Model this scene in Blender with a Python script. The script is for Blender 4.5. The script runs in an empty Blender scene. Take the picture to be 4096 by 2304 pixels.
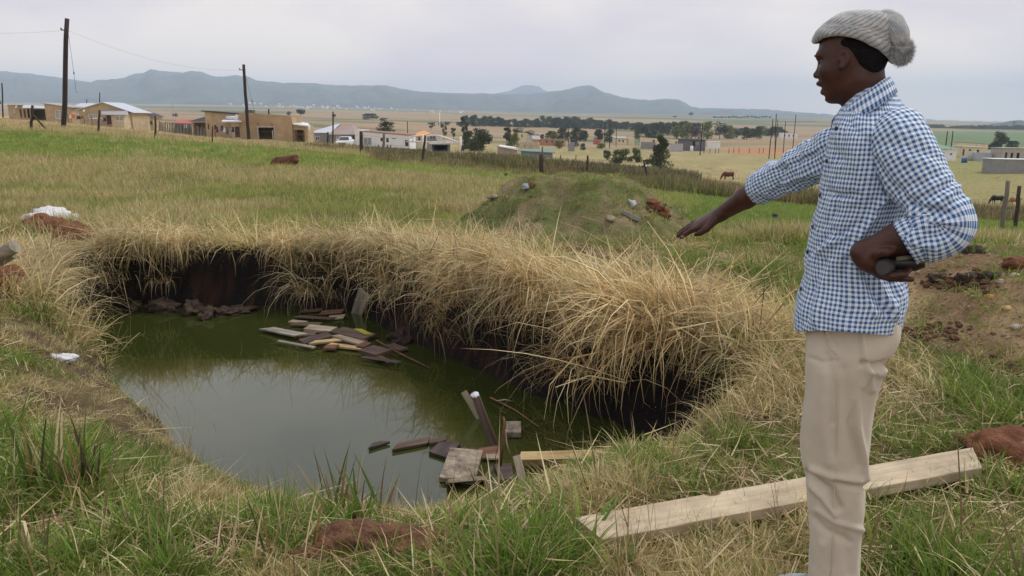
import bpy, math, random
import numpy as np
from mathutils import Vector, Matrix

random.seed(7)
np.random.seed(7)
SC = bpy.context.scene
COL = SC.collection

# ---------------------------------------------------------------- camera, world, sun, exposure
TH = math.radians(12.6)
F, CX, CY, H = 3000.0, 2048.0, 1152.0, 1.5
CT, ST = math.cos(TH), math.sin(TH)
cam_data = bpy.data.cameras.new('camera')
cam_data.sensor_width = 36.0
cam_data.lens = F / 4096.0 * 36.0
cam_data.clip_start = 0.05
cam_data.clip_end = 40000.0
cam = bpy.data.objects.new('camera', cam_data)
cam.location = (0, 0, H)
cam.rotation_euler = (math.radians(90) - TH, 0, 0)
COL.objects.link(cam)
SC.camera = cam

SUN_EL, SUN_AZ = math.radians(52), math.radians(62)      # azimuth clockwise from +Y
world = bpy.data.worlds.new('World')
SC.world = world
world.use_nodes = True
wn, wl = world.node_tree.nodes, world.node_tree.links
wn.clear()
w_out = wn.new('ShaderNodeOutputWorld')
w_bg = wn.new('ShaderNodeBackground')
w_bg.inputs['Strength'].default_value = 0.1
w_sky = wn.new('ShaderNodeTexSky')
w_sky.sky_type = 'NISHITA'
w_sky.sun_disc = False
w_sky.sun_elevation = SUN_EL
w_sky.sun_rotation = SUN_AZ
w_sky.air_density = 1.6
w_sky.dust_density = 4.0
w_tc = wn.new('ShaderNodeTexCoord')
w_map = wn.new('ShaderNodeMapping')
w_map.inputs['Scale'].default_value = (1.6, 1.6, 4.5)
w_nz = wn.new('ShaderNodeTexNoise')
w_nz.inputs['Scale'].default_value = 1.7
w_nz.inputs['Detail'].default_value = 5.0
w_nz.inputs['Roughness'].default_value = 0.5
w_ramp = wn.new('ShaderNodeValToRGB')
w_ramp.color_ramp.elements[0].position = 0.40
w_ramp.color_ramp.elements[0].color = (0.84, 0.79, 0.90, 1)
w_ramp.color_ramp.elements[1].position = 0.58
w_ramp.color_ramp.elements[1].color = (1.04, 0.995, 0.98, 1)
w_sc = wn.new('ShaderNodeVectorMath')
w_sc.operation = 'SCALE'
w_sc.inputs['Scale'].default_value = 6.15
w_mix = wn.new('ShaderNodeMix')
w_mix.data_type = 'RGBA'
w_mix.inputs['Factor'].default_value = 0.96
wl.new(w_tc.outputs['Generated'], w_map.inputs['Vector'])
wl.new(w_map.outputs['Vector'], w_nz.inputs['Vector'])
wl.new(w_nz.outputs['Fac'], w_ramp.inputs['Fac'])
wl.new(w_ramp.outputs['Color'], w_sc.inputs[0])
wl.new(w_sky.outputs['Color'], w_mix.inputs['A'])
w_sep = wn.new('ShaderNodeSeparateXYZ'); wl.new(w_tc.outputs['Generated'], w_sep.inputs[0])
w_abs = wn.new('ShaderNodeMath'); w_abs.operation = 'ABSOLUTE'; wl.new(w_sep.outputs[2], w_abs.inputs[0])
w_one = wn.new('ShaderNodeMath'); w_one.operation = 'SUBTRACT'; w_one.inputs[0].default_value = 1.0; wl.new(w_abs.outputs[0], w_one.inputs[1])
w_pow = wn.new('ShaderNodeMath'); w_pow.operation = 'POWER'; w_pow.inputs[1].default_value = 10.0; wl.new(w_one.outputs[0], w_pow.inputs[0])
w_low = wn.new('ShaderNodeMix'); w_low.data_type = 'RGBA'; w_low.inputs['A'].default_value = (1, 1, 1, 1); w_low.inputs['B'].default_value = (2.25, 1.85, 1.52, 1)
wl.new(w_pow.outputs[0], w_low.inputs['Factor'])
w_mul = wn.new('ShaderNodeVectorMath'); w_mul.operation = 'MULTIPLY'; wl.new(w_sc.outputs['Vector'], w_mul.inputs[0]); wl.new(w_low.outputs['Result'], w_mul.inputs[1])
wl.new(w_mul.outputs['Vector'], w_mix.inputs['B'])
wl.new(w_mix.outputs['Result'], w_bg.inputs['Color'])
wl.new(w_bg.outputs['Background'], w_out.inputs['Surface'])

sun_data = bpy.data.lights.new('sun', 'SUN')
sun_data.energy = 1.5
sun_data.angle = math.radians(14)
sun_data.color = (1.0, 0.96, 0.9)
sun = bpy.data.objects.new('sun', sun_data)
_sd = Vector((math.sin(SUN_AZ) * math.cos(SUN_EL), math.cos(SUN_AZ) * math.cos(SUN_EL), math.sin(SUN_EL)))
sun.rotation_euler = (-_sd).to_track_quat('-Z', 'Y').to_euler()
sun.location = (0, 0, 30)
COL.objects.link(sun)

SC.view_settings.view_transform = 'Standard'
SC.view_settings.look = 'None'
SC.view_settings.exposure = 0.48
SC.view_settings.gamma = 1.0
SC.view_settings.use_curve_mapping = False
SC.render.engine = 'CYCLES'
SC.cycles.use_denoising = True
SC.cycles.max_bounces = 6
SC.cycles.diffuse_bounces = 3
SC.cycles.glossy_bounces = 3
SC.cycles.transmission_bounces = 3
SC.cycles.transparent_max_bounces = 6
SC.cycles.volume_bounces = 2
SC.cycles.caustics_reflective = False
SC.cycles.caustics_refractive = False

# ---------------------------------------------------------------- geometry of the view (for measuring only)
def s_of(py):
    return np.tan(np.arctan((CY - np.asarray(py, float)) / F) - TH)

def at(px, py, Y):
    """the point at distance Y that stands behind photo pixel (px, py)"""
    s = float(s_of(py))
    d = Y * CT - s * Y * ST
    return Vector(((px - CX) / F * d, Y, H + s * Y))

def onz(px, py, z):
    return at(px, py, (z - H) / float(s_of(py)))

def mpp(py, Y):
    """metres per photo pixel at distance Y"""
    return (Y * CT - float(s_of(py)) * Y * ST) / F

# ---------------------------------------------------------------- noise
def _hash(ix, iy, seed):
    n = (ix.astype(np.int64) * 374761393 + iy.astype(np.int64) * 668265263 + seed * 982451653) & 0xffffffff
    n = ((n ^ (n >> 13)) * 1274126177) & 0xffffffff
    n = n ^ (n >> 16)
    return (n & 0xffff) / 65535.0

def vnoise(x, y, seed=0):
    x = np.asarray(x, float); y = np.asarray(y, float)
    ix, iy = np.floor(x), np.floor(y)
    fx, fy = x - ix, y - iy
    fx = fx * fx * (3 - 2 * fx); fy = fy * fy * (3 - 2 * fy)
    a = _hash(ix, iy, seed); b = _hash(ix + 1, iy, seed)
    c = _hash(ix, iy + 1, seed); d = _hash(ix + 1, iy + 1, seed)
    return (a + (b - a) * fx) * (1 - fy) + (c + (d - c) * fx) * fy

def fbm(x, y, oct=4, seed=0):
    t, amp, tot = 0.0, 1.0, 0.0
    x = np.asarray(x, float); y = np.asarray(y, float)
    for k in range(oct):
        t = t + amp * (vnoise(x, y, seed + k * 17) - 0.5)
        tot += amp
        amp *= 0.5; x = x * 2.03 + 11.3; y = y * 2.03 + 5.7
    return t / tot * 2

def sstep(a, b, x):
    t = np.clip((np.asarray(x, float) - a) / (b - a), 0, 1)
    return t * t * (3 - 2 * t)

# ---------------------------------------------------------------- object helpers
def tag(o, label=None, cat=None, group=None, kind=None):
    if label: o['label'] = label
    if cat: o['category'] = cat
    if group: o['group'] = group
    if kind: o['kind'] = kind
    return o

def link(o, parent=None):
    COL.objects.link(o)
    if parent is not None:
        o.parent = parent
    return o

def empty(name, loc=(0, 0, 0), rz=0.0):
    o = bpy.data.objects.new(name, None)
    o.empty_display_size = 0.2
    o.location = loc
    o.rotation_euler = (0, 0, rz)
    return link(o)

def mesh_obj(name, verts, faces, mat, parent=None, smooth=False, uvs=None, cols=None, mats=None, midx=None):
    me = bpy.data.meshes.new(name)
    me.from_pydata([tuple(v) for v in verts], [], [tuple(f) for f in faces])
    if mats:
        for m in mats: me.materials.append(m)
        if midx is not None:
            me.polygons.foreach_set('material_index', np.asarray(midx, dtype=np.int32))
    else:
        me.materials.append(mat)
    if smooth:
        me.polygons.foreach_set('use_smooth', np.ones(len(me.polygons), dtype=bool))
    if uvs is not None:
        ul = me.uv_layers.new(name='UVMap')
        ul.data.foreach_set('uv', np.asarray(uvs, dtype=np.float32).ravel())
    if cols is not None:
        ca = me.color_attributes.new('bc', 'FLOAT_COLOR', 'POINT')
        c = np.ones((len(me.vertices), 4), dtype=np.float32)
        c[:, :3] = np.asarray(cols, dtype=np.float32)
        ca.data.foreach_set('color', c.ravel())
    me.update()
    return link(bpy.data.objects.new(name, me), parent)

def copy_thing(o, loc=None, rz=None, scale=None, parent=None):
    c = o.copy()
    COL.objects.link(c)
    if parent is not None: c.parent = parent
    for ch in list(o.children):
        copy_thing(ch, parent=c)
    if loc is not None: c.location = loc
    if rz is not None: c.rotation_euler = (0, 0, rz)
    if scale is not None: c.scale = (scale, scale, scale) if not hasattr(scale, '__len__') else scale
    return c

class MB:
    """collects primitive shapes and links them as one mesh"""
    def __init__(self): self.v, self.f = [], []
    def add(self, vs, fs):
        n = len(self.v)
        self.v += [Vector(p) for p in vs]
        self.f += [tuple(i + n for i in f) for f in fs]
        return self
    def box(self, a, b, M=None):
        x0, y0, z0 = a; x1, y1, z1 = b
        vs = [Vector(p) for p in ((x0,y0,z0),(x1,y0,z0),(x1,y1,z0),(x0,y1,z0),(x0,y0,z1),(x1,y0,z1),(x1,y1,z1),(x0,y1,z1))]
        if M is not None: vs = [M @ p for p in vs]
        return self.add(vs, [(0,3,2,1),(4,5,6,7),(0,1,5,4),(1,2,6,5),(2,3,7,6),(3,0,4,7)])
    def tube(self, pts, r, n=8, cap=True):
        pts = [Vector(p) for p in pts]
        rs = r if hasattr(r, '__len__') else [r] * len(pts)
        base = len(self.v)
        for i, p in enumerate(pts):
            d = (pts[min(i+1, len(pts)-1)] - pts[max(i-1, 0)])
            if d.length < 1e-9: d = Vector((0,0,1))
            d.normalize()
            u = d.cross(Vector((0.13, 0.2, 1)) if abs(d.z) < 0.95 else Vector((0, 1, 0.1))).normalized()
            w = d.cross(u)
            for k in range(n):
                a = 2 * math.pi * k / n
                self.v.append(p + (u * math.cos(a) + w * math.sin(a)) * rs[i])
        for i in range(len(pts) - 1):
            for k in range(n):
                a = base + i*n + k; b = base + i*n + (k+1) % n
                self.f.append((a, b, b + n, a + n))
        if cap:
            self.f.append(tuple(base + k for k in range(n))[::-1])
            self.f.append(tuple(base + (len(pts)-1)*n + k for k in range(n)))
        return self
    def ball(self, c, r, nu=10, nv=7, nz=0.0, seed=0):
        c = Vector(c)
        rx, ry, rz_ = r if hasattr(r, '__len__') else (r, r, r)
        rnd = random.Random(seed)
        vs, fs = [], []
        for j in range(nv + 1):
            ph = math.pi * j / nv
            for i in range(nu):
                a = 2 * math.pi * i / nu
                k = 1 + nz * (rnd.random() - 0.5) * 2 if 0 < j < nv else 1
                vs.append(c + Vector((rx*math.sin(ph)*math.cos(a)*k, ry*math.sin(ph)*math.sin(a)*k, rz_*math.cos(ph)*k)))
        for j in range(nv):
            for i in range(nu):
                a = j*nu+i; b = j*nu+(i+1) % nu
                fs.append((a, a+nu, b+nu, b))
        return self.add(vs, fs)
    def build(self, name, mat, parent=None, smooth=False):
        return mesh_obj(name, self.v, self.f, mat, parent, smooth)

# ---------------------------------------------------------------- materials
def new_mat(name):
    m = bpy.data.materials.new(name)
    m.use_nodes = True
    nt = m.node_tree
    nt.nodes.clear()
    out = nt.nodes.new('ShaderNodeOutputMaterial')
    bs = nt.nodes.new('ShaderNodeBsdfPrincipled')
    nt.links.new(bs.outputs[0], out.inputs[0])
    return m, nt, bs, out

_mats = {}
def mat(name, col, rough=0.8, var=0.18, scale=6.0, bump=0.0, bscale=None, spec=0.3, metal=0.0, stretch=None, col2=None):
    """a plain surface with procedural mottling and relief"""
    if name in _mats: return _mats[name]
    m, nt, bs, out = new_mat(name)
    N, L = nt.nodes, nt.links
    tc = N.new('ShaderNodeTexCoord')
    mp = N.new('ShaderNodeMapping')
    if stretch: mp.inputs['Scale'].default_value = stretch
    L.new(tc.outputs['Object'], mp.inputs['Vector'])
    nz = N.new('ShaderNodeTexNoise')
    nz.inputs['Scale'].default_value = scale
    nz.inputs['Detail'].default_value = 6
    nz.inputs['Roughness'].default_value = 0.62
    L.new(mp.outputs[0], nz.inputs['Vector'])
    rp = N.new('ShaderNodeValToRGB')
    rp.color_ramp.elements[0].position = 0.3
    rp.color_ramp.elements[1].position = 0.7
    c2 = col2 or tuple(min(1, c * (1 + var)) for c in col)
    c1 = tuple(c * (1 - var) for c in col)
    rp.color_ramp.elements[0].color = (*c1, 1)
    rp.color_ramp.elements[1].color = (*c2, 1)
    L.new(nz.outputs['Fac'], rp.inputs['Fac'])
    L.new(rp.outputs['Color'], bs.inputs['Base Color'])
    bs.inputs['Roughness'].default_value = rough
    bs.inputs['Specular IOR Level'].default_value = spec
    bs.inputs['Metallic'].default_value = metal
    if bump:
        bp = N.new('ShaderNodeBump')
        bp.inputs['Strength'].default_value = min(1.0, bump)
        bp.inputs['Distance'].default_value = 0.02
        n2 = N.new('ShaderNodeTexNoise')
        n2.inputs['Scale'].default_value = bscale or scale * 3
        n2.inputs['Detail'].default_value = 5
        L.new(mp.outputs[0], n2.inputs['Vector'])
        L.new(n2.outputs['Fac'], bp.inputs['Height'])
        L.new(bp.outputs[0], bs.inputs['Normal'])
    _mats[name] = m
    return m

# ---------------------------------------------------------------- shape of the land
COLS = [-2600, -800, 100, 430, 900, 1350, 1750, 2150, 2600, 3000, 3600, 4096, 5000, 7000]
ROWS = [10, 20, 40, 60, 80, 120, 200, 400, 800, 1600, 3500, 9000]
TAB = [
 [939, 680, 515, 492, 480, 468, 460, 452, 440, 425, 408, 408],
 [939, 680, 515, 492, 480, 468, 460, 452, 440, 425, 408, 408],
 [939, 690, 524, 500, 488, 470, 462, 452, 440, 425, 408, 408],
 [939, 695, 537, 520, 512, 500, 482, 462, 445, 428, 410, 410],
 [939, 705, 578, 570, 565, 545, 512, 478, 452, 432, 418, 418],
 [939, 715, 602, 594, 588, 580, 540, 492, 462, 440, 428, 428],
 [939, 740, 648, 628, 618, 605, 565, 515, 475, 450, 440, 440],
 [939, 775, 690, 665, 652, 632, 590, 535, 497, 465, 448, 448],
 [945, 810, 735, 705, 692, 660, 605, 548, 507, 472, 455, 455],
 [955, 850, 775, 745, 730, 690, 608, 555, 514, 480, 464, 464],
 [985, 890, 845, 825, 795, 680, 615, 562, 524, 496, 482, 482],
 [995, 925, 880, 850, 810, 670, 625, 578, 534, 506, 492, 492],
 [995, 930, 885, 855, 812, 672, 630, 580, 536, 508, 495, 495],
 [995, 930, 885, 855, 812, 672, 630, 580, 536, 508, 495, 495]]
_ca = (np.array(COLS) - CX) / (F * CT)
_lr = np.log(np.array(ROWS, float))
_NS, _NR = 220, 200
_ga = np.linspace(_ca[0], _ca[-1], _NS)
_gr = np.linspace(_lr[0], _lr[-1], _NR)
_S = s_of(np.array(TAB, float))
_t1 = np.array([np.interp(_gr, _lr, r) for r in _S])
_G = np.array([np.interp(_ga, _ca, _t1[:, j]) for j in range(_NR)]).T
for _ in range(26):
    P_ = np.pad(_G, 1, mode='edge')
    _G = (P_[:-2, 1:-1] + P_[2:, 1:-1] + 2 * P_[1:-1, 1:-1]) / 4
for _ in range(7):
    P_ = np.pad(_G, 1, mode='edge')
    _G = (P_[1:-1, :-2] + P_[1:-1, 2:] + 2 * P_[1:-1, 1:-1]) / 4

def z_far(x, y):
    a = np.clip(x / np.maximum(y, 0.5), _ca[0], _ca[-1])
    l = np.clip(np.log(np.maximum(y, 10.0)), _lr[0], _lr[-1])
    fa = (a - _ga[0]) / (_ga[1] - _ga[0]); fr = (l - _gr[0]) / (_gr[1] - _gr[0])
    ia = np.clip(fa.astype(int), 0, _NS - 2); ir = np.clip(fr.astype(int), 0, _NR - 2)
    fa = fa - ia; fr = fr - ir
    s = (_G[ia, ir]*(1-fa) + _G[ia+1, ir]*fa)*(1-fr) + (_G[ia, ir+1]*(1-fa) + _G[ia+1, ir+1]*fa)*fr
    return H + s * np.maximum(y, 10.0)

ZW = -0.55
# pond outline on the water: photo pixel, bank width, lip height
POND = [(385,1245,.30,.06),(620,1236,.26,.10),(1000,1234,.24,.08),(1300,1238,.24,.06),(1440,1250,.28,.08),(1560,1330,.34,.10),
        (1720,1400,.34,.12),(1950,1500,.36,.14),(2180,1600,.38,.14),(2440,1695,.40,.12),(2650,1770,.40,.12),(2760,1832,.45,.08),
        (2480,1890,.9,-.08),(2150,1895,1.0,-.06),(2060,1960,1.1,-.02),(1950,2010,1.3,0),(1700,2045,1.5,0),(1400,2030,1.5,0),
        (1150,1985,1.4,0),(950,1925,1.2,0),(790,1850,1.0,0),(720,1780,.9,0),(640,1680,.8,0),(520,1580,.75,0),
        (440,1500,.7,0),(405,1400,.6,0),(388,1320,.45,.02)]
PV = np.array([[*onz(a, b, ZW).xy] for a, b, _, _ in POND])
PW = np.array([c for _, _, c, _ in POND]); PL = np.array([d for _, _, _, d in POND])

def pond_dist(x, y):
    """signed distance to the shore (outside positive), bank width, lip height, direction towards the water"""
    x = np.asarray(x, float).ravel(); y = np.asarray(y, float).ravel()
    best = np.full(x.shape, 1e9); w = np.zeros_like(x); lp = np.zeros_like(x); bx = np.zeros_like(x); by = np.zeros_like(x)
    W = np.zeros_like(x); sw = np.zeros_like(x); sl = np.zeros_like(x)
    inside = np.zeros(x.shape, bool)
    n = len(PV)
    for i in range(n):
        ax, ay = PV[i]; cx, cy = PV[(i+1) % n]
        ex, ey = cx-ax, cy-ay
        t = np.clip(((x-ax)*ex + (y-ay)*ey) / (ex*ex+ey*ey), 0, 1)
        qx, qy = ax+t*ex, ay+t*ey
        d = np.hypot(x-qx, y-qy)
        k = 1.0 / (d + 0.02) ** 3
        W += k; sw += k * (PW[i]*(1-t) + PW[(i+1) % n]*t); sl += k * (PL[i]*(1-t) + PL[(i+1) % n]*t)
        m = d < best
        best = np.where(m, d, best); bx = np.where(m, qx-x, bx); by = np.where(m, qy-y, by)
        c = (ay > y) != (cy > y)
        with np.errstate(divide='ignore', invalid='ignore'):
            xi = ax + (y-ay) * ex / (ey if abs(ey) > 1e-9 else 1e-9)
        inside ^= c & (x < xi)
    sgn = np.where(inside, -1, 1)
    nn = np.maximum(np.hypot(bx, by), 1e-6)
    return best * sgn, sw / W, sl / W, bx / nn * sgn, by / nn * sgn

MC = at(2300, 800, 10.9)     # spoil heap behind the pond
RC = at(4020, 1050, 6.0)     # gravelly heap on the right
def heap_r(x, y):
    return np.hypot((x - MC.x)/2.15, (y - 10.9)/2.0)
def rheap_r(x, y):
    return np.hypot((x - RC.x)/np.where(x < RC.x, 1.75, 3.0), (y - 6.0)/np.where(y < 6.0, 2.3, 1.1))
def z_base(x, y):
    x = np.asarray(x, float); y = np.asarray(y, float)
    z10 = z_far(x / np.maximum(y, .5) * 10.0, np.full_like(y, 10.0))
    z = np.where(y > 10, z_far(x, y), z10 * sstep(3.5, 10, y))
    # spoil heap
    r = heap_r(x, y) + 0.10 * fbm(x*1.7, y*1.7, 3, 5)
    z = z + 0.78 * (1 - sstep(0.20, 1.0, r)) + (.07*fbm(x*3, y*3, 3, 6) + .07*fbm(x*7, y*7, 3, 16))*sstep(1.0, .7, r)
    # right heap
    r = rheap_r(x, y) + 0.08 * fbm(x*2.1, y*2.1, 3, 9)
    z = z + 0.54 * (1 - sstep(0.25, 1.1, r)) + .04*fbm(x*4, y*4, 3, 7)*(r < .9)
    k = np.clip(y / 25, 0.15, 2.5)
    z = z + 0.035 * fbm(x*1.3, y*1.3, 4, 3) * (y < 30) + 0.02 * fbm(x*5, y*5, 3, 4) * (y < 20) + 0.25 * fbm(x/14, y/14, 3, 8) * sstep(25, 90, y)
    # tussocky hollow where the brown cow stands
    return z

def ground_z(x, y):
    shp = np.shape(x)
    x = np.asarray(x, float).ravel(); y = np.asarray(y, float).ravel()
    z = z_base(x, y)
    near = (np.abs(x) < 9) & (y > 0) & (y < 12)
    if near.any():
        xn, yn = x[near], y[near]
        d, w, lip, _, _ = pond_dist(xn, yn)
        d = d + (0.05 * fbm(xn*3.1, yn*3.1, 3, 21) + .09*fbm(xn*7, yn*7, 3, 22)*(w < .6)*(d > .02)) * (np.abs(d) < 3)
        t = np.clip(d / w, 0, 1)
        steep = 1 - sstep(0.4, 0.75, w)
        prof_s = sstep(0.15, 1.0, t) * 0.9 + 0.1 * sstep(0, 0.2, t)
        prof_g = 1 - (1 - t) ** 1.45
        prof = prof_s * steep + prof_g * (1 - steep)
        zz = z[near]
        lipz = zz + lip * np.exp(-np.maximum(d - w, 0) / 0.8)
        zin = ZW - 0.02 + prof * (lipz - ZW + 0.02)
        zin = np.where(d <= 0, ZW - 0.02 - 0.5 * sstep(0, 0.7, -d), zin)
        z[near] = zin
    return z.reshape(shp)

def gz(x, y):
    return float(ground_z(np.array([x]), np.array([y]))[0])

# one sheet of ground, finely meshed near the pond and out to the horizon
def axis(lo, hi, step, far_lo, far_hi, g=1.085):
    mid = list(np.arange(lo, hi + 1e-6, step))
    a, s = [], step
    p = hi
    while p < far_hi:
        s *= g; p += s; a.append(p)
    b, s = [], step
    p = lo
    while p > far_lo:
        s *= g; p -= s; b.append(p)
    return np.array(b[::-1] + mid + a)
XS = axis(-6.6, 5.4, 0.045, -9000, 9000)
YS = axis(1.6, 9.6, 0.045, -12, 9500, 1.06)
GX, GY = np.meshgrid(XS, YS)
GZ = ground_z(GX, GY)

def zones(x, y, z):
    """natural colour of the ground and of what grows on it, by place"""
    a = x / np.maximum(y, 0.5)
    px = CX + a * F * CT
    n1 = fbm(x*0.9, y*0.9, 4, 31); n2 = fbm(x*4, y*4, 3, 41); nf = fbm(px/160, np.log(np.maximum(y, 1))*7, 4, 51)
    nfine = fbm(px/40, np.log(np.maximum(y, 1))*22, 3, 61)
    def c(r, g, b): return np.array([r, g, b])[None, :]
    def mix(A, B, t): t = np.clip(t, 0, 1)[:, None]; return A*(1-t) + B*t
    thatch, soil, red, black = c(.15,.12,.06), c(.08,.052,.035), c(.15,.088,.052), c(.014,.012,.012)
    olive, green, dry, tan = c(.27,.26,.085), c(.15,.25,.05), c(.42,.34,.16), c(.50,.38,.20)
    d, w, lip, _, _ = pond_dist(np.clip(x, -9, 9), np.clip(y, 0, 12))
    C = mix(thatch, soil, 0.5 + 0.9*n1) 
    C = mix(C, thatch*1.3, sstep(0.1, .6, n2))
    # field up to the fence
    fld = mix(olive, green, .8*sstep(-.05, .5, nf)); fld = mix(fld, dry, sstep(0.05, .5, -nf + .25*nfine))
    C = mix(C, fld, sstep(7.5, 11, y))
    gb = sstep(23, 28, y) * (px < 2300)
    C = mix(C, mix(green, olive, .35 + .7*nfine), gb)
    wet = sstep(2450, 2750, px + 120*nf) * sstep(11.5, 14, y)
    C = mix(C, mix(green*.95, olive, .35+.6*nfine), wet)
    # beyond the fence
    fy = np.where(px < 700, 41, np.where(px < 2200, 42, 40)) + 2*nfine
    out = sstep(0, 3, y - fy)
    t2 = mix(tan, dry, .5 + nfine)
    C = mix(C, t2, out * (px < 1420 + 60*nfine))
    t3 = mix(c(.21,.17,.09), c(.16,.15,.06), .5 + nfine)
    C = mix(C, t3, out * (px >= 1420 + 60*nfine))
    mown = c(.36,.30,.15)
    C = mix(C, mix(mown, c(.24,.215,.09), .5 + .8*nfine), sstep(55, 75, y) * (px > 1700))
    C = mix(C, mix(c(.20,.22,.07), c(.26,.23,.10), .5+nf), sstep(20, 50, y) * (px > 3450) * .9)
    far = mix(c(.34,.25,.16), c(.27,.21,.12), .5 + 1.2*fbm(px/260, np.log(np.maximum(y,1))*14, 3, 71))
    far = mix(far, c(.13,.15,.075), sstep(.05, .25, fbm(px/500+3, np.log(np.maximum(y,1))*9, 2, 81)))
    C = mix(C, far, sstep(170, 260, y))
    C = mix(C, c(.13,.19,.09)*(1+.25*nfine[:,None]), sstep(3500, 3600, px)*sstep(240, 300, y)*(1-sstep(700, 1000, y)))
    # red cutting on the right
    C = mix(C, c(.42,.20,.10)*(1+.3*nfine[:,None]), sstep(185, 200, y)*(1-sstep(225, 245, y))*sstep(2860, 2900, px)*(1-sstep(3350, 3420, px)))
    # spoil heap and right heap: stony earth
    hp = 1 - sstep(.75, 1.02, heap_r(x, y))
    C = mix(C, mix(c(.23,.19,.11), c(.12,.14,.05), .5+1.6*n2), hp)
    hr = 1 - sstep(.75, 1.15, rheap_r(x, y))
    C = mix(C, mix(c(.38,.28,.155), c(.19,.125,.07), sstep(-.1,.5,n1+.5*n2)), hr)
    # bare patches of red earth
    for (qx, qy, r, k) in SOILS:
        P = onz(qx, qy, -0.05)
        dd = np.hypot(x - P.x, (y - P.y)*1.0) / r + .35*n2
        C = mix(C, red*(.75+.4*n1[:,None]) if k else soil*.75, 1 - sstep(.55, 1.1, dd))
    # pond banks: black peat, red-brown clay at the foot
    near = (np.abs(x) < 9) & (y > 0) & (y < 12)
    steep = 1 - sstep(.4, .75, w)
    cl = near * (1 - sstep(.75, 1.05, d / w))
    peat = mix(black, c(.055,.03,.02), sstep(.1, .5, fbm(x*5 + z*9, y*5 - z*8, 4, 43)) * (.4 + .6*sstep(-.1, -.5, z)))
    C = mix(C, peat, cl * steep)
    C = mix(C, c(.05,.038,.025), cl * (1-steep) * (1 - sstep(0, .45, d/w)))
    return np.clip(C, 0.003, .9), d, w, px, n1, n2, nf, hp, hr

SOILS = [(230,2210,.22,1),(900,2230,.22,1),(20,1900,.3,1),(1500,2170,.32,1),(2140,2080,.22,0),(620,2040,.16,0),
         (4060,1850,.25,1),(2360,1035,.55,1),(2490,1090,.45,1),
         (0,1150,.25,1),(200,930,.6,1),(3600,1250,.3,1),(3700,1950,.15,0)]


def _bil(x, y):
    """height of the meshed ground"""
    x = np.asarray(x, float); y = np.asarray(y, float)
    i = np.clip(np.searchsorted(XS, x) - 1, 0, len(XS)-2); j = np.clip(np.searchsorted(YS, y) - 1, 0, len(YS)-2)
    fx = np.clip((x-XS[i])/(XS[i+1]-XS[i]), 0, 1); fy = np.clip((y-YS[j])/(YS[j+1]-YS[j]), 0, 1)
    return (GZ[j,i]*(1-fx)+GZ[j,i+1]*fx)*(1-fy) + (GZ[j+1,i]*(1-fx)+GZ[j+1,i+1]*fx)*fy
def gz(x, y): return float(_bil(x, y))

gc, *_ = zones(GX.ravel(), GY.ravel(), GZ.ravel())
nx, ny = len(XS), len(YS)
ii = np.arange(nx*ny).reshape(ny, nx)
quads = np.stack([ii[:-1,:-1].ravel(), ii[:-1,1:].ravel(), ii[1:,1:].ravel(), ii[1:,:-1].ravel()], 1)
gm, gnt, gbs, gout = new_mat('earth and turf')
N, L = gnt.nodes, gnt.links
g_at = N.new('ShaderNodeAttribute'); g_at.attribute_name = 'bc'
g_tc = N.new('ShaderNodeTexCoord')
g_n1 = N.new('ShaderNodeTexNoise'); g_n1.inputs['Scale'].default_value = 55; g_n1.inputs['Detail'].default_value = 8; g_n1.inputs['Roughness'].default_value = .7
g_n2 = N.new('ShaderNodeTexNoise'); g_n2.inputs['Scale'].default_value = 1.4; g_n2.inputs['Detail'].default_value = 9; g_n2.inputs['Roughness'].default_value = .75
L.new(g_tc.outputs['Object'], g_n1.inputs['Vector']); L.new(g_tc.outputs['Object'], g_n2.inputs['Vector'])
g_r1 = N.new('ShaderNodeMapRange'); g_r1.inputs[1].default_value = .3; g_r1.inputs[2].default_value = .7; g_r1.inputs[3].default_value = .55; g_r1.inputs[4].default_value = 1.5
g_r2 = N.new('ShaderNodeMapRange'); g_r2.inputs[1].default_value = .3; g_r2.inputs[2].default_value = .7; g_r2.inputs[3].default_value = .72; g_r2.inputs[4].default_value = 1.28
L.new(g_n1.outputs['Fac'], g_r1.inputs[0]); L.new(g_n2.outputs['Fac'], g_r2.inputs[0])
g_m = N.new('ShaderNodeMath'); g_m.operation = 'MULTIPLY'; L.new(g_r1.outputs[0], g_m.inputs[0]); L.new(g_r2.outputs[0], g_m.inputs[1])
g_v = N.new('ShaderNodeVectorMath'); g_v.operation = 'SCALE'; L.new(g_at.outputs['Color'], g_v.inputs[0]); L.new(g_m.outputs[0], g_v.inputs['Scale'])
L.new(g_v.outputs[0], gbs.inputs['Base Color'])
gbs.inputs['Roughness'].default_value = .95; gbs.inputs['Specular IOR Level'].default_value = .15
g_b = N.new('ShaderNodeBump'); g_b.inputs['Strength'].default_value = .8; g_b.inputs['Distance'].default_value = .03
L.new(g_n1.outputs['Fac'], g_b.inputs['Height']); L.new(g_b.outputs[0], gbs.inputs['Normal'])
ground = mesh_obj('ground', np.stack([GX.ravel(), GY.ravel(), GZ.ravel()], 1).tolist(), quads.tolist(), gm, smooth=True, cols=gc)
tag(ground, kind='structure')

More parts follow.
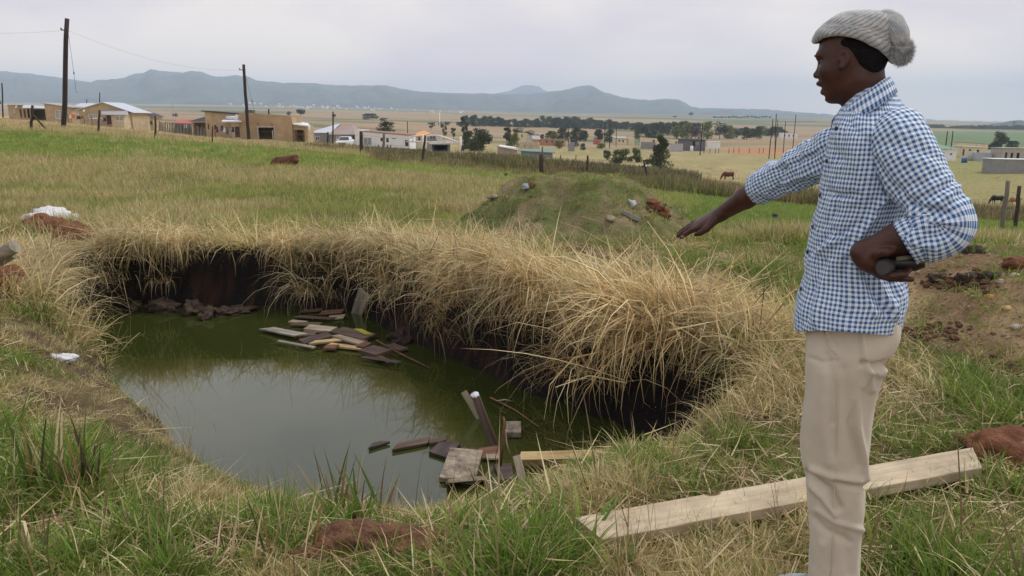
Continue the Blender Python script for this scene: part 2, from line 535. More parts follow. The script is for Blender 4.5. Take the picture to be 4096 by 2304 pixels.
# pond water: murky, faintly rippled
wm, wnt, wbs, _o = new_mat('murky green water')
N, L = wnt.nodes, wnt.links
wbs.inputs['Base Color'].default_value = (.036, .05, .008, 1)
wbs.inputs['Roughness'].default_value = .035
wbs.inputs['IOR'].default_value = 1.82
wbs.inputs['Specular IOR Level'].default_value = .5
t_ = N.new('ShaderNodeTexCoord'); n_ = N.new('ShaderNodeTexNoise'); n_.inputs['Scale'].default_value = 2.2; n_.inputs['Detail'].default_value = 3
b_ = N.new('ShaderNodeBump'); b_.inputs['Strength'].default_value = .06; b_.inputs['Distance'].default_value = .02
L.new(t_.outputs['Object'], n_.inputs['Vector']); L.new(n_.outputs['Fac'], b_.inputs['Height']); L.new(b_.outputs[0], wbs.inputs['Normal'])
n3_ = N.new('ShaderNodeTexNoise'); n3_.inputs['Scale'].default_value = .9; n3_.inputs['Detail'].default_value = 4
L.new(t_.outputs['Object'], n3_.inputs['Vector'])
r3_ = N.new('ShaderNodeValToRGB'); r3_.color_ramp.elements[0].color = (.022,.030,.006,1); r3_.color_ramp.elements[1].color = (.045,.057,.012,1)
L.new(n3_.outputs['Fac'], r3_.inputs['Fac']); L.new(r3_.outputs['Color'], wbs.inputs['Base Color'])
wx0, wy0 = PV.min(0) - .35; wx1, wy1 = PV.max(0) + .35
water = mesh_obj('pond_water', [(wx0,wy0,ZW),(wx1,wy0,ZW),(wx1,wy1,ZW),(wx0,wy1,ZW)], [(0,1,2,3)], wm)
tag(water, kind='structure')

# mountains
def ridge(name, pts, Y0, Y1, Yb, base, m, seed, spur):
    pts = sorted(pts)
    pxs = np.array([p[0] for p in pts], float); pys = np.array([p[1] for p in pts], float)
    us = np.linspace(pxs[0], pxs[-1], 900)
    tz = np.interp(us, pxs, pys) + 3.0*fbm(us/22, us*0, 4, seed+7) + (1.5*fbm(us/7, us*0, 2, seed+9))
    rows = [(Y0 + (Y1-Y0)*k/22.0, k/22.0) for k in range(23)] + [(Y1 + (Yb-Y1)*k/5.0, 1-k/5.0) for k in range(1, 6)]
    V, Fc = [], []
    for (Y, t) in rows:
        s1 = s_of(tz)
        zt = H + s1 * Y1
        x = (us - CX) / (F*CT) * Y
        nzv = fbm(us/70.0, np.full_like(us, Y/420.0), 4, seed)
        zb = z_far(x, np.full_like(x, Y)) - 15
        tt = t ** 0.85
        bulge = spur * nzv * np.sin(math.pi * min(t, 1)) 
        z = zb + (zt - zb) * np.clip(tt + bulge * .5, 0, 1.0) if t < 1 else zt
        V += list(zip(x, np.full_like(x, Y), z))
    n = len(us)
    for j in range(len(rows)-1):
        for i in range(n-1):
            a = j*n+i
            Fc.append((a, a+1, a+1+n, a+n))
    o = mesh_obj(name, V, Fc, m, smooth=True)
    return tag(o, kind='structure')
m_hill = mat('far bush covered slope', (.06,.075,.07), .95, .45, .006, col2=(.12,.12,.10))
R1 = [(-1500,330),(-700,290),(-300,276),(0,281),(149,285),(265,298),(363,313),(461,327),(491,319),(555,321),(619,302),(666,289),(692,276),(726,283),
      (811,291),(837,283),(880,285),(909,298),(939,308),(1008,301),(1047,304),(1085,321),(1186,330),(1311,332),(1388,342),
      (1505,342),(1582,343),(1675,363),(1776,370),(1893,373),(1932,372),(2033,378),(2172,370),(2242,359),(2312,343),(2351,343),
      (2398,370),(2475,390),(2568,401),(2630,394),(2677,398),(2731,425),(2755,432),(3000,436),(3340,465),(3600,476),(3750,486),(4300,500),(5200,480),(6200,500)]
ridge('mountain_range', R1, 3300, 5200, 6800, 0, m_hill, 3, .5)
R2 = [(1500,420),(1900,385),(2033,366),(2060,352),(2087,343),(2120,341),(2149,342),(2172,362),(2300,400),(2700,440),(3000,448),(3400,470),(3700,480),(3900,486),(4400,494)]
ridge('far_mountain', R2, 6500, 8200, 9000, 0, m_hill, 13, .2)
R3 = [(3350,520),(3620,503),(3700,494),(3760,496),(3850,499),(3910,492),(3945,482),(3975,480),(4010,485),(4096,490),(4300,492),(4600,505),(5200,515),(5800,540)]
ridge('wooded_hill', R3, 1300, 1900, 2400, 0, mat('wooded slope', (.045,.06,.035), .95, .4, .02, col2=(.08,.09,.05)), 23, .6)
R4 = [(-1500,430),(0,418),(200,428),(330,436),(470,442),(560,452),(700,470)]
ridge('low_rise', R4, 1500, 2300, 2800, 0, m_hill, 29, .3)

# haze over the far country
hz = MB().box((-9600, -40, -420), (9600, 9400, 430)).build('haze', None)
hm = bpy.data.materials.new('haze air'); hm.use_nodes = True; hm.node_tree.nodes.clear()
ho = hm.node_tree.nodes.new('ShaderNodeOutputMaterial'); hv = hm.node_tree.nodes.new('ShaderNodeVolumePrincipled')
hv.inputs['Color'].default_value = (.62, .80, 1.0, 1)
hv.inputs['Density'].default_value = 2.1e-4
hv.inputs['Anisotropy'].default_value = 0.0
hm.node_tree.links.new(hv.outputs[0], ho.inputs['Volume'])
hz.data.materials.clear(); hz.data.materials.append(hm)
tag(hz, kind='stuff')
# ---------------------------------------------------------------- grass
def blade_mat(name, trans=.35, inst=True):
    m, nt, bs, out = new_mat(name)
    N, L = nt.nodes, nt.links
    a = N.new('ShaderNodeAttribute'); a.attribute_name = 'bc'
    t = N.new('ShaderNodeAttribute'); t.attribute_name = 'tint'; t.attribute_type = 'INSTANCER'
    mx = N.new('ShaderNodeVectorMath'); mx.operation = 'MULTIPLY'; mx.inputs[1].default_value = (1, 1, 1)
    L.new(a.outputs['Color'], mx.inputs[0])
    if inst: L.new(t.outputs['Vector'], mx.inputs[1])
    bs.inputs['Roughness'].default_value = .6
    bs.inputs['Specular IOR Level'].default_value = .25
    L.new(mx.outputs[0], bs.inputs['Base Color'])
    tr = N.new('ShaderNodeBsdfTranslucent'); L.new(mx.outputs[0], tr.inputs['Color'])
    ms = N.new('ShaderNodeMixShader'); ms.inputs[0].default_value = trans
    L.new(bs.outputs[0], ms.inputs[1]); L.new(tr.outputs[0], ms.inputs[2]); L.new(ms.outputs[0], out.inputs[0])
    return m
m_blade = blade_mat('grass blades')
m_bladeR = blade_mat('growing grass blades', inst=False)
ARR = {}

def tri_mesh(name, V, T, C, m):
    me = bpy.data.meshes.new(name)
    me.vertices.add(len(V)); me.vertices.foreach_set('co', V.astype(np.float32).ravel())
    me.loops.add(T.size); me.loops.foreach_set('vertex_index', T.astype(np.int32).ravel())
    me.polygons.add(len(T)); me.polygons.foreach_set('loop_start', np.arange(0, T.size, 3, dtype=np.int32))
    me.update(calc_edges=True)
    me.materials.append(m)
    ca = me.color_attributes.new('bc', 'FLOAT_COLOR', 'POINT')
    c = np.ones((len(V), 4), dtype=np.float32); c[:, :3] = C; ca.data.foreach_set('color', c.ravel())
    return link(bpy.data.objects.new(name, me))

def grow(name, kinds, pts, idx, rot, scl, tint):
    """the same field of tufts as one real mesh"""
    VV, TT, CC, off = [], [], [], 0
    for k, o in enumerate(kinds):
        m = np.where(idx == k)[0]
        if not len(m): continue
        V, T, C = ARR[o]
        rx, ry, rz = rot[m, 0], rot[m, 1], rot[m, 2]
        cx, sx, cy, sy, cz, sz = np.cos(rx), np.sin(rx), np.cos(ry), np.sin(ry), np.cos(rz), np.sin(rz)
        R = np.empty((len(m), 3, 3))
        R[:,0,0]=cz*cy; R[:,0,1]=cz*sy*sx-sz*cx; R[:,0,2]=cz*sy*cx+sz*sx
        R[:,1,0]=sz*cy; R[:,1,1]=sz*sy*sx+cz*cx; R[:,1,2]=sz*sy*cx-cz*sx
        R[:,2,0]=-sy; R[:,2,1]=cy*sx; R[:,2,2]=cy*cx
        W = np.einsum('nij,vj->nvi', R, V) * scl[m][:, None, None] + np.asarray(pts)[m][:, None, :]
        VV.append(W.reshape(-1, 3).astype(np.float32))
        TT.append((T[None] + (np.arange(len(m))*len(V))[:, None, None] + off).reshape(-1, 3))
        CC.append((C[None]*np.asarray(tint)[m][:, None, :]).reshape(-1, 3).astype(np.float32))
        off += len(m)*len(V)
    o = tri_mesh(name, np.concatenate(VV), np.concatenate(TT), np.concatenate(CC), m_bladeR)
    print('GRASS', name, len(o.data.polygons))
    return tag(o, kind='stuff')


GREEN = [(.17,.26,.045),(.14,.23,.04),(.21,.29,.055),(.10,.17,.03),(.25,.29,.07)]
OLIVE = [(.31,.31,.09),(.38,.35,.13),(.25,.28,.07),(.42,.37,.16)]
OLIVE2 = [(.36,.36,.11),(.43,.40,.15),(.30,.33,.09),(.48,.44,.19)]
GREEN2 = [(.19,.30,.055),(.24,.34,.07),(.15,.25,.05),(.28,.36,.09)]
STRAW = [(.63,.51,.31),(.55,.43,.25),(.72,.60,.40),(.46,.34,.20),(.37,.27,.16),(.66,.55,.35)]
BROWN = [(.26,.19,.11),(.20,.145,.09),(.34,.25,.14),(.15,.11,.07)]
REED = [(.10,.14,.05),(.14,.15,.06),(.08,.12,.045),(.24,.18,.10),(.17,.14,.07)]

def blade(V, Fc, C, p, az, l0, l1, length, width, col, seg=3, kink=None, tipcol=None, side3=None):
    """one tapering blade whose lean from the vertical grows from l0 to l1"""
    d = np.array([math.cos(az), math.sin(az)])
    side = np.array([-d[1], d[0]])
    tw = random.uniform(-.7, .7)
    sv = np.array([side[0]*math.cos(tw), side[1]*math.cos(tw), math.sin(tw)])
    if side3 is not None: sv = np.array(side3, float)
    q = np.array(p, float)
    base = len(V)
    for k in range(seg + 1):
        t = k / seg
        w = width * (1 - t**1.8) * .5 + width*.06
        if k == seg:
            V.append(q.copy()); C.append(tipcol or col)
        else:
            V.append(q - sv*w); V.append(q + sv*w)
            cc = col if not tipcol else tuple(a*(1-t)+b*t for a, b in zip(col, tipcol))
            C.append(cc); C.append(cc)
        ln = l0 + (l1-l0) * (t + .5/seg)
        if kink and t >= kink[0]: ln += kink[1]
        step = length / seg
        q = q + np.array([d[0]*math.sin(ln)*step, d[1]*math.sin(ln)*step, math.cos(ln)*step])
    for k in range(seg - 1):
        a = base + 2*k
        Fc.append((a, a+1, a+3, a+2))
    a = base + 2*(seg-1)
    Fc.append((a, a+1, a+2))

def tuft(name, n, R, h, lean, bend, width, pals, az=None, azs=math.pi, seg=3, kinkp=0.0, low=.45):
    V, Fc, C = [], [], []
    for i in range(n):
        r = R * math.sqrt(random.random()); a = random.uniform(0, 2*math.pi)
        pal = pals[0] if random.random() < pals[2] else pals[1]
        col = random.choice(pal); k = random.uniform(.8, 1.2); col = tuple(min(.85, c*k) for c in col)
        ba = (a + random.uniform(-.8, .8)) if az is None else az + random.gauss(0, azs)
        l0 = abs(random.gauss(lean, lean*.5)); l1 = l0 + abs(random.gauss(bend, bend*.45))
        kink = (random.uniform(.3, .7), random.uniform(.5, 1.6)) if random.random() < kinkp else None
        blade(V, Fc, C, (r*math.cos(a), r*math.sin(a), -.012), ba, l0, l1, h*random.uniform(low, 1.1), width*random.uniform(.6, 1.3), col, seg, kink)
    me = bpy.data.meshes.new(name)
    me.from_pydata([tuple(v) for v in V], [], Fc)
    me.materials.append(m_blade)
    ca = me.color_attributes.new('bc', 'FLOAT_COLOR', 'POINT')
    c = np.ones((len(V), 4), dtype=np.float32); c[:, :3] = np.array(C); ca.data.foreach_set('color', c.ravel())
    T = []
    for f in Fc:
        T.append(f[:3])
        if len(f) == 4: T.append((f[0], f[2], f[3]))
    o = bpy.data.objects.new(name, me)
    ARR[o] = (np.array(V, np.float32), np.array(T, np.int64), np.array(C, np.float32))
    return o

def litter(name, n, R, h, width, pals):
    V, Fc, C = [], [], []
    for i in range(n):
        r = R*math.sqrt(random.random()); a = random.uniform(0, 6.28)
        col = random.choice(pals)
        l0 = random.uniform(1.25, 1.6)
        blade(V, Fc, C, (r*math.cos(a), r*math.sin(a), random.uniform(0, .03)), random.uniform(0, 6.28), l0, l0+random.uniform(-.1,.2), h*random.uniform(.4,1.1), width*random.uniform(.6,1.3), col, 2)
    me = bpy.data.meshes.new(name); me.from_pydata([tuple(v) for v in V], [], Fc); me.materials.append(m_blade)
    ca = me.color_attributes.new('bc', 'FLOAT_COLOR', 'POINT')
    c = np.ones((len(V), 4), dtype=np.float32); c[:, :3] = np.array(C); ca.data.foreach_set('color', c.ravel())
    T = []
    for f in Fc:
        T.append(f[:3])
        if len(f) == 4: T.append((f[0], f[2], f[3]))
    o = bpy.data.objects.new(name, me)
    ARR[o] = (np.array(V, np.float32), np.array(T, np.int64), np.array(C, np.float32))
    return o

def scatter(name, kinds, pts, idx, rot, scl, tint, label=None):
    """a field of tufts: one object whose points carry the tufts"""
    src = bpy.data.collections.new(name + ' tufts')
    for k, o in enumerate(kinds):
        o.name = '%03d %s' % (k, name)
        src.objects.link(o)
    me = bpy.data.meshes.new(name)
    n = len(pts)
    me.vertices.add(n)
    me.vertices.foreach_set('co', np.asarray(pts, dtype=np.float32).ravel())
    for an, ty, data in (('idx', 'INT', np.asarray(idx, np.int32)), ('rot', 'FLOAT_VECTOR', np.asarray(rot, np.float32).ravel()),
                         ('scl', 'FLOAT', np.asarray(scl, np.float32)), ('tint', 'FLOAT_VECTOR', np.asarray(tint, np.float32).ravel())):
        at_ = me.attributes.new(an, ty, 'POINT')
        at_.data.foreach_set('vector' if ty == 'FLOAT_VECTOR' else 'value', data)
    me.materials.append(m_blade)
    o = link(bpy.data.objects.new(name, me))
    ng = bpy.data.node_groups.new(name + ' growth', 'GeometryNodeTree')
    ng.interface.new_socket('Geometry', in_out='INPUT', socket_type='NodeSocketGeometry')
    ng.interface.new_socket('Geometry', in_out='OUTPUT', socket_type='NodeSocketGeometry')
    N, L = ng.nodes, ng.links
    gi, go = N.new('NodeGroupInput'), N.new('NodeGroupOutput')
    ci = N.new('GeometryNodeCollectionInfo'); ci.inputs['Collection'].default_value = src
    ci.inputs['Separate Children'].default_value = True; ci.inputs['Reset Children'].default_value = True
    ip = N.new('GeometryNodeInstanceOnPoints'); ip.inputs['Pick Instance'].default_value = True
    def named(an, ty):
        q = N.new('GeometryNodeInputNamedAttribute'); q.data_type = ty; q.inputs['Name'].default_value = an
        return q.outputs['Attribute']
    e2r = N.new('FunctionNodeEulerToRotation')
    L.new(named('rot', 'FLOAT_VECTOR'), e2r.inputs[0])
    L.new(gi.outputs[0], ip.inputs['Points']); L.new(ci.outputs[0], ip.inputs['Instance'])
    L.new(named('idx', 'INT'), ip.inputs['Instance Index'])
    L.new(e2r.outputs[0], ip.inputs['Rotation'])
    L.new(named('scl', 'FLOAT'), ip.inputs['Scale'])
    L.new(ip.outputs[0], go.inputs[0])
    md = o.modifiers.new('growth', 'NODES'); md.node_group = ng
    tag(o, label, kind='stuff')
    return o

def sample_fan(n, y0, y1, p, margin=1.2, ext=.72):
    """points over the ground in front of the viewpoint, denser close by"""
    u = np.random.rand(n)
    y = (y0**(1-p) + u*(y1**(1-p) - y0**(1-p))) ** (1/(1-p)) if p != 1 else y0*(y1/y0)**u
    hw = ext*y + margin
    x = (np.random.rand(n)*2 - 1) * hw
    return x, y

def tints(n, amp=.16, warm=.06):
    k = 1 + amp*(np.random.rand(n)*2 - 1); w = warm*(np.random.rand(n)*2-1)
    return np.stack([k*(1+w), k, k*(1-w)], 1)

# kinds of tuft near the viewpoint, each in a finer and a plainer make
near_kinds = []
def addk(lst, fn, cnt):
    s = len(lst)
    for _ in range(cnt): lst.append(fn())
    return (s, cnt)
def two(fn, cnt):
    a = addk(near_kinds, lambda: fn(1.0, 1.0, 3), cnt)
    addk(near_kinds, lambda: fn(.62, 1.45, 2), cnt)
    return a
K_G = two(lambda q, w, sg: tuft('g', int(30*q), .06, .105, .35, .9, .0036*w, (GREEN, OLIVE, .8), seg=sg), 4)
K_GT = two(lambda q, w, sg: tuft('g', int(26*q), .05, .20, .25, .9, .0050*w, (GREEN, STRAW, .85), seg=sg), 3)
K_O = two(lambda q, w, sg: tuft('g', int(26*q), .07, .11, .45, .9, .0036*w, (OLIVE, STRAW, .6), kinkp=.15, seg=sg), 4)
K_S = two(lambda q, w, sg: tuft('g', int(24*q), .07, .15, .55, .9, .0040*w, (STRAW, OLIVE, .8), kinkp=.3, seg=sg), 4)
K_L = two(lambda q, w, sg: litter('g', int(12*q), .16, .20, .0045*w, STRAW + BROWN[:1]), 3)
K_DL = two(lambda q, w, sg: tuft('g', int(34*q), .12, .36, .75, 1.2, .0046*w, (STRAW, OLIVE, .8), az=0, azs=.75, seg=sg+1, kinkp=.25, low=.35), 5)
K_ST = two(lambda q, w, sg: tuft('g', 5, .05, .36, .12, .3, .0050*w, (STRAW, BROWN, .6), seg=sg, kinkp=.3), 3)
K_GB = two(lambda q, w, sg: tuft('g', 8, .05, .24, .45, 1.0, .011*w, (GREEN, GREEN, 1), seg=3), 3)
K_W = two(lambda q, w, sg: tuft('g', int(18*q), .05, .075, .7, .8, .005*w, (GREEN, OLIVE, .5), seg=sg), 3)

x, y = sample_fan(37000, 2.0, 10.5, 1.3, ext=.70, margin=.8)
z = ground_z(x, y)
C_, d, w, px, n1, n2, nf, hp, hr = zones(x, y, z)
_, _, _, dx, dy = pond_dist(x, y)
steep = 1 - sstep(.4, .75, w)
keep = d > .02
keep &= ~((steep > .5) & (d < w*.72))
soilness = np.zeros_like(x)
for (qx, qy, r, k) in SOILS:
    P = onz(qx, qy, -0.05)
    soilness = np.maximum(soilness, 1 - sstep(.5, 1.1, np.hypot(x-P.x, y-P.y)/r))
rnd = np.random.rand(len(x))
keep &= rnd > soilness*.93
keep &= ~((hr > .35) & (np.random.rand(len(x)) < .78*sstep(.65,1.1,hr + .9*n1 + .5*n2)))

def segd(p, q):
    ex, ey = q.x-p.x, q.y-p.y
    t = np.clip(((x-p.x)*ex + (y-p.y)*ey)/(ex*ex+ey*ey), 0, 1)
    return np.hypot(x-p.x-t*ex, y-p.y-t*ey)
keep &= segd(onz(2088,1900,-.5), onz(2550,1900,-.42)) > .11
keep &= segd(onz(2350,2135,0), onz(3905,1852,0)) > .075
thin = (n1 + .5*n2 < .0) & (np.random.rand(len(x)) < .70) & (d > .3) & ((y < 4.5) | (px > 3300))
keep &= ~thin
x, y, z, d, w, px, n1, n2, hp, hr, dx, dy, steep = [q[keep] for q in (x, y, z, d, w, px, n1, n2, hp, hr, dx, dy, steep)]
n = len(x)
rr = np.random.rand(n)
gpat = fbm(x*1.6+9, y*1.6, 3, 91) + .18*(y < 5) + .18*((px > 1900) & (y < 3.9)) - .10*((px < 1300) & (y < 4))
idx = np.zeros(n, int)
def pick(mask, K):
    m = np.where(mask)[0]
    idx[m] = K[0] + np.random.randint(0, K[1], len(m))
pick(np.ones(n, bool), K_O)
pick((gpat > -.02) & (rr < .75), K_G)
pick((gpat > .22) & (rr < .30), K_GT)
pick((gpat < -.14) & (rr < .6), K_S)
pick((rr > .86), K_L)
pick((rr > .845) & (rr < .853), K_ST)
pick((rr > .835) & (rr < .845) & (y < 4.5), K_GB)
dryness = 1 - sstep(.5, 1.9, d + .6*n1)          # the thatch along the steep banks
corner = (x > .5) & (x < 2.3) & (y > 3.5) & (y < 6.5) & (d < 1.3 + .5*n1)
rightdry = ((dryness > rr*.9) & (steep > .3)) | (corner & (rr < .93))
pick(rightdry, K_S)
arr = np.random.rand(n)
pick(rightdry & (arr < .45), K_DL)
pick(rightdry & (arr > .82) & (gpat > .0), K_O)
shore = (d < .45) & (steep < .5)
pick(shore & (arr < .35), K_S); pick(shore & (arr > .985), K_ST)
pick((hp > .5) & (y > 8.6), K_W); pick((hp > .5) & (y > 8.6) & (rr < .45), K_O); pick((hp > .5) & (y > 8.6) & (gpat > .05) & (arr < .5), K_G)
pick((hr > .4), K_W); pick((hr > .4) & (rr < .25), K_O); pick((hr > .4) & (gpat > .05) & (rr < .5), K_G)
face = np.arctan2(dy, dx)
yaw = np.random.rand(n)*2*math.pi
isd = (idx >= K_DL[0]) & (idx < K_DL[0] + K_DL[1])
yaw = np.where(isd, face + np.random.normal(0, .8, n), yaw)
cl2 = fbm(x*2.4, y*2.4, 3, 191)
rot = np.stack([np.random.normal(0, .14, n), np.random.normal(0, .14, n), yaw], 1)
scl = np.random.uniform(.65, 1.25, n) * (1 + .035*(y-3)) * (1 + .5*cl2) * np.where(y > 7.5, .9, 1)
scl = scl * np.where((steep < .6) & (y < 6), .42 + .58*sstep(.25, 1.2, d), 1)
scl = np.where((hp > .5) & (y > 8.6), scl*.7, scl)
plain = y > 4.6
def kcnt(i):
    for K in (K_G, K_GT, K_O, K_S, K_L, K_DL, K_ST, K_GB, K_W):
        if K[0] <= i < K[0] + K[1]: return K[1]
shift = np.array([kcnt(i) for i in idx])
idx = np.where(plain, idx + shift, idx)
grow('grass', near_kinds, np.stack([x, y, z], 1), idx, rot, scl, tints(n)*np.array([1.03,1.06,.95])*np.where((hp > .5) & (y > 8.6), 1.0, 1.0)[:, None])

# long dry grass hanging over the banks
per = []
nP = len(PV)
for i in range(nP):
    A, B = PV[i], PV[(i+1) % nP]
    Ln = np.hypot(*(B-A))
    wA, wB = PW[i], PW[(i+1) % nP]
    if max(wA, wB) > .62: continue
    e = (B-A)/Ln; out_ = np.array([-e[1], e[0]])
    if pond_dist(*(0.5*(A+B) + out_*.1))[0][0] < 0: out_ = -out_
    dens = 112
    for _ in range(int(Ln*dens)):
        t = random.random(); ww = wA*(1-t) + wB*t
        off = ww*random.uniform(.72, 1.15) + random.random()**1.6*.85 if random.random() < .95 else ww*random.uniform(.4, .7)
        q = A + (B-A)*t + out_*off
        per.append((q[0], q[1], math.atan2(-out_[1], -out_[0]), off, ww))
per = np.array(per)
x, y = per[:, 0], per[:, 1]
z = ground_z(x, y)
n = len(x)
far_side = (y > 7.6)
clump = fbm(x*2.2, y*2.2, 3, 131)
keep = (clump > -.15) | (np.random.rand(n) < .22)
keep &= ~((x < -3.1) & (np.random.rand(n) < .45))
drape_kinds = []
D1 = addk(drape_kinds, lambda: tuft('d', 56, .13, .66, .60, 1.95, .0040, (STRAW, BROWN, .84), az=0, azs=.78, seg=5, kinkp=.5, low=.25), 7)
D2 = addk(drape_kinds, lambda: tuft('d', 50, .13, .44, .50, 1.3, .0040, (STRAW, OLIVE, .80), az=0, azs=1.1, seg=4, kinkp=.5, low=.3), 6)
D3 = addk(drape_kinds, lambda: litter('d', 26, .22, .42, .0055, STRAW + BROWN[:2]), 5)
idx = np.where((per[:, 3] < per[:, 4] + .22) & (np.random.rand(n) < .75), D1[0] + np.random.randint(0, D1[1], n), D2[0] + np.random.randint(0, D2[1], n))
swirl = 2.2*fbm(x*1.3+4, y*1.3, 3, 141)
yaw = per[:, 2] + np.random.normal(0, .45, n) + swirl
rot = np.stack([np.random.normal(0, .1, n), np.random.normal(0, .12, n), yaw], 1)
scl = np.random.uniform(.55, 1.3, n)*(1 + .8*clump)*np.where(far_side, .92, 1.10)
k = keep
mat_ = np.random.rand(n) < .30
idx = np.where(mat_, D3[0] + np.random.randint(0, D3[1], n), idx)
zz = z + np.where(mat_, np.random.uniform(.03, .16, n), np.where(idx < D2[0], .02, 0))
rot[:, 0] += mat_*np.random.normal(0, .35, n); rot[:, 1] += mat_*np.random.normal(0, .35, n)
scatter('dry_bank_grass', drape_kinds, np.stack([x, y, zz], 1)[k], idx[k], rot[k], scl[k], (tints(n, .22, .10)*np.array([1.12,1.15,1.06])*(1 + .5*fbm(x*3.3, y*3.3, 3, 143))[:, None])[k])

# field grass up to and past the fence
mid_kinds = []
M_G = addk(mid_kinds, lambda: tuft('m', 30, .20, .16, .25, .5, .012, (GREEN2, OLIVE2, .78)), 3)
M_O = addk(mid_kinds, lambda: tuft('m', 34, .22, .22, .28, .5, .010, (OLIVE2, GREEN2, .62)), 4)
M_S = addk(mid_kinds, lambda: tuft('m', 34, .22, .27, .30, .5, .010, (STRAW, OLIVE2, .55), kinkp=.1), 4)
M_R = addk(mid_kinds, lambda: tuft('m', 40, .40, .46, .2, .4, .016, (REED, OLIVE, .7)), 4)
M_RB = addk(mid_kinds, lambda: tuft('m', 40, .40, .44, .2, .4, .014, (STRAW[3:5]+BROWN[:3], REED, .8)), 3)
M_HP = addk(mid_kinds, lambda: tuft('m', 40, .2, .22, .5, .6, .012, ([(.06,.12,.03),(.08,.15,.035),(.05,.10,.03)], GREEN2, .8)), 3)
M_SL = addk(mid_kinds, lambda: tuft('m', 34, .45, .42, .25, .5, .03, (STRAW, STRAW, .8)), 3)
M_X = addk(mid_kinds, lambda: tuft('m', 34, .2, .22, .4, .6, .010, (BROWN, OLIVE, .6)), 2)
x, y = sample_fan(46000, 9.6, 62, 1.25, margin=2.0)
z = ground_z(x, y)
C_, d, w, px, n1, n2, nf, hp, hr = zones(x, y, z)
n = len(x); idx = np.zeros(n, int); rr = np.random.rand(n)
# grassy patches run across the view in bands
band = fbm(x/2.6, y/1.1, 4, 151); band2 = fbm(x/7, y/3.5, 3, 161)
pick(np.ones(n, bool), M_O)
pick((band2 < -.22) & (rr < .60), M_G)
pick((band > .02) & (rr < .6), M_S)
pick((band + band2 > .25) & (rr < .92), M_S)
pick((np.abs(px - 1150) < 950) & (np.abs(y - 20 - 2.5*band2) < 3.2) & (rr < .62), M_S)
pick((band < -.35) & (rr < .5), M_X)
hveg = fbm(x*1.7, y*2.3, 3, 177)
pick((hp > .5) & (hveg > -.1), M_G)
pick((hp > .5) & (hveg > .12) & (rr < .55), M_HP)
pick((hp > .5) & (hveg < -.2) & (rr < .5), M_X)
greenband = sstep(24, 28, y + 3*band)*(px < 2250) > rr
pick(greenband & ((rr < .68) | (band > .1)), M_G)
wet = (sstep(2500, 2800, px + 150*band) * sstep(11.0, 13.0, y + band) * (1 - sstep(31, 35, y))) > rr*.9
pick(wet, M_G)
fy = np.where(px < 700, 41, np.where(px < 1600, 41 - 4*sstep(900, 1600, px), 36.)) + 1.5*band
beyond = y > fy
pick(beyond & (px < 1500), M_S)
reed = (px > 1500) & (y > 30 + 6*sstep(2200, 1700, px)*0 + 4*(px < 2200)) & (y < 43 + 3*band)
pick(reed, M_R)
pick(reed & (fbm(x/3.1+7, y/2, 3, 166) > .0) & (rr < .85), M_RB)
pick(reed & (px < 2100) & (rr < .35), M_S)
fieldr = (y > 44) & (px > 1500)
pick(fieldr, M_O)
scl = np.random.uniform(.7, 1.25, n)
scl = np.where(idx < M_G[0] + M_G[1], scl*.75, scl)
sz = 1 + .012*np.maximum(y - 15, 0)
scl = scl*np.where(reed, 1.0, sz)
keep = ~((hp > .5) & (rr < .35)) & ~(fieldr & (rr < .75)) & (hr < .2)
scl = np.where(hp > .5, scl*.6, scl)
scl = np.where((y < 13.5) & (np.abs(x - MC.x) < 2.4), scl*.5, scl)
scl = np.where(reed, scl*(.35 + 1.5*np.clip(band2 + .5*band + .35, 0, 1)), scl)
keep &= ~(reed & (band2 < -.25) & (rr < .7))

pick_hp = (hp > .5)
yaw = np.random.rand(n)*6.28
rot = np.stack([np.random.normal(0, .1, n), np.random.normal(0, .1, n), yaw], 1)
tn = tints(n, .18)*np.where(hp > .4, .95, 1.0)[:, None]
scatter('field_grass', mid_kinds, np.stack([x, y, z], 1)[keep], idx[keep], rot[keep], scl[keep], tn[keep])

# dry grass on the slope before the houses, weeds and reeds farther off
far_kinds = []
F_S = addk(far_kinds, lambda: tuft('f', 30, 1.1, .45, .3, .4, .05, (STRAW, OLIVE, .85)), 3)
F_W = addk(far_kinds, lambda: tuft('f', 60, 1.2, .48, .3, .4, .05, (REED, BROWN, .7)), 3)
x, y = sample_fan(9000, 42, 125, 1.0, margin=4)
z = ground_z(x, y)
px = CX + x/y*F*CT
n = len(x); idx = np.zeros(n, int); rr = np.random.rand(n)
pick(np.ones(n, bool), F_S)
wd = fbm(x/9, y/9, 3, 171)
weeds = ((px > 1250) & (px < 2700) & (y < 78) & (wd > -.12)) | ((px > 1150) & (px < 1700) & (y > 75) & (y < 100) & (wd > .2))
pick(weeds, F_W)
keep = weeds | (px < 1450) | (rr < .12)
rot = np.stack([np.zeros(n), np.zeros(n), np.random.rand(n)*6.28], 1)
scatter('far_grass', far_kinds, np.stack([x, y, z], 1)[keep], idx[keep], rot[keep], np.random.uniform(.6, 1.2, n)[keep]*np.where(weeds, np.where(px > 1850, 1.5, .9), .8)[keep], tints(n, .15)[keep])
# ---------------------------------------------------------------- finding where things stand
_hy = np.exp(np.linspace(math.log(11.5), math.log(5200), 900))
def hit(px, py, lo=0.0):
    s0 = s_of(py)
    d = _hy*CT - s0*_hy*ST
    x = (px - CX)/F*d
    z = z_base(x, _hy)
    s = (z - H)/_hy
    m = np.where((s >= s0) & (_hy > lo))[0]
    if not len(m): return 3000.0
    i = m[0]
    if i == 0: return float(_hy[0])
    a = (s0 - s[i-1])/(s[i]-s[i-1] + 1e-12)
    return float(_hy[i-1] + np.clip(a, 0, 1)*(_hy[i]-_hy[i-1]))

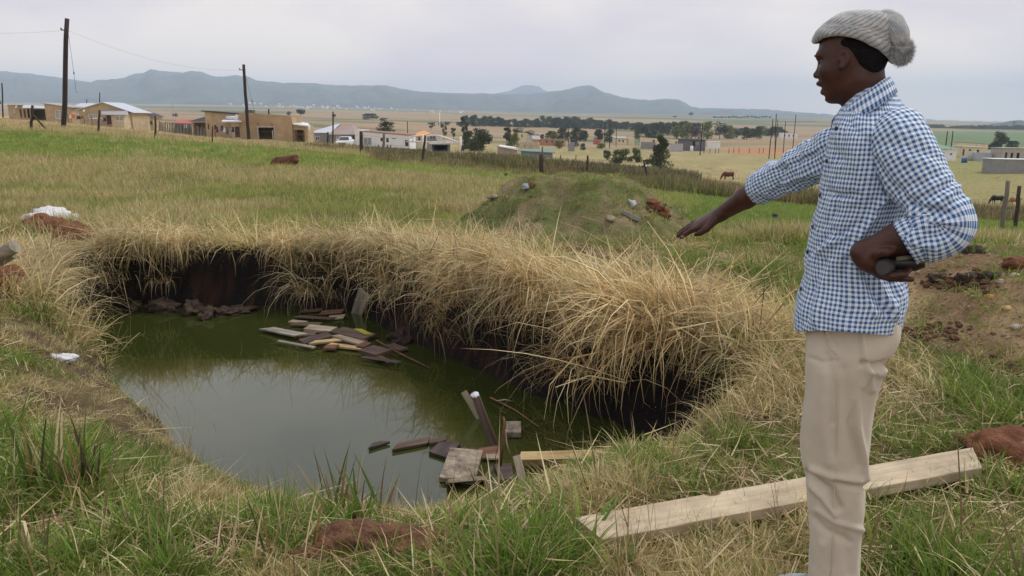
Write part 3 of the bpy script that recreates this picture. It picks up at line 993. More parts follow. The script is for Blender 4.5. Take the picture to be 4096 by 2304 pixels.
# ---------------------------------------------------------------- materials of the village
m_brick_tan = mat('tan block wall', (.42,.33,.21), .9, .18, 1.2, bump=.3, bscale=20)
m_brick_tan2 = mat('pale plastered block', (.52,.43,.30), .9, .12, 1.0)
m_brick_red = mat('reddish block wall', (.40,.27,.17), .9, .2, .8, bump=.3, bscale=20, col2=(.46,.36,.22))
m_white_wall = mat('white painted wall', (.78,.79,.80), .8, .07, .6)
m_cream = mat('cream wall', (.68,.60,.42), .85, .1, .7)
m_grey_block = mat('grey block wall', (.27,.27,.28), .9, .15, 1.5, bump=.3, bscale=15)
m_dark = mat('dark grille', (.035,.033,.03), .9, .2, 2)  # plain near-black colour, used on the car grille
m_zinc = mat('pale corrugated iron', (.55,.60,.66), .45, .15, 1.2, metal=.25, stretch=(14, .3, 1))
m_zinc_w = mat('whitish sheet roof', (.72,.76,.80), .5, .08, 1.2, stretch=(10, .3, 1))
m_zinc_g = mat('grey sheet roof', (.36,.36,.36), .6, .12, 1.0, stretch=(10, .3, 1))
m_rust = mat('grey roof with rust patch', (.34,.34,.34), .7, .1, .25, col2=(.34,.20,.16))
m_tile_d = mat('dark tiled roof', (.06,.05,.07), .7, .2, 2)
m_tile_o = mat('orange tiled roof', (.70,.33,.12), .7, .1, 2)
m_green_r = mat('green roof', (.12,.24,.15), .6, .12, 1)
m_red_sh = mat('faded red sheet', (.42,.14,.12), .7, .15, 1)
m_green_sh = mat('weathered green sheet', (.17,.25,.22), .7, .2, 1.2, stretch=(8,.5,1))
m_black_r = mat('black roof', (.03,.032,.04), .8, .1, 1)
m_glass = mat('window glass', (.05,.06,.07), .12, .1, 1, spec=.6)
m_curtain = mat('curtained window', (.33,.35,.36), .5, .15, 1.5)
m_frame_w = mat('white window frame', (.75,.75,.75), .6, .05, 1)
m_frame_b = mat('brown frame', (.14,.07,.045), .7, .15, 2)
m_door = mat('brown door', (.10,.05,.04), .7, .15, 2)
m_pole = mat('tarred pole', (.035,.026,.026), .85, .3, 3, stretch=(6,6,.6))
m_post = mat('dark weathered post', (.055,.042,.035), .9, .35, 4, bump=.4, stretch=(6,6,.7))
m_post_l = mat('grey weathered post', (.28,.27,.23), .9, .3, 5, bump=.4, stretch=(6,6,.7), col2=(.16,.12,.10))
m_white_p = mat('white painted steel', (.74,.71,.72), .5, .05, 2)
m_wire = mat('fence wire', (.16,.15,.14), .5, .1, 2, metal=.6)
m_conc = mat('concrete', (.45,.44,.41), .9, .12, 2)
m_dish = mat('satellite dish', (.70,.70,.70), .5, .05, 1)

def wall_panel(mb, W, hL, hR, openings, y0, th, below=1.2):
    """front wall in the local XZ plane with real openings and a sloping top"""
    xs = sorted({0.0, W, *[min(max(o[0], 0), W) for o in openings], *[min(max(o[1], 0), W) for o in openings]})
    for a, b in zip(xs[:-1], xs[1:]):
        if b - a < 1e-4: continue
        mid = (a+b)/2
        os_ = sorted([(o[2], o[3]) for o in openings if o[0] <= mid <= o[1]])
        ta, tb = hL + (hR-hL)*a/W, hL + (hR-hL)*b/W
        segs, z = [], -below
        for (z0, z1) in os_:
            if z0 > z: segs.append((z, z, z0, z0))
            z = z1
        if z < min(ta, tb): segs.append((z, z, ta, tb))
        for (za, zb, zc, zd) in segs:
            vs = [(a,y0,za),(b,y0,zb),(b,y0+th,zb),(a,y0+th,za),(a,y0,zc),(b,y0,zd),(b,y0+th,zd),(a,y0+th,zc)]
            mb.add(vs, [(0,3,2,1),(4,5,6,7),(0,1,5,4),(1,2,6,5),(2,3,7,6),(3,0,4,7)])

def slab(mb, p, th):
    """a four- or three-cornered sheet given thickness downwards"""
    n = len(p)
    vs = [Vector(q) for q in p] + [Vector(q) - Vector((0,0,th)) for q in p]
    fs = [tuple(range(n)), tuple(range(2*n-1, n-1, -1))] + [(i, i+n, (i+1) % n + n, (i+1) % n) for i in range(n)]
    mb.add(vs, fs)

def house(name, label, cat, px0, px1, base, tL, tR, wm, opens=(), roof=None, rm=None, depth=6.0, Y=None, parent=None, overhang=.35, group=None, yoff=0.0, frame=None):
    """a building measured off its facade; a wing of a building when parent is given"""
    mid = (px0+px1)/2
    Y = Y or hit(mid, base)
    if abs(mid-CX) > 800 and depth > 3: depth *= .45
    k = mpp(base, Y)
    o0 = at(px0, base, Y)
    frame = frame or m_frame_w
    if parent is None:
        root = empty(name, o0)
        tag(root, label, cat, group)
        org = Vector((0,0,0))
        root['k'] = k
    else:
        root = parent
        org = o0 - Vector(root.location)
    lx = lambda px: (px-px0)*k
    lz = lambda py: (base-py)*k
    W, hL, hR = lx(px1), lz(tL), lz(tR)
    ops = [(lx(o[0]), lx(o[1]), lz(o[3]) if lz(o[3]) > .05 else -.2, lz(o[2]), o[4]) for o in opens]
    mb = MB()
    wall_panel(mb, W, hL, hR, ops, 0, .2)
    mb.box((0, .203, -1.2), (.2, depth, hL - .02)); mb.box((W-.2, .203, -1.2), (W, depth, hR - .02))
    wall_panel(mb, W, hL - .01, hR - .01, [], depth+.003, .2)
    for i, v in enumerate(mb.v): mb.v[i] = v + org
    mb.build('wall', wm, root)
    fl = MB(); fl.box((.2, .21, -.5), (W-.2, depth-.01, -.02))
    for (a, b, z0, z1, kd) in ops:
        fr = MB(); t = .07
        if kd in ('win', 'win2', 'cur'):
            y = .05
            fr.box((a, y, z0), (a+t, y+.08, z1)); fr.box((b-t, y, z0), (b, y+.08, z1))
            fr.box((a+t, y, z1-t), (b-t, y+.08, z1)); fr.box((a+t, y, z0), (b-t, y+.08, z0+t))
            nm = 2 if (b-a) < 1.4 else 3
            for j in range(1, nm):
                xm = a + (b-a)*j/nm
                fr.box((xm-.025, y+.01, z0+t), (xm+.025, y+.07, z1-t))
            for i, v in enumerate(fr.v): fr.v[i] = v + org
            f = fr.build('window', frame if kd != 'win2' else m_frame_b, root)
            pn = MB(); pn.box((a+t, y+.045, z0+t), (b-t, y+.06, z1-t))
            for i, v in enumerate(pn.v): pn.v[i] = v + org
            pn.build('pane', m_curtain if kd == 'cur' else m_glass, f)
        elif kd == 'door':
            dr = MB(); dr.box((a+.02, .06, z0), (b-.02, .11, z1-.02))
            for i, v in enumerate(dr.v): dr.v[i] = v + org
            dr.build('door', m_door, root)
    if roof:
        rb = MB(); e = overhang; D = depth + .2
        th = .10
        if roof == 'mono':
            slab(rb, [(-e,-e,hL+th+.02-(hR-hL)/W*e),(W+e,-e,hR+th+.02+(hR-hL)/W*e),(W+e,D+e,hR+th+.02+(hR-hL)/W*e),(-e,D+e,hL+th+.02-(hR-hL)/W*e)], th)
        elif roof[0] == 'gable':     # (.., apex px, apex py): ridge runs away from the viewer
            ax, az = lx(roof[1]), lz(roof[2])
            gb = MB(); vs = [(0,0,hL),(W,0,hR),(ax,0,az),(0,.2,hL),(W,.2,hR),(ax,.2,az)]
            gb.add([Vector(v)+org for v in vs], [(0,1,2),(5,4,3),(0,2,5,3),(2,1,4,5),(1,0,3,4)])
            gb.build('gable', wm, root)
            sl = (az-hL)/ax; sr = (az-hR)/(W-ax)
            slab(rb, [(-e,-e,hL-sl*e+.08),(ax,-e,az+.08),(ax,D+e,az+.08),(-e,D+e,hL-sl*e+.08)], .07)
            slab(rb, [(ax+.002,-e,az+.078),(W+e,-e,hR-sr*e+.078),(W+e,D+e,hR-sr*e+.078),(ax+.002,D+e,az+.078)], .07)
        elif roof[0] == 'hip':       # (.., ridge px0, ridge px1, ridge py)
            r0, r1, rz = lx(roof[1]), lx(roof[2]), lz(roof[3])
            hm_ = (hL+hR)/2 + .05
            vs = [(-e,-e,hm_),(W+e,-e,hm_),(W+e,D+e,hm_),(-e,D+e,hm_),(r0,D/2,rz),(r1,D/2,rz)]
            rb.add(vs, [(0,1,5,4),(1,2,5),(2,3,4,5),(3,0,4),(3,2,1,0)])
        elif roof[0] == 'shed':      # (.., back py): rises away from the viewer
            bz = lz(roof[1])
            slab(rb, [(-e,-e,hL+.12),(W+e,-e,hR+.12),(W+e,D+e,bz+.12),(-e,D+e,bz+.12)], th)
        for i, v in enumerate(rb.v): rb.v[i] = v + org
        rb.build('roof', rm or m_zinc, root)
    return root

def dish(parent, px, py, Y, rpx):
    P = at(px, py, Y) - Vector(parent.location)
    r = rpx*mpp(py, Y)
    V, Fc = [], []
    n = 16
    ax = Vector((-.35, -.85, .4)).normalized(); u = ax.cross(Vector((0,0,1))).normalized(); w = ax.cross(u)
    for j in range(5):
        q = j/4
        for i in range(n):
            a = 2*math.pi*i/n
            V.append(P + (u*math.cos(a)+w*math.sin(a))*r*q + ax*(r*.25*q*q))
    for j in range(4):
        for i in range(n): Fc.append((j*n+i, j*n+(i+1) % n, (j+1)*n+(i+1) % n, (j+1)*n+i))
    mb = MB(); mb.add(V, Fc); mb.tube([P, P - ax*.25 - Vector((0,0,r*.8))], .025, 6)
    mb.tube([P - w*r*.9 + ax*r*.2, P + ax*r*.9], .012, 5)
    mb.build('satellite_dish', m_dish, parent, smooth=True)

def panel(name, px0, px1, y0, y1, Y, parent, m, th=.12, front=0.0):
    """a thin board facing the viewer, as part of a building"""
    a = at(px0, y1, Y) - Vector(parent.location); b = at(px1, y0, Y) - Vector(parent.location)
    mb = MB(); mb.box((a.x, a.y - front - th, a.z), (b.x, a.y - front, b.z))
    return mb.build(name, m, parent)

def lean_roof(name, pts, th, parent, m):
    """a sheet through four measured corners (px, py, Y)"""
    ps = [at(*p) - Vector(parent.location) for p in pts]
    mb = MB(); slab(mb, ps, th)
    return mb.build(name, m, parent)

# ---------------------------------------------------------------- houses on the rise at the left
YA = 118.0
hA = house('long_house', 'long low tan house with arched openings and a dark garage, farthest left', 'house', 37, 196, 474, 421, 424, m_brick_tan,
      [(56,64,437,452,'win'),(82,90,437,469,'door'),(98,106,438,470,'door'),(112,121,437,472,'hole'),(130,193,438,477,'hole')], 'mono', m_zinc_w, 9, Y=YA)
lean_roof('porch_roof', [(88,430,YA-2.2),(196,433,YA-2.2),(190,421,YA),(95,418,YA)], .08, hA, m_zinc)
dish(hA, 66, 427, YA-.4, 6)
hB = house('tan_house', 'tan block house with a roof sloping down to the right behind the tall pole', 'house', 186, 290, 488, 417, 432, m_brick_tan,
      [(224,256,442,476,'cur')], 'mono', m_zinc_g, 8, Y=112)
house('x', '', '', 286, 330, 492, 441, 442, m_brick_tan, [(288,304,452,480,'door')], ('shed', 416), m_zinc, 7, Y=115, parent=hB)
hC = house('gable_house', 'tan gabled house with a pale grey porch roof', 'house', 322, 532, 500, 441, 450, m_brick_tan,
      [(357,394,457,476,'cur'),(429,447,457,497,'door')], ('gable', 425, 413), m_zinc, 11, Y=108)
house('x', '', '', 449, 497, 500, 459, 459, m_brick_tan2, [(464,496,465,485,'cur')], None, None, 1.8, Y=106, parent=hC)
lean_roof('porch_roof', [(407,458,105.6),(515,459,105.6),(508,441,107.9),(402,440,107.9)], .08, hC, m_zinc_g)
dish(hC, 337, 443, 107.4, 6)
hD = house('dark_roof_house', 'small tan house with a dark hipped roof beside the gabled house', 'house', 533, 615, 508, 469, 469, m_brick_tan,
      [(545,563,480,500,'win2'),(590,611,484,500,'win2')], ('hip', 545, 556, 437), m_tile_d, 7, Y=122)
hE = house('red_roof_shack', 'low shack with a faded red roof behind the stake fence', 'shack', 700, 762, 522, 496, 497, m_green_sh,
      [(722,740,502,520,'hole')], ('shed', 482), m_red_sh, 4, Y=112)
hE2 = house('dark_shelter', 'open shelter with a dark slanting roof, left of the brick house', 'shelter', 770, 835, 540, 489, 489, m_brick_tan2,
      [(776,828,492,539,'hole')], ('hip', 822, 830, 465), m_tile_d, 5, Y=92)

# palisade of wooden stakes
st = empty('stake_fence', at(683, 533, 96)); tag(st, 'brown fence of upright wooden stakes between the shack and the brick house', 'fence')
for i, px in enumerate(np.linspace(636, 838, 46)):
    yb = 520 + (px-636)/202*25; Y = 101 - (px-636)/202*13
    yt = yb - random.uniform(28, 38)
    a, b = at(px, yb+4, Y) - Vector(st.location), at(px + random.uniform(-1.5, 1.5), yt, Y) - Vector(st.location)
    MB().tube([a, b], [.06, .045], 6).build('stake', m_post_l if i % 3 else m_post, st)

# ---------------------------------------------------------------- unfinished block house in the middle distance
YB = 80.0
hF = house('brick_house', 'unfinished tan and reddish block house with a large dark opening, behind the leaning pole', 'house', 964, 1172, 570, 453, 467, m_brick_red,
      [(1037,1099,511,557,'hole'),(1034,1041,496,500,'hole'),(1090,1097,500,504,'hole')], None, None, 8, Y=YB, parent=None)
slabm = MB(); k_ = mpp(570, YB)
slabm.box((.15,.25,(570-470)*k_), (208*k_-.15, 3.5, (570-468)*k_)); slabm.build('roof', m_zinc_g, hF)
fb = MB(); a_, b_, z0_, z1_ = 73*k_, 135*k_, 13*k_, 59*k_
fb.box((a_-.1,-.05,z0_-.02),(a_,.1,z1_+.1)); fb.box((b_,-.05,z0_-.02),(b_+.1,.1,z1_+.1)); fb.box((a_,-.05,z1_),(b_,.1,z1_+.1))
fb.build('lintel', m_conc, hF)
MB().box((124*k_,.3,z0_),(127*k_,.4,z1_-.3)).build('prop', m_frame_w, hF)
house('x', '', '', 827, 961, 553, 450, 460, m_brick_tan, [(835,841,496,519,'win2'),(860,870,501,520,'win2'),(887,897,503,520,'win2')], 'mono', m_tile_d, 8, Y=YB+2.2, parent=hF, overhang=.25)
house('x', '', '', 929, 962, 552, 489, 489, m_brick_tan2, [(942,961,507,549,'door')], None, None, 2.0, Y=YB+.1, parent=hF)
lean_roof('porch_roof', [(886,484,YB-.5),(966,484,YB-.5),(962,479,YB+2),(893,478,YB+2)], .12, hF, m_zinc_w)
house('x', '', '', 1174, 1234, 574, 500, 502, m_brick_tan, [(1176,1216,521,567,'hole')], None, None, 5, Y=YB+.3, parent=hF)
lean_roof('wing_roof', [(1172,494,YB-.2),(1242,503,YB-.2),(1231,492,YB+5.5),(1173,483,YB+5.5)], .12, hF, m_zinc_w)
for px in (1186, 1214): MB().box(tuple(at(px,570,YB+.25)-hF.location), tuple(at(px+4,522,YB+.4)-hF.location)).build('frame_post', m_frame_b, hF)
MB().box(tuple(at(1188,541,YB+.27)-hF.location), tuple(at(1213,537,YB+.38)-hF.location)).build('frame_rail', m_frame_b, hF)
dish(hF, 947, 468, YB-.6, 11)
P = at(925, 472, YB+1.5) - hF.location
MB().tube([P - Vector((.5,0,0)), P + Vector((.5,0,0))], .22, 12).build('water_heater', m_zinc, hF, True)
P = at(1236, 512, YB-.2) - hF.location
MB().ball(P, (.12,.12,.35), 8, 6).build('wall_lamp', m_white_wall, hF, True)

# ---------------------------------------------------------------- houses by the road
YH = 118.0
hG = house('hip_roof_house', 'grey house with a two part hipped roof, pale blue and rust stained', 'house', 1320, 1421, 584, 540, 541, m_grey_block,
      [(1347,1369,544,557,'cur'),(1383,1399,545,568,'cur'),(1411,1419,545,572,'door')], ('hip', 1350, 1388, 500), m_rust, 9, Y=YH)
house('x', '', '', 1243, 1318, 580, 533, 534, m_grey_block, [(1262,1280,546,562,'win')], ('hip', 1330, 1342, 498), m_zinc, 8, Y=YH+1, parent=hG)
hI = house('white_house', 'long flat roofed white house with small dark windows', 'house', 1450, 1640, 594, 527, 543, m_white_wall,
      [(1454,1488,551,582,'cur'),(1523,1533,552,566,'win2'),(1546,1556,553,570,'win2'),(1621,1635,561,585,'door'),(1570,1585,554,557,'hole')], 'mono', mat('reddish parapet', (.32,.16,.13), .8), 7, Y=116, overhang=.12)
house('x', '', '', 1422, 1449.5, 590, 521, 522, m_white_wall, [], None, None, 6, Y=115.4, parent=hI)
hJ = house('orange_roof_house', 'small cream house with an orange pyramid roof behind the white arch', 'house', 1650, 1705, 572, 543, 544, m_cream,
      [(1657,1664,549,562,'win2'),(1673,1682,549,562,'win2')], ('hip', 1682, 1692, 525), m_tile_o, 8, Y=150)
hK = house('dark_shed', 'low dark shed seen through the white arch', 'shed', 1728, 1792, 608, 579, 579, mat('dark sheet', (.07,.075,.085), .7, .2, 2),
      [(1735,1788,583,604,'hole')], ('shed', 573), m_zinc_g, 3.5, Y=98)
hK2 = house('grey_block_house', 'grey block house half hidden by the white arch, right of the orange roof', 'house', 1708, 1745, 585, 538, 540, m_grey_block,
      [(1722,1728,545,556,'win2'),(1733,1740,546,556,'win2')], None, None, 6, Y=128)

# white steel arch
YG = 90.0
ar = empty('goal_frame', at(1691, 618, YG)); tag(ar, 'white steel arched frame on two posts standing in the weeds', 'gate frame')
def loc(px, py, Y, root): return at(px, py, Y) - Vector(root.location)
for (a, b, c, d) in ((1693,538,1689,622),(1843,546,1839,625)):
    MB().tube([loc(c,d,YG,ar), loc(a,b,YG,ar)], .13, 8).build('post', m_white_p, ar, True)
def arc(ps, r, nm): MB().tube([loc(p[0], p[1], YG, ar) for p in ps], r, 8).build(nm, m_white_p, ar, True)
arc([(1694,553),(1700,548),(1712,544),(1727,541),(1742,541),(1760,544),(1780,550),(1800,557),(1822,565),(1840,571)], .10, 'arch_bar')
arc([(1640,550),(1660,544),(1680,542),(1692,543)], .08, 'arch_bar')
arc([(1625,566),(1700,568),(1770,571),(1839,574)], .08, 'bottom_bar')
for a, b in (((1744,543),(1762,571)),((1766,571),(1803,558)),((1803,558),(1800,572)),((1700,549),(1693,566)),((1650,547),(1652,566))):
    MB().tube([loc(*a, YG, ar), loc(*b, YG, ar)], .06, 6).build('brace', m_white_p, ar, True)

# white pickup
m_carp = mat('white car paint', (.72,.74,.76), .3, .04, 1, spec=.5)
Yc = 106.0
car = empty('parked_car', at(1370, 590, Yc)); tag(car, 'white car parked nose on in the tall weeds before the grey house', 'car')
kc = mpp(588, Yc)
def cx(px): return (px-1370)*kc
cb = MB()
body = [(-.88,-.2,.35),(.88,-.2,.35),(.88,4.0,.35),(-.88,4.0,.35),(-.9,-.2,.78),(.9,-.2,.78),(.9,4.0,.85),(-.9,4.0,.85),(-.82,0,.92),(.82,0,.92),(.82,4.0,1.0),(-.82,4.0,1.0)]
cb.add(body, [(0,3,2,1),(0,1,5,4),(1,2,6,5),(2,3,7,6),(3,0,4,7),(4,5,9,8),(5,6,10,9),(6,7,11,10),(7,4,8,11),(8,9,10,11)])
cb.build('body', m_carp, car)
cc = MB(); cc.add([(-.8,1.1,.94),(.8,1.1,.94),(.8,3.4,.94),(-.8,3.4,.94),(-.62,1.6,1.45),(.62,1.6,1.45),(.62,3.0,1.45),(-.62,3.0,1.45)], [(0,1,5,4),(1,2,6,5),(2,3,7,6),(3,0,4,7),(4,5,6,7)])
cc.build('cabin', m_carp, car)
MB().add([(-.70,1.09,.99),(.70,1.09,.99),(.58,1.52,1.40),(-.58,1.52,1.40)], [(0,1,2,3)]).build('windscreen', m_glass, car)
for sx in (-1, 1):
    MB().ball((sx*.66,-.2,.7), (.14,.05,.09), 10, 6).build('headlight', m_dish, car, True)
    MB().box((sx*.98-.1,1.2,1.0),(sx*.98+.1,1.28,1.14)).build('mirror', m_carp, car)
    for yy in (.55, 3.2):
        w_ = MB().tube([(sx*.72,yy,.32),(sx*.9,yy,.32)], .32, 16).build('wheel', mat('tyre rubber', (.02,.02,.02), .9), car)
        MB().tube([(sx*.901,yy,.32),(sx*.915,yy,.32)], .19, 12).build('rim', m_zinc, w_)
MB().box((-.5,-.23,.45),(.5,-.203,.6)).build('grille', m_dark, car)

# ---------------------------------------------------------------- huts in the middle
hL_ = house('brick_shed', 'small pinkish block shed with a tilted silver roof', 'shed', 1990, 2069, 640, 584, 594, mat('pinkish block', (.42,.35,.30), .9, .12, 2),
      [], None, None, 3, Y=hit(2030, 642))
Yl = hit(2030, 642)
lean_roof('roof', [(1996,583,Yl-.3),(2073,597,Yl-.3),(2060,588,Yl+3.4),(2000,579,Yl+3.4)], .1, hL_, m_zinc_w)
hM = house('green_shack', 'low shack clad in weathered green and grey sheets', 'shack', 2085, 2210, 640, 606, 614, m_grey_block, [], ('shed', 604), m_green_sh, 3, Y=hit(2140, 641))
panel('cladding', 2084, 2138, 608, 632, hit(2140, 641), hM, m_green_sh, front=.05)
hN = house('white_tank', 'long low white trough like block in front of the green shack', 'trough', 2140, 2216, 650, 634, 636, m_white_wall, [], None, None, 1.2, Y=hit(2180, 651))
hO = house('unfinished_hut', 'pale unfinished block hut with dark narrow openings', 'hut', 2075, 2159, 604, 572, 573, m_brick_tan2,
      [(2098,2104,577,588,'hole'),(2113,2121,578,600,'hole'),(2124,2131,578,600,'hole'),(2141,2147,579,590,'hole')], None, None, 6, Y=hit(2115, 605))
for i, px in enumerate((2110, 2116, 2123, 2127)):
    MB().tube([loc(px, 574, hit(2115,605)+1+i, hO), loc(px+random.uniform(-1,1), 534+3*i, hit(2115,605)+1+i, hO)], .12, 6).build('pillar', m_conc, hO)
hP = house('yellow_house', 'pale yellow flat roofed house behind the unfinished hut', 'house', 2058, 2108, 575, 532, 534, m_cream, [(2085,2090,538,550,'win2')], None, None, 6, Y=hit(2080, 577))
hQ = house('grey_roof_house', 'orange walled house with a grey sloping roof', 'house', 2128, 2157, 578, 558, 560, mat('orange wall', (.62,.34,.16), .85, .1, 1), [(2140,2146,563,572,'win')], ('shed', 546), m_zinc_g, 6, Y=hit(2140, 580))
hR_ = house('red_block_row', 'long low reddish block building beyond the huts', 'building', 2159, 2224, 580, 556, 558, mat('red block', (.42,.23,.16), .9, .15, 1),
      [(2184,2190,562,572,'win2'),(2205,2212,562,570,'win2')], None, None, 7, Y=hit(2190, 582))
hR2 = house('brown_block_row', 'brown block building right of the long reddish one', 'building', 2226, 2262, 582, 558, 560, m_brick_red,
      [(2246,2254,563,573,'win2')], None, None, 7, Y=hit(2240, 584))
hS = house('outhouse', 'grey block outhouse standing alone in the grass', 'outhouse', 2275, 2298, 604, 576, 573, m_grey_block, [], 'mono', m_grey_block, 1.6, Y=hit(2287, 605), overhang=.1)
hR3 = house('red_shack', 'tiny red walled shack between the trees', 'shack', 2376, 2402, 576, 560, 560, m_red_sh, [(2385,2390,564,572,'hole')], None, None, 3, Y=hit(2390, 578))
hT = house('cream_house', 'cream house with a grey roof and higher right end, among trees', 'house', 2461, 2508, 576, 554, 556, m_cream,
      [(2474,2480,560,567,'win2'),(2489,2495,560,570,'win2')], ('shed', 549), m_zinc_g, 7, Y=hit(2485, 580))
house('x', '', '', 2510, 2537, 577, 548, 549, m_cream, [], None, None, 7, Y=hit(2485,580)+1, parent=hT)
hU = house('cream_wall_house', 'long cream house half hidden by the dark leaning tree', 'house', 2576, 2730, 588, 552, 562, m_cream,
      [(2610,2618,560,572,'win2'),(2700,2708,566,574,'win2')], None, None, 8, Y=hit(2650, 592))
hU2 = house('grey_yard_wall', 'low grey block yard wall behind the dark leaning tree', 'wall', 2568, 2622, 594, 568, 570, m_grey_block, [], None, None, 2, Y=hit(2595, 596))
hU3 = house('block_yard_wall', 'light grey yard wall left of the black roofed house', 'wall', 2681, 2731, 604, 574, 576, mat('light grey block', (.42,.42,.44), .9, .1, 1), [], None, None, 1, Y=hit(2700, 606))
Yv = hit(2778, 604)
hV = house('black_roof_house', 'dark grey house with a black flat roof', 'house', 2736, 2820, 600, 560, 562, mat('dark grey wall', (.15,.15,.17), .85, .12, 1),
      [(2770,2778,565,590,'hole'),(2786,2793,570,578,'win')], 'mono', m_black_r, 8, Y=Yv, overhang=.4)
bt = empty('water_barrel', at(2766, 606, Yv-3)); tag(bt, 'white water barrel standing before the black roofed house', 'barrel')
MB().tube([(0,0,-.2),(0,0,1.4)], .42, 12).build('barrel', m_white_wall, bt, True); MB().tube([(0,0,1.401),(0,0,1.5)], .3, 12).build('lid', m_white_wall, bt)
hW = house('white_hut', 'small white square hut beside the red earth bank', 'hut', 2834, 2880, 595, 569, 569, m_white_wall, [], 'mono', m_white_wall, 4, Y=hit(2857, 597), overhang=.1)
hX = house('white_long_building', 'long white building on the slope behind the tall poles', 'building', 3124, 3190, 552, 531, 534, m_white_wall,
      [(3135,3141,538,546,'win2'),(3152,3158,539,547,'win2'),(3170,3176,539,547,'win2')], 'mono', m_zinc_g, 8, Y=hit(3150, 555), overhang=.15)

# right hand side, behind the man
Yr = hit(3760, 644)
hY = house('green_roof_house', 'white house with a green hipped roof, right of the man', 'house', 3690, 3822, 645, 594, 600, m_white_wall,
      [(3726,3741,607,627,'win2'),(3750,3774,611,637,'hole'),(3795,3807,612,622,'win')], ('hip', 3722, 3745, 574), m_green_r, 8, Y=Yr)
hY2 = house('cream_flat_house', 'cream flat roofed house with brown doors right of the green roof', 'house', 3846, 3940, 626, 587, 591, m_cream,
      [(3848,3856,597,622,'door'),(3872,3881,597,608,'win2'),(3904,3914,599,622,'door')], 'mono', m_zinc_w, 8, Y=hit(3890, 630))
hY3 = house('upper_house', 'cream house end rising behind the cream flat roof', 'house', 3828, 3950, 600, 569, 577, m_cream, [(3902,3904,580,590,'win2')], 'mono', m_zinc_g, 5, Y=hit(3890, 606), overhang=.2)
hY4 = house('metal_yard_wall', 'pale blue grey sheet wall by the cream house', 'wall', 3922, 3964, 644, 612, 612, mat('blue grey sheet', (.40,.44,.50), .6, .1, 1), [], None, None, 3, Y=hit(3942, 646))
hY5 = house('grey_shell_house', 'unfinished grey house with three empty openings at right edge', 'house', 4003, 4140, 640, 594, 596, mat('grey render', (.42,.39,.34), .9, .12, 1),
      [(4017,4027,610,640,'hole'),(4040,4050,612,640,'hole'),(4064,4076,612,640,'hole')], 'mono', m_zinc_g, 8, Y=hit(4050, 646), overhang=.2)
hY6 = house('block_outbuilding', 'long windowless grey block building with a pale edge, at right edge', 'building', 3966, 4150, 690, 638, 642, m_grey_block, [], 'mono', m_zinc_w, 5, Y=hit(4030, 692), overhang=.12)
for i, px in enumerate((3851, 3862)):
    b = MB().tube([(0,0,-.1),(0,0,.9)], .3, 12).build('barrel', mat('blue plastic', (.03,.13,.38), .5), None, True)
    b.location = at(px, 650, hit(3856, 651)); tag(b, ['blue plastic barrel in the grass, left of a pair', 'blue plastic barrel in the grass, right of a pair'][i], 'barrel', 'blue barrels')
tk = empty('water_tank', at(3884, 642, hit(3884, 643))); tag(tk, 'pale grey upright water tank before the cream flat roofed house', 'water tank')
MB().tube([(0,0,-.2),(0,0,2.0)], .85, 16).build('tank', m_conc, tk, True); MB().tube([(0,0,2.001),(0,0,2.2)], .3, 10).build('lid', m_conc, tk)

# ---------------------------------------------------------------- laundry
def garment(px0, px1, y0, y1, Y, m, label, grp):
    a, b = at(px0, y0, Y), at(px1, y1, Y)
    V, Fc = [], []
    nx_, nz_ = 5, 4
    for s in (0, 1):
        for j in range(nz_+1):
            for i in range(nx_+1):
                u, v = i/nx_, j/nz_
                V.append((u*(b.x-a.x) + .04*math.sin(5*v+u*4), .06*math.sin(7*u + j) + s*.02, -v*(a.z-b.z)*(1-.1*math.sin(3*u))))
    n1_ = (nx_+1)*(nz_+1)
    for j in range(nz_):
        for i in range(nx_):
            q = j*(nx_+1)+i
            Fc.append((q, q+1, q+nx_+2, q+nx_+1)); Fc.append((q+n1_, q+nx_+1+n1_, q+nx_+2+n1_, q+1+n1_))
    o = mesh_obj('garment', V, Fc, m, smooth=True); o.location = a
    return tag(o, label, 'laundry', grp)
def cloth(n, c): return mat('cloth ' + n, c, .9, .1, 3)
cols_ = {'white': (.75,.73,.78), 'orange': (.72,.16,.05), 'navy': (.03,.035,.10), 'maroon': (.18,.03,.05), 'blue': (.06,.12,.35), 'purple': (.14,.09,.20), 'grey': (.35,.36,.38), 'teal': (.05,.22,.20)}
for (a, b, c, d, k, lb) in ((276,285,457,474,'white','pinkish white garment at the left end of the washing line'),(286,300,457,475,'orange','bright orange red garment on the washing line'),
                        (305,322,464,478,'navy','navy garment beside the orange one on the line'),(323,331,465,475,'maroon','maroon garment beside the navy one on the line')):
    garment(a, b, c, d, 102, cloth(k, cols_[k]), lb, 'washing on the left line')
for (a, b, c, d, k, lb) in ((371,392,470,476,'white','small white garment hanging before the gabled house'),(394,411,470,475,'white','narrow pale garment in the middle before the gabled house'),
                            (412,425,472,486,'navy','dark garment hanging right before the gabled house porch')):
    garment(a, b, c, d, 100, cloth(k, cols_[k]), lb, 'washing before the gabled house')
for (a, b, c, d, k, lb) in ((863,874,507,532,'maroon','maroon garment at the left end of the brick house line'),(880,890,508,526,'blue','blue garment on the brick house line'),(893,901,508,530,'white','white garment on the brick house line'),
                            (904,914,508,540,'purple','purple garment on the brick house line'),(916,925,508,546,'grey','grey patterned garment on the brick house line'),(926,937,508,530,'navy','dark blue garment at the right end of the brick house line')):
    garment(a, b, c, d, 78.5, cloth(k, cols_[k]), lb, 'washing on the brick house line')
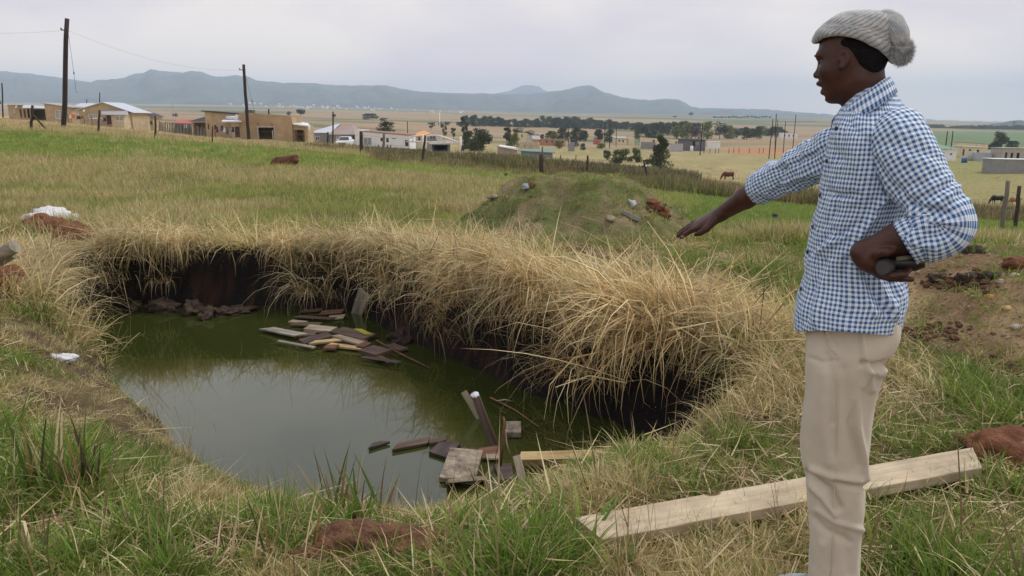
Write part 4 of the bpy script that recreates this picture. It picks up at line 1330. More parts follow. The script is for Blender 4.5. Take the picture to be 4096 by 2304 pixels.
for (a, b, c, d, k, lb) in ((699,716,497,512,'teal','teal cloth hung by the red roofed shack'),(718,733,497,513,'purple','purple cloth hung by the red roofed shack'),(735,750,498,513,'white','white cloth hung by the red roofed shack')):
    garment(a, b, c, d, 104, cloth(k, cols_[k]), lb, 'cloths by the red shack')
for (p, q, Y, lb) in (((270,457),(335,464),102,'washing line left of the gabled house'),((858,507),(940,508),78.5,'washing line before the brick house'),((366,470),(430,471),100,'washing line before the gabled house porch'),((694,497),(754,498),104,'washing line by the red roofed shack')):
    A, B = at(*p, Y), at(*q, Y)
    ln = empty('washing_line', A); tag(ln, lb, 'washing line', 'washing lines')
    MB().tube([(0,0,0), (B-A)/2 - Vector((0,0,.05)), B-A], .012, 5).build('line', m_wire, ln)
    for Q in (Vector((0,0,0)), B-A): MB().tube([Q + Vector((0,0,.05)), Q - Vector((0,0,2.4))], .035, 6).build('post', m_post, ln)

# ---------------------------------------------------------------- fences and poles
def postthing(name, xt, yt, xb, yb, m, r, label, cat, group=None, Y=None, sink=.4):
    Y = Y or hit(xb, yb)
    B, T = at(xb, yb, Y), at(xt, yt, Y)
    d = (T-B).normalized()
    mb = MB(); n = 6
    rnd = random.Random(xb)
    pts = [B - d*sink + (T - B + d*sink)*(i/n) + Vector((rnd.uniform(-.3,.3)*r, rnd.uniform(-.3,.3)*r, 0)) for i in range(n+1)]
    mb.tube([p - B for p in pts], [r*(1.1 - .2*i/n) for i in range(n+1)], 9)
    o = mb.build(name, m, None, True); o.location = B
    tag(o, label, cat, group)
    return B, T, o
FG = 'posts of the wire fence across the field'
FP = [((129,421),(123,524),'fence post with a slanting brace at far left'),((398,461),(393,546),'fence post before the gabled house'),((621,462),(621,562),'fence post left of the stake fence'),
      ((1071,0),(0,0),'')]
fence = []
for (t, b, lb, rr_, m_) in (((131,422),(124,526),'grey topped fence post with a slanting brace, far left',.075,m_post),((399,440),(393,540),'dark fence post standing before the gabled house',.06,m_post),
                       ((621,462),(621,560),'dark fence post left of the stake fence',.055,m_post),((850,505),(850,578),'thin fence post before the left end of the brick house',.035,m_post),
                       ((1312,528),(1309,594),'fence post in front of the hipped roof house',.06,m_post),((1445,525),(1444,622),'thick fence post at the left end of the white house',.09,m_post),
                       ((1536,534),(1530,632),'fence post before the middle of the white house',.07,m_post_l),((1700,541),(1691,652),'dark fence post crossing the left leg of the white arch',.06,m_post),
                       ((2168,618),(2163,729),'dark lower half of a thick fence post behind the heap',.085,m_post),((2350,622),(2348,718),'fence post right of the heap in the reeds',.055,m_post),
                       ((2573,640),(2592,720),'leaning dark fence post by the spotted cow',.055,m_post),((2866,752),(2886,786),'short tilted grey stake above the pointing arm',.04,m_post_l),
                       ((3194,745),(3189,818),'dark fence post seen under the man raised arm',.06,m_post)):
    B, T, o = postthing('fence_post', *t, *b, m_, rr_, lb, 'fence post', FG, Y=26.0 if b[0] == 2163 else None)
    fence.append((B, T))
B, T, o = postthing('fence_post', 4033, 724, 3993, 1000, m_post_l, .05, 'pale grey fence post leaning right behind the gravel heap', 'fence post', FG, Y=17.5)
fenceR = [(B, T)]
B, T, o = postthing('fence_post', 4079, 744, 4056, 940, m_post, .05, 'dark fence post at right edge beside the pale one', 'fence post', FG, Y=20)
fenceR.append((B, T))
br = MB().tube([(0,0,0), at(191,524,fence[0][0].y) - at(134,462,fence[0][0].y)], .05, 8).build('fence_brace', m_post, None, True)
br.location = at(134,462,fence[0][0].y); tag(br, 'slanting brace leaning on the leftmost fence post', 'fence brace')
def wires(seq, label):
    w = empty('fence_wires', seq[0][0]); tag(w, label, 'wire fence')
    for fr in (.25, .55, .85):
        MB().tube([B + (T-B)*fr - Vector(seq[0][0]) for B, T in seq], .0035, 4).build('wire', m_wire, w)
wires(fence[:11] + [fence[12]], 'thin wires strung along the line of fence posts')
wires(fenceR, 'thin wires between the two fence posts at right edge')
for (a, b, lb) in (((2023,693),(2021,714),'short black stump in the green field left of the heap'),((3097,856),(3098,880),'short black stump in the wet green field under the arm')):
    postthing('stump', *a, *b, m_black_r, .07, lb, 'stump')
B, T, o = postthing('long_post', 2171, 586, 2168, 640, m_post_l, .07, 'pale upper post standing behind the thick fence post', 'post', Y=60)

PG = 'power line poles'
poles = []
for (t, b, r, lb, Y) in (((268,74),(256,522),.17,'tallest tarred power pole at left',58),((973,258),(995,560),.16,'power pole leaning left before the brick house',79),
                         ((8,332),(12,460),.13,'power pole at the left edge of the view',150),((399,370),(399,414),.12,'power pole rising behind the gabled house roof',190),
                         ((347,396),(347,425),.10,'thin pole behind the tan house roof',200),((1332,446),(1331,562),.11,'power pole before the hipped roof house',112),
                         ((1630,484),(1630,545),.10,'thin pole behind the end of the white house',190),((1075,436),(1075,462),.12,'pole top showing above the brick house',120),
                         ((2273,492),(2273,590),.12,'pole by the grey outhouse',None),((2420,480),(2419,590),.11,'left pole of three before the cream house',None),((2440,478),(2438,592),.11,'middle pole of three before the cream house',None),
                         ((2466,506),(2464,588),.10,'right pole of three before the cream house',None),((2811,494),(2800,622),.12,'pole in front of the black roofed house',None),
                         ((3092,476),(3075,636),.10,'left front pole of the tall cluster above the arm',None),((3105,455),(3099,635),.10,'tallest pole of the cluster above the arm',None),
                         ((3143,485),(3132,612),.10,'back pole of the tall cluster above the arm',None),((3184,458),(3169,610),.10,'right pole of the tall cluster above the arm',None),
                         ((3112,478),(3101,606),.08,'thin back pole of the tall cluster above the arm',None),
                         ((3790,524),(3783,580),.12,'left pole of two behind the green roofed house',190),((3812,524),(3806,582),.12,'right pole of two behind the green roofed house',190)):
    B, T, o = postthing('power_pole', *t, *b, m_pole, r, lb, 'power pole', PG, Y=Y, sink=1.0)
    poles.append((B, T, o))
# fittings of the two near poles
for i in (0, 1):
    B, T, o = poles[i]
    d = (T-B)
    q = B + d*(.90 if i == 0 else .93) - B
    ins = MB().box((q.x-.42, q.y-.05, q.z-.04), (q.x-.08, q.y+.05, q.z+.04)).ball((q.x-.4, q.y, q.z+.1), .07, 8, 6)
    ins.build('insulator', m_post_l, o)
    q2 = d*(.96 if i == 0 else .95); e2 = d*.52 + Vector((.62, 0, 0)); e3 = d*.34 + Vector((.85, 0, 0))
    MB().tube([q2, e2, e3], .012, 4).ball(e2, (.05,.05,.12), 6, 5).build('stay_wire', m_post, o)
# overhead wires
def cable(A, B, sag, r, label, seg=14):
    pts = [A.lerp(B, i/seg) - A - Vector((0,0,sag*4*(i/seg)*(1-i/seg))) for i in range(seg+1)]
    o = MB().tube(pts, r, 4).build('overhead_wire', m_wire, None); o.location = A
    return tag(o, label, 'power line', 'overhead wires')
p0 = poles[0][0] + (poles[0][1]-poles[0][0])*.90; p1 = poles[1][0] + (poles[1][1]-poles[1][0])*.93
cable(at(-260, 118, 62), p0, .25, .006, 'thin overhead wire running left from the tall pole')
cable(p0, p1, .9, .006, 'thin overhead wire sagging between the two near poles')
cb_ = cable(at(3105,484,poles[14][0].y), at(3262,486,poles[14][0].y+10), .0, .05, 'dark beam across the top of the pole cluster above the arm')
cb_.name = 'cross_beam'; cb_['category'] = 'beam'; del cb_['group']
mast = MB().tube([(0,0,0),(0,0,(545-452)*mpp(500,160))], .09, 8).build('white_mast', m_white_p, None, True)
mast.location = at(1760, 545, 160); tag(mast, 'thin white mast rising behind the white arch', 'mast')
py_ = empty('lattice_pylon', at(696, 480, 230)); tag(py_, 'slim grey lattice mast standing in the tan field', 'pylon')
kp = mpp(440, 230); hh = 70*kp
for sx in (-.35, .35): MB().tube([(sx,0,-1),(sx*.4,0,hh)], .06, 5).build('leg', m_conc, py_)
for i in range(8):
    z0 = hh*i/8; s = -.35 if i % 2 else .35; f0 = 1-.6*i/8; f1 = 1-.6*(i+1)/8
    MB().tube([(s*f0,0,z0),(-s*f1,0,hh*(i+1)/8)], .04, 4).build('lattice_bar', m_conc, py_)

# small fence posts near the red bank
k = 0
for px in (2722, 2815, 2839, 2861, 2874, 2915, 2934, 2955, 2996, 3036, 3052, 2160+82, 2303, 1513+0, 1549, 1562):
    yb = 613 if px > 2800 else (640 if px > 2200 else 600)
    if px in (2722,): yb = 604
    hgt = 20
    Y = hit(px, yb)
    o = MB().tube([(0,0,-.3),(.03,0,hgt*mpp(yb, Y))], .07, 6).build('yard_post', m_post, None)
    o.location = at(px, yb, Y)
    tag(o, 'small dark yard post, one of a broken row before the red bank' if px > 2700 else 'small dark yard post in the rough grass by the white house' if px < 1600 else 'small dark yard post in the rough field', 'yard post',
        'yard posts by the red bank' if px > 2700 else 'yard posts by the white house' if px < 1600 else 'yard posts in the rough field')

# ---------------------------------------------------------------- trees
def leaf_mat(name, c1, c2):
    m, nt, bs, out = new_mat(name)
    N, L = nt.nodes, nt.links
    a = N.new('ShaderNodeAttribute'); a.attribute_name = 'bc'
    oi = N.new('ShaderNodeObjectInfo')
    mx = N.new('ShaderNodeMix'); mx.data_type = 'RGBA'
    mx.inputs['A'].default_value = (*c1, 1); mx.inputs['B'].default_value = (*c2, 1)
    L.new(oi.outputs['Random'], mx.inputs['Factor'])
    mu = N.new('ShaderNodeVectorMath'); mu.operation = 'MULTIPLY'
    L.new(mx.outputs['Result'], mu.inputs[0]); L.new(a.outputs['Color'], mu.inputs[1])
    L.new(mu.outputs[0], bs.inputs['Base Color'])
    bs.inputs['Roughness'].default_value = .7
    tr = N.new('ShaderNodeBsdfTranslucent'); L.new(mu.outputs[0], tr.inputs['Color'])
    ms = N.new('ShaderNodeMixShader'); ms.inputs[0].default_value = .25
    L.new(bs.outputs[0], ms.inputs[1]); L.new(tr.outputs[0], ms.inputs[2]); L.new(ms.outputs[0], out.inputs[0])
    return m
m_leaf = leaf_mat('dark foliage', (.045,.065,.03), (.08,.10,.045))
m_leafb = leaf_mat('blue green foliage', (.05,.075,.05), (.075,.10,.06))
m_leafl = leaf_mat('light foliage', (.15,.19,.05), (.20,.21,.07))
m_leafy = leaf_mat('bare brownish branches', (.15,.11,.07), (.17,.14,.09))
m_bark = mat('bark', (.12,.09,.07), .9, .3, 4)

def crown_mesh(name, kind, n, leaf, seed, m):
    rnd = random.Random(seed)
    V, Fc, C = [], [], []
    lobes = []
    nl = {'mass': 14, 'round': 11, 'cone': 12, 'tall': 9, 'bush': 8, 'pine': 10}[kind]
    for i in range(nl):
        if kind == 'round': z = rnd.uniform(.38, .85); rr_ = .36*math.sin(math.pi*min(1, max(.12, (z-.2)/.85))) ; r = rnd.uniform(.15, .24)
        elif kind == 'cone': z = .12 + .8*(i/nl); rr_ = .30*(1-z)+.04; r = .20*(1.05-z)+.05
        elif kind == 'tall': z = rnd.uniform(.35, .95); rr_ = .30; r = rnd.uniform(.10, .17)
        elif kind == 'pine': z = .3 + .66*(i/nl); rr_ = .24*(1.1-z); r = .15
        elif kind == 'mass': z = rnd.uniform(.10, .86); rr_ = .36*math.sqrt(max(.1, 1-z)); r = rnd.uniform(.16, .22)
        else: z = rnd.uniform(.15, .7); rr_ = .38; r = rnd.uniform(.16, .26)
        a = rnd.uniform(0, 6.28)
        lobes.append((rr_*math.cos(a)*rnd.uniform(.3, 1), rr_*math.sin(a)*rnd.uniform(.3, 1), z, r, rnd.uniform(.75, 1.3)))
    for i in range(n):
        lx_, ly_, lz_, r, lk = rnd.choice(lobes)
        while True:
            p = Vector((rnd.uniform(-1,1), rnd.uniform(-1,1), rnd.uniform(-1,1)))
            if .35 < p.length < 1.12: break
        q = Vector((lx_, ly_, lz_)) + Vector((p.x*r, p.y*r, p.z*r*.8))
        if q.z < .03: continue
        u = Vector((rnd.uniform(-1,1), rnd.uniform(-1,1), rnd.uniform(-1,1))).normalized()
        w = u.cross(Vector((rnd.uniform(-1,1), rnd.uniform(-1,1), rnd.uniform(-1,1)))).normalized()
        s = leaf*rnd.uniform(.6, 1.4)
        b = len(V)
        V += [q - u*s, q + w*s*.5, q + u*s, q - w*s*.5]; Fc.append((b, b+1, b+2, b+3))
        c = lk*rnd.uniform(.75, 1.3)
        C += [(c, c, c*rnd.uniform(.85, 1.1))]*4
    me = bpy.data.meshes.new(name); me.from_pydata([tuple(v) for v in V], [], Fc); me.materials.append(m)
    ca = me.color_attributes.new('bc', 'FLOAT_COLOR', 'POINT')
    c = np.ones((len(V), 4), dtype=np.float32); c[:, :3] = np.array(C); ca.data.foreach_set('color', c.ravel())
    return me
def trunk_mesh(seed):
    rnd = random.Random(seed); mb = MB()
    mb.tube([(0,0,-.08),(.01,0,.15),(-.01,.01,.35),(.0,0,.6)], [.035,.028,.022,.012], 7)
    for i in range(5):
        a = rnd.uniform(0, 6.28); z = rnd.uniform(.2, .45)
        mb.tube([(0,0,z),(.12*math.cos(a), .12*math.sin(a), z+.14),(.24*math.cos(a), .24*math.sin(a), z+.34)], [.014,.010,.004], 5)
    me = bpy.data.meshes.new('trunk'); me.from_pydata([tuple(v) for v in mb.v], [], mb.f); me.materials.append(m_bark)
    return me
TR = [trunk_mesh(i) for i in range(3)]
CR = {}
for kind, n, leaf in (('round', 1300, .040), ('cone', 2200, .026), ('tall', 1300, .036), ('bush', 1100, .045), ('mass', 1500, .040), ('pine', 700, .028)):
    for q, m in (('', m_leaf), ('b', m_leafb), ('l', m_leafl), ('y', m_leafy)):
        CR[kind+q] = [crown_mesh('crown', kind, n, leaf, 5*s+len(kind), m) for s in range(2)]
CR['roundD'] = [crown_mesh('crown', 'mass', 3800, .032, 77, m_leaf)]
CR['coneD'] = [crown_mesh('crown', 'cone', 4200, .026, 78, leaf_mat('deep green foliage', (.06,.085,.035), (.06,.085,.035)))]
CR['bushD'] = [crown_mesh('crown', 'bush', 2500, .034, 79, leaf_mat('green shrub foliage', (.07,.10,.035), (.07,.10,.035)))]
tcount = 0
def tree(px, base, top, wpx, kind, label, name='tree', cat='tree', group=None, Y=None, trunk=True):
    global tcount
    tcount += 1
    Y = Y or hit(px, base)
    k = mpp(base, Y)
    h = (base-top)*k; w = wpx*k
    root = empty(name, at(px, base, Y), random.uniform(0, 6.28))
    tag(root, label, cat, group)
    c = bpy.data.objects.new('crown', random.choice(CR[kind])); link(c, root)
    c.scale = (w/.95, w/.95, h/1.02)
    if trunk:
        t = bpy.data.objects.new('trunk', TR[tcount % 3]); link(t, root)
        t.scale = (min(w, h*.8), min(w, h*.8), h)
    return root
tree(1928, 604, 508, 118, 'roundD', 'large dark round tree left of the brick shed')
tree(1858, 560, 464, 44, 'tall', 'tall thin grey tree left of the large dark round one', Y=240)
tree(1875, 590, 522, 60, 'round', 'dark bushy tree touching the left side of the large round one', Y=150)
tree(1815, 560, 512, 30, 'tall', 'small upright tree behind the right leg of the white arch')
tree(1775, 560, 497, 36, 'tally', 'greyish thin tree behind the white mast')
tree(2028, 586, 508, 60, 'tall', 'grey green tree above the silver roofed shed')
tree(2058, 590, 524, 50, 'massl', 'light green tree right of the grey green one by the shed', Y=150)
tree(2075, 552, 508, 50, 'round', 'tree rising behind the pale yellow house')
tree(2120, 556, 520, 46, 'round', 'round tree behind the columns of the unfinished hut')
tree(2165, 556, 532, 24, 'bush', 'small round bush like tree right of the grey roof')
tree(2208, 560, 524, 40, 'tall', 'leaning leafy tree behind the reddish building')
tree(2250, 562, 508, 66, 'mass', 'broad airy tree left of the outhouse pole')
tree(2305, 565, 506, 60, 'mass', 'airy grey tree right of the outhouse pole')
tree(2336, 566, 518, 50, 'mass', 'rounded tree second right of the outhouse')
tree(2395, 568, 512, 60, 'mass', 'airy tree behind the tiny red shack')
tree(2440, 570, 516, 60, 'mass', 'airy tree behind the three poles')
tree(2478, 688-30, 583, 80, 'bushD', 'green leaning shrub left of the small pole tree', name='shrub', cat='shrub')
for i in range(34):
    px = random.uniform(1850, 2720); base = random.uniform(552, 612)
    tree(px, base, base - random.uniform(22, 44), random.uniform(30, 58), *random.choice([('mass', 'dark green bushy tree scattered among the far huts'), ('massb', 'blue green bushy tree scattered among the far huts'), ('bush', 'low spreading dark bush scattered among the far huts'), ('massl', 'light green bushy tree scattered among the far huts')]), group='scattered trees among the huts')
tree(2430, 640, 590, 44, 'bush', 'dark shrub at the left end of the shrub group', name='shrub', cat='shrub')
tree(2547, 652, 581, 42, 'bushD', 'small tree on a thin stem beside the big dark tree')
tree(2640, 688, 530, 122, 'coneD', 'big dark pointed tree in the field beside the spotted cow')
tree(2590, 665, 628, 36, 'bush', 'low bush at the foot of the big dark tree', name='shrub', cat='shrub')
tree(2525, 650, 618, 36, 'bush', 'low bush between the two field trees', name='shrub', cat='shrub')
tree(1220-17, 472, 437, 52, 'round', 'dark domed tree in the tan field above the white gate roof', Y=520)
tree(1155, 466, 444, 20, 'round', 'small faint tree left of the domed one', Y=520)
tree(1337, 476, 456, 20, 'round', 'tiny dark tree behind the pole in the tan field', Y=480)
tree(1485, 480, 446, 84, 'bushb', 'wide blue green clump of trees in the tan field')
tree(1535, 486, 468, 36, 'bushb', 'low green clump right of the wide one in the field')
tree(1548, 530, 484, 92, 'mass', 'dark rounded tree above the white house roof', Y=165)
tree(702, 470, 452, 26, 'round', 'small tree beside the lattice mast', Y=300)
tree(1000, 455, 436, 60, 'bush', 'grey bushes rising above the brick house roof', Y=300)
tree(1725, 520, 490, 46, 'tally', 'greyish thin tree above the orange roof')
for i, (px, w_) in enumerate(((1845,40),(1790,30),(1765,26),(1835,26))):
    tree(px, 500+i*2, 484, w_, 'bushb', 'low bluish bush on the field edge before the wood', name='bush', cat='bush', group='bushes on the field edge')
# the wood across the valley: every tree a thing
wood = []
for i, px in enumerate(np.linspace(1868, 2560, 46)):
    px += random.uniform(-6, 6)
    top = np.interp(px, [1870, 1990, 2050, 2180, 2330, 2500, 2600], [462, 468, 480, 466, 472, 484, 488]) + random.uniform(-6, 8)
    base = np.interp(px, [1870, 2200, 2600], [505, 512, 524])
    tree(px, base, top, random.uniform(38, 58), random.choice(['massb','massb','mass']), 'dark tree in the long line of wood across the valley', group='trees of the wood across the valley', Y=hit(px, base)*random.uniform(.98, 1.05))
for px in np.linspace(2555, 2790, 18):
    px += random.uniform(-6, 6)
    tree(px, 540, random.uniform(478, 500), random.uniform(38, 56), 'massb', 'dark tree at the right hand end of the wood', group='trees at the right end of the wood', Y=hit(px, 540)*random.uniform(.95, 1.05))
for i, (px, top, w_, kd, lb) in enumerate(((2705,496,50,'massl','light green willow like tree above the dark leaning one'),(2748,488,66,'massl','broad light green tree left of the bare brown one'),
          (2783,500,60,'massy','bare brownish tree among the light green ones'),(2828,484,70,'massl','tallest light green tree above the black roofed house'),(2878,486,70,'round','darker green tree right of the tallest light one'),
          (2918,500,50,'massl','last light green tree at the right of the row'))):
    tree(px, 556, top, w_, kd, lb, Y=hit(px, 556))
for i, px in enumerate(np.linspace(2925, 3130, 11)):
    tree(px, 552 + random.uniform(-12, 8), random.uniform(492, 516), random.uniform(46, 74), random.choice(['mass', 'massl', 'mass', 'massb']), 'bush on the slope above the red earth bank', name='bush', cat='bush', group='bushes above the red bank')
tree(2765, 470, 449, 26, 'round', 'lone round tree on the skyline field', Y=1500)
tree(2700, 472, 462, 20, 'round', 'small tree left of the lone skyline tree', Y=1500)
for px in np.linspace(2858, 3080, 16):
    tree(px, 475, random.uniform(462, 467), 18, 'roundb', 'small tree in the distant row on the skyline', group='distant row of trees', Y=1500)
tree(3998, 598, 522, 78, 'roundD', 'dark tree behind the houses at right edge')
tree(4045, 600, 552, 60, 'bush', 'bushy growth right of the dark tree at right edge', name='bush', cat='bush')
tree(3945, 602, 572, 40, 'bush', 'bush left of the dark tree at right edge', name='bush', cat='bush')
tree(4056, 505, 484, 14, 'tall', 'lone thin tree on the wooded hilltop', Y=1300)
tree(-12, 470, 400, 70, 'round', 'dark tree cut off by the left edge of view', Y=110)
tree(3688, 590, 500, 20, 'tally', 'thin brownish tree just behind the man back', Y=180)
for px in np.linspace(3640, 4140, 26):
    tree(px, 534 + random.uniform(-4, 4), 500 + random.uniform(-6, 6), 56, 'massb', 'tree in the hazy belt at the foot of the wooded hill', group='trees at the foot of the wooded hill', Y=1100)
# distant settlement: pale roofs on the far slope
for i in range(70):
    px = random.choice([random.uniform(900, 1450), random.uniform(1350, 1900)]); py = np.interp(px, [900, 1900], [418, 455]) + random.uniform(-10, 6)
    Y = hit(px, py, 900)
    if Y > 3200: Y = random.uniform(2300, 3100)
    k = mpp(py, Y); w_ = random.uniform(4, 9)*k; h_ = random.uniform(2.5, 4)*k
    o = MB().box((-w_/2, 0, -3), (w_/2, 8, h_)).add([(-w_/2-.3,-.3,h_+.003),(w_/2+.3,-.3,h_+.003),(w_/2+.3,8.3,h_+.003),(-w_/2-.3,8.3,h_+.003),(-w_/2,4,h_*1.4),(w_/2,4,h_*1.4)], [(0,1,5,4),(2,3,4,5),(1,2,5),(3,0,4)]).build('far_house', random.choice([m_white_wall, m_cream, m_zinc_w, m_tile_o]), None)
    o.location = at(px, py, Y)
    hc = {'white painted wall': 'white', 'cream wall': 'cream', 'whitish sheet roof': 'pale grey', 'orange tiled roof': 'orange'}[o.data.materials[0].name]
    tag(o, 'tiny %s house in the hazy settlement below the %s mountains' % (hc, 'left hand' if px < 1400 else 'middle'), 'house', 'far %s houses, %s' % (hc, 'left' if px < 1400 else 'middle'))

# ---------------------------------------------------------------- cattle
def fuse(o, vox, smooth=2):
    m = o.modifiers.new('r', 'REMESH'); m.mode = 'VOXEL'; m.voxel_size = vox; m.use_smooth_shade = True
    if smooth:
        s = o.modifiers.new('s', 'SMOOTH'); s.iterations = smooth; s.factor = .5
    dg = bpy.context.evaluated_depsgraph_get()
    me = bpy.data.meshes.new_from_object(o.evaluated_get(dg))
    o.modifiers.clear(); o.data = me
    return o
def cow(label, px, base, Y, heading, m, headdown=True, s=1.0, sink=0.0, rump=0.0):
    mb = MB()
    # faces +X; withers at 1.3 m
    mb.tube([(-.82,0,1.02+rump),(-.78,0,1.0+rump),(-.45,0,.98+rump*.7),(0,0,.92+rump*.3),(.4,0,.95),(.62,0,1.02)], [.18,.30,.33,.37,.34,.24], 14)
    mb.tube([(-.85,0,1.18+rump),(.1,0,1.18+rump*.4),(.6,0,1.24)], [.12,.12,.14], 10)
    if headdown: nk = [(.55,0,1.12),(.85,0,.85),(1.05,0,.50)]; hd = [(1.0,0,.55),(1.12,0,.36),(1.18,0,.14)]
    else: nk = [(.5,0,1.1),(.8,0,1.25),(.98,0,1.38)]; hd = [(.9,0,1.42),(1.15,0,1.32),(1.38,0,1.2)]
    mb.tube(nk, [.26,.19,.15], 10); mb.tube(hd, [.15,.13,.085], 10)
    for sy in (-1, 1):
        mb.tube([(.48,sy*.17,.85),(.50,sy*.18,.55),(.47,sy*.18,.36),(.48,sy*.18,.02)], [.15,.085,.065,.055], 8)
        mb.tube([(-.68,sy*.17,.95+rump),(-.55,sy*.18,.68),(-.80,sy*.18,.45),(-.74,sy*.18,.02)], [.22,.12,.065,.055], 8)
        e = Vector(hd[0])
        mb.tube([e + Vector((-.02,sy*.1,.06)), e + Vector((-.08,sy*.27,.04))], [.05,.02], 6)
    mb.tube([(-1.06,0,1.2+rump),(-1.14,0,.9+rump),(-1.12,0,.45)], [.035,.025,.045], 6)
    root = empty('cow', at(px, base, Y) - Vector((0,0,sink)), heading)
    tag(root, label, 'cow'); root.scale = (s, s, s)
    b = mb.build('body', m, root); b.parent = None; b.location = (0,0,0); fuse(b, .045, 3); b.parent = root
    hn = MB()
    for sy in (-1, 1):
        e = Vector(hd[0]); hn.tube([e + Vector((-.02,sy*.08,.12)), e + Vector((.02,sy*.2,.2)), e + Vector((.06,sy*.22,.32))], [.03,.022,.008], 6)
    hn.build('horns', m_post_l, root)
    return root
m_cowb = mat('reddish brown hide', (.11,.035,.018), .7, .25, 3)
m_cowk = mat('black hide', (.012,.012,.014), .6, .2, 3)
m_cows, nt_, bs_, _o = new_mat('black and white hide')
_t = nt_.nodes.new('ShaderNodeTexCoord'); _n = nt_.nodes.new('ShaderNodeTexNoise'); _n.inputs['Scale'].default_value = 1.7; _n.inputs['Detail'].default_value = 1
_r = nt_.nodes.new('ShaderNodeValToRGB'); _r.color_ramp.elements[0].position = .47; _r.color_ramp.elements[0].color = (.015,.012,.012,1); _r.color_ramp.elements[1].position = .50; _r.color_ramp.elements[1].color = (.68,.62,.62,1)
nt_.links.new(_t.outputs['Object'], _n.inputs['Vector']); nt_.links.new(_n.outputs['Fac'], _r.inputs['Fac']); nt_.links.new(_r.outputs['Color'], bs_.inputs['Base Color'])
bs_.inputs['Roughness'].default_value = .7
Y1 = hit(1140, 676); cow('reddish brown cow with its rump raised, half hidden in the grass left of centre', 1142, 676, Y1, math.pi, m_cowb, True, .50, .30, .26)
Y2 = hit(2575, 690); cow('black and white spotted cow grazing behind the leaning fence post', 2575, 690, Y2, math.pi, m_cows, True, 52*mpp(680, Y2)/2.2)
Y3 = hit(2908, 722); cow('brown cow grazing in the open field left of the man arm', 2912, 722, Y3, math.pi, m_cowb, True, 58*mpp(720, Y3)/2.2)
Y4 = hit(3990, 815); cow('black cow grazing in the reeds behind the pale fence post', 3986, 818, Y4, math.pi*1.02, m_cowk, True, 62*mpp(815, Y4)/2.2)
Y5 = hit(4055, 820); cow('tan brown cow partly behind the dark fence post at right', 4058, 822, Y5, math.pi, mat('tan hide', (.30,.15,.08), .7, .2, 3), True, 56*mpp(820, Y5)/2.2)
# ---------------------------------------------------------------- timber and rubbish in and around the pond
def wood(name, c1, c2, rough=.75, sc=1.0, knots=True):
    m, nt, bs, out = new_mat(name)
    N, L = nt.nodes, nt.links
    tc = N.new('ShaderNodeTexCoord'); mp = N.new('ShaderNodeMapping'); mp.inputs['Scale'].default_value = (1.2*sc, 22*sc, 22*sc)
    L.new(tc.outputs['Object'], mp.inputs[0])
    n1 = N.new('ShaderNodeTexNoise'); n1.inputs['Scale'].default_value = 1.6; n1.inputs['Detail'].default_value = 6; n1.inputs['Distortion'].default_value = .6
    L.new(mp.outputs[0], n1.inputs['Vector'])
    rp = N.new('ShaderNodeValToRGB'); rp.color_ramp.elements[0].position = .33; rp.color_ramp.elements[1].position = .68
    rp.color_ramp.elements[0].color = (*c1, 1); rp.color_ramp.elements[1].color = (*c2, 1)
    L.new(n1.outputs['Fac'], rp.inputs['Fac'])
    n2 = N.new('ShaderNodeTexNoise'); n2.inputs['Scale'].default_value = 7; n2.inputs['Detail'].default_value = 8; L.new(tc.outputs['Object'], n2.inputs['Vector'])
    r2 = N.new('ShaderNodeMapRange'); r2.inputs[1].default_value = .35; r2.inputs[2].default_value = .7; r2.inputs[3].default_value = .72; r2.inputs[4].default_value = 1.08
    L.new(n2.outputs['Fac'], r2.inputs[0])
    sc_ = N.new('ShaderNodeVectorMath'); sc_.operation = 'SCALE'; L.new(rp.outputs['Color'], sc_.inputs[0]); L.new(r2.outputs[0], sc_.inputs['Scale'])
    last = sc_.outputs[0]
    if knots:
        vo = N.new('ShaderNodeTexVoronoi'); vo.inputs['Scale'].default_value = 1.0; vo.inputs['Randomness'].default_value = 1
        m2 = N.new('ShaderNodeMapping'); m2.inputs['Scale'].default_value = (3.1, 5.5, 2.0); m2.inputs['Location'].default_value = (.37,.2,.1)
        L.new(tc.outputs['Object'], m2.inputs[0]); L.new(m2.outputs[0], vo.inputs['Vector'])
        kr = N.new('ShaderNodeValToRGB'); kr.color_ramp.elements[0].position = .09; kr.color_ramp.elements[0].color = (.25,.16,.10,1); kr.color_ramp.elements[1].position = .13; kr.color_ramp.elements[1].color = (1,1,1,1)
        L.new(vo.outputs['Distance'], kr.inputs['Fac'])
        mu = N.new('ShaderNodeVectorMath'); mu.operation = 'MULTIPLY'; L.new(last, mu.inputs[0]); L.new(kr.outputs['Color'], mu.inputs[1]); last = mu.outputs[0]
    L.new(last, bs.inputs['Base Color'])
    bs.inputs['Roughness'].default_value = rough; bs.inputs['Specular IOR Level'].default_value = .25
    bp = N.new('ShaderNodeBump'); bp.inputs['Strength'].default_value = .5; bp.inputs['Distance'].default_value = .004
    L.new(n1.outputs['Fac'], bp.inputs['Height']); L.new(bp.outputs[0], bs.inputs['Normal'])
    return m
w_fresh = wood('fresh sawn pine', (.46,.37,.25), (.60,.51,.37))
w_yellow = wood('yellow pine', (.44,.31,.13), (.62,.47,.25))
w_brown = wood('wet brown wood', (.07,.048,.036), (.16,.11,.085), .55, knots=False)
w_dark = wood('dark wet wood', (.05,.038,.033), (.10,.075,.065), .5, knots=False)
w_pale = wood('pale weathered wood', (.24,.20,.135), (.48,.42,.31), .7, knots=False)
w_mott = mat('mottled weathered board', (.10,.075,.055), .85, .3, 16, bump=.6, bscale=60, col2=(.40,.34,.26))
w_grey = wood('grey weathered wood', (.20,.18,.15), (.36,.33,.28), .85, knots=False)
w_rust = wood('rusty brown wood', (.12,.06,.038), (.22,.12,.075), .7, knots=False)

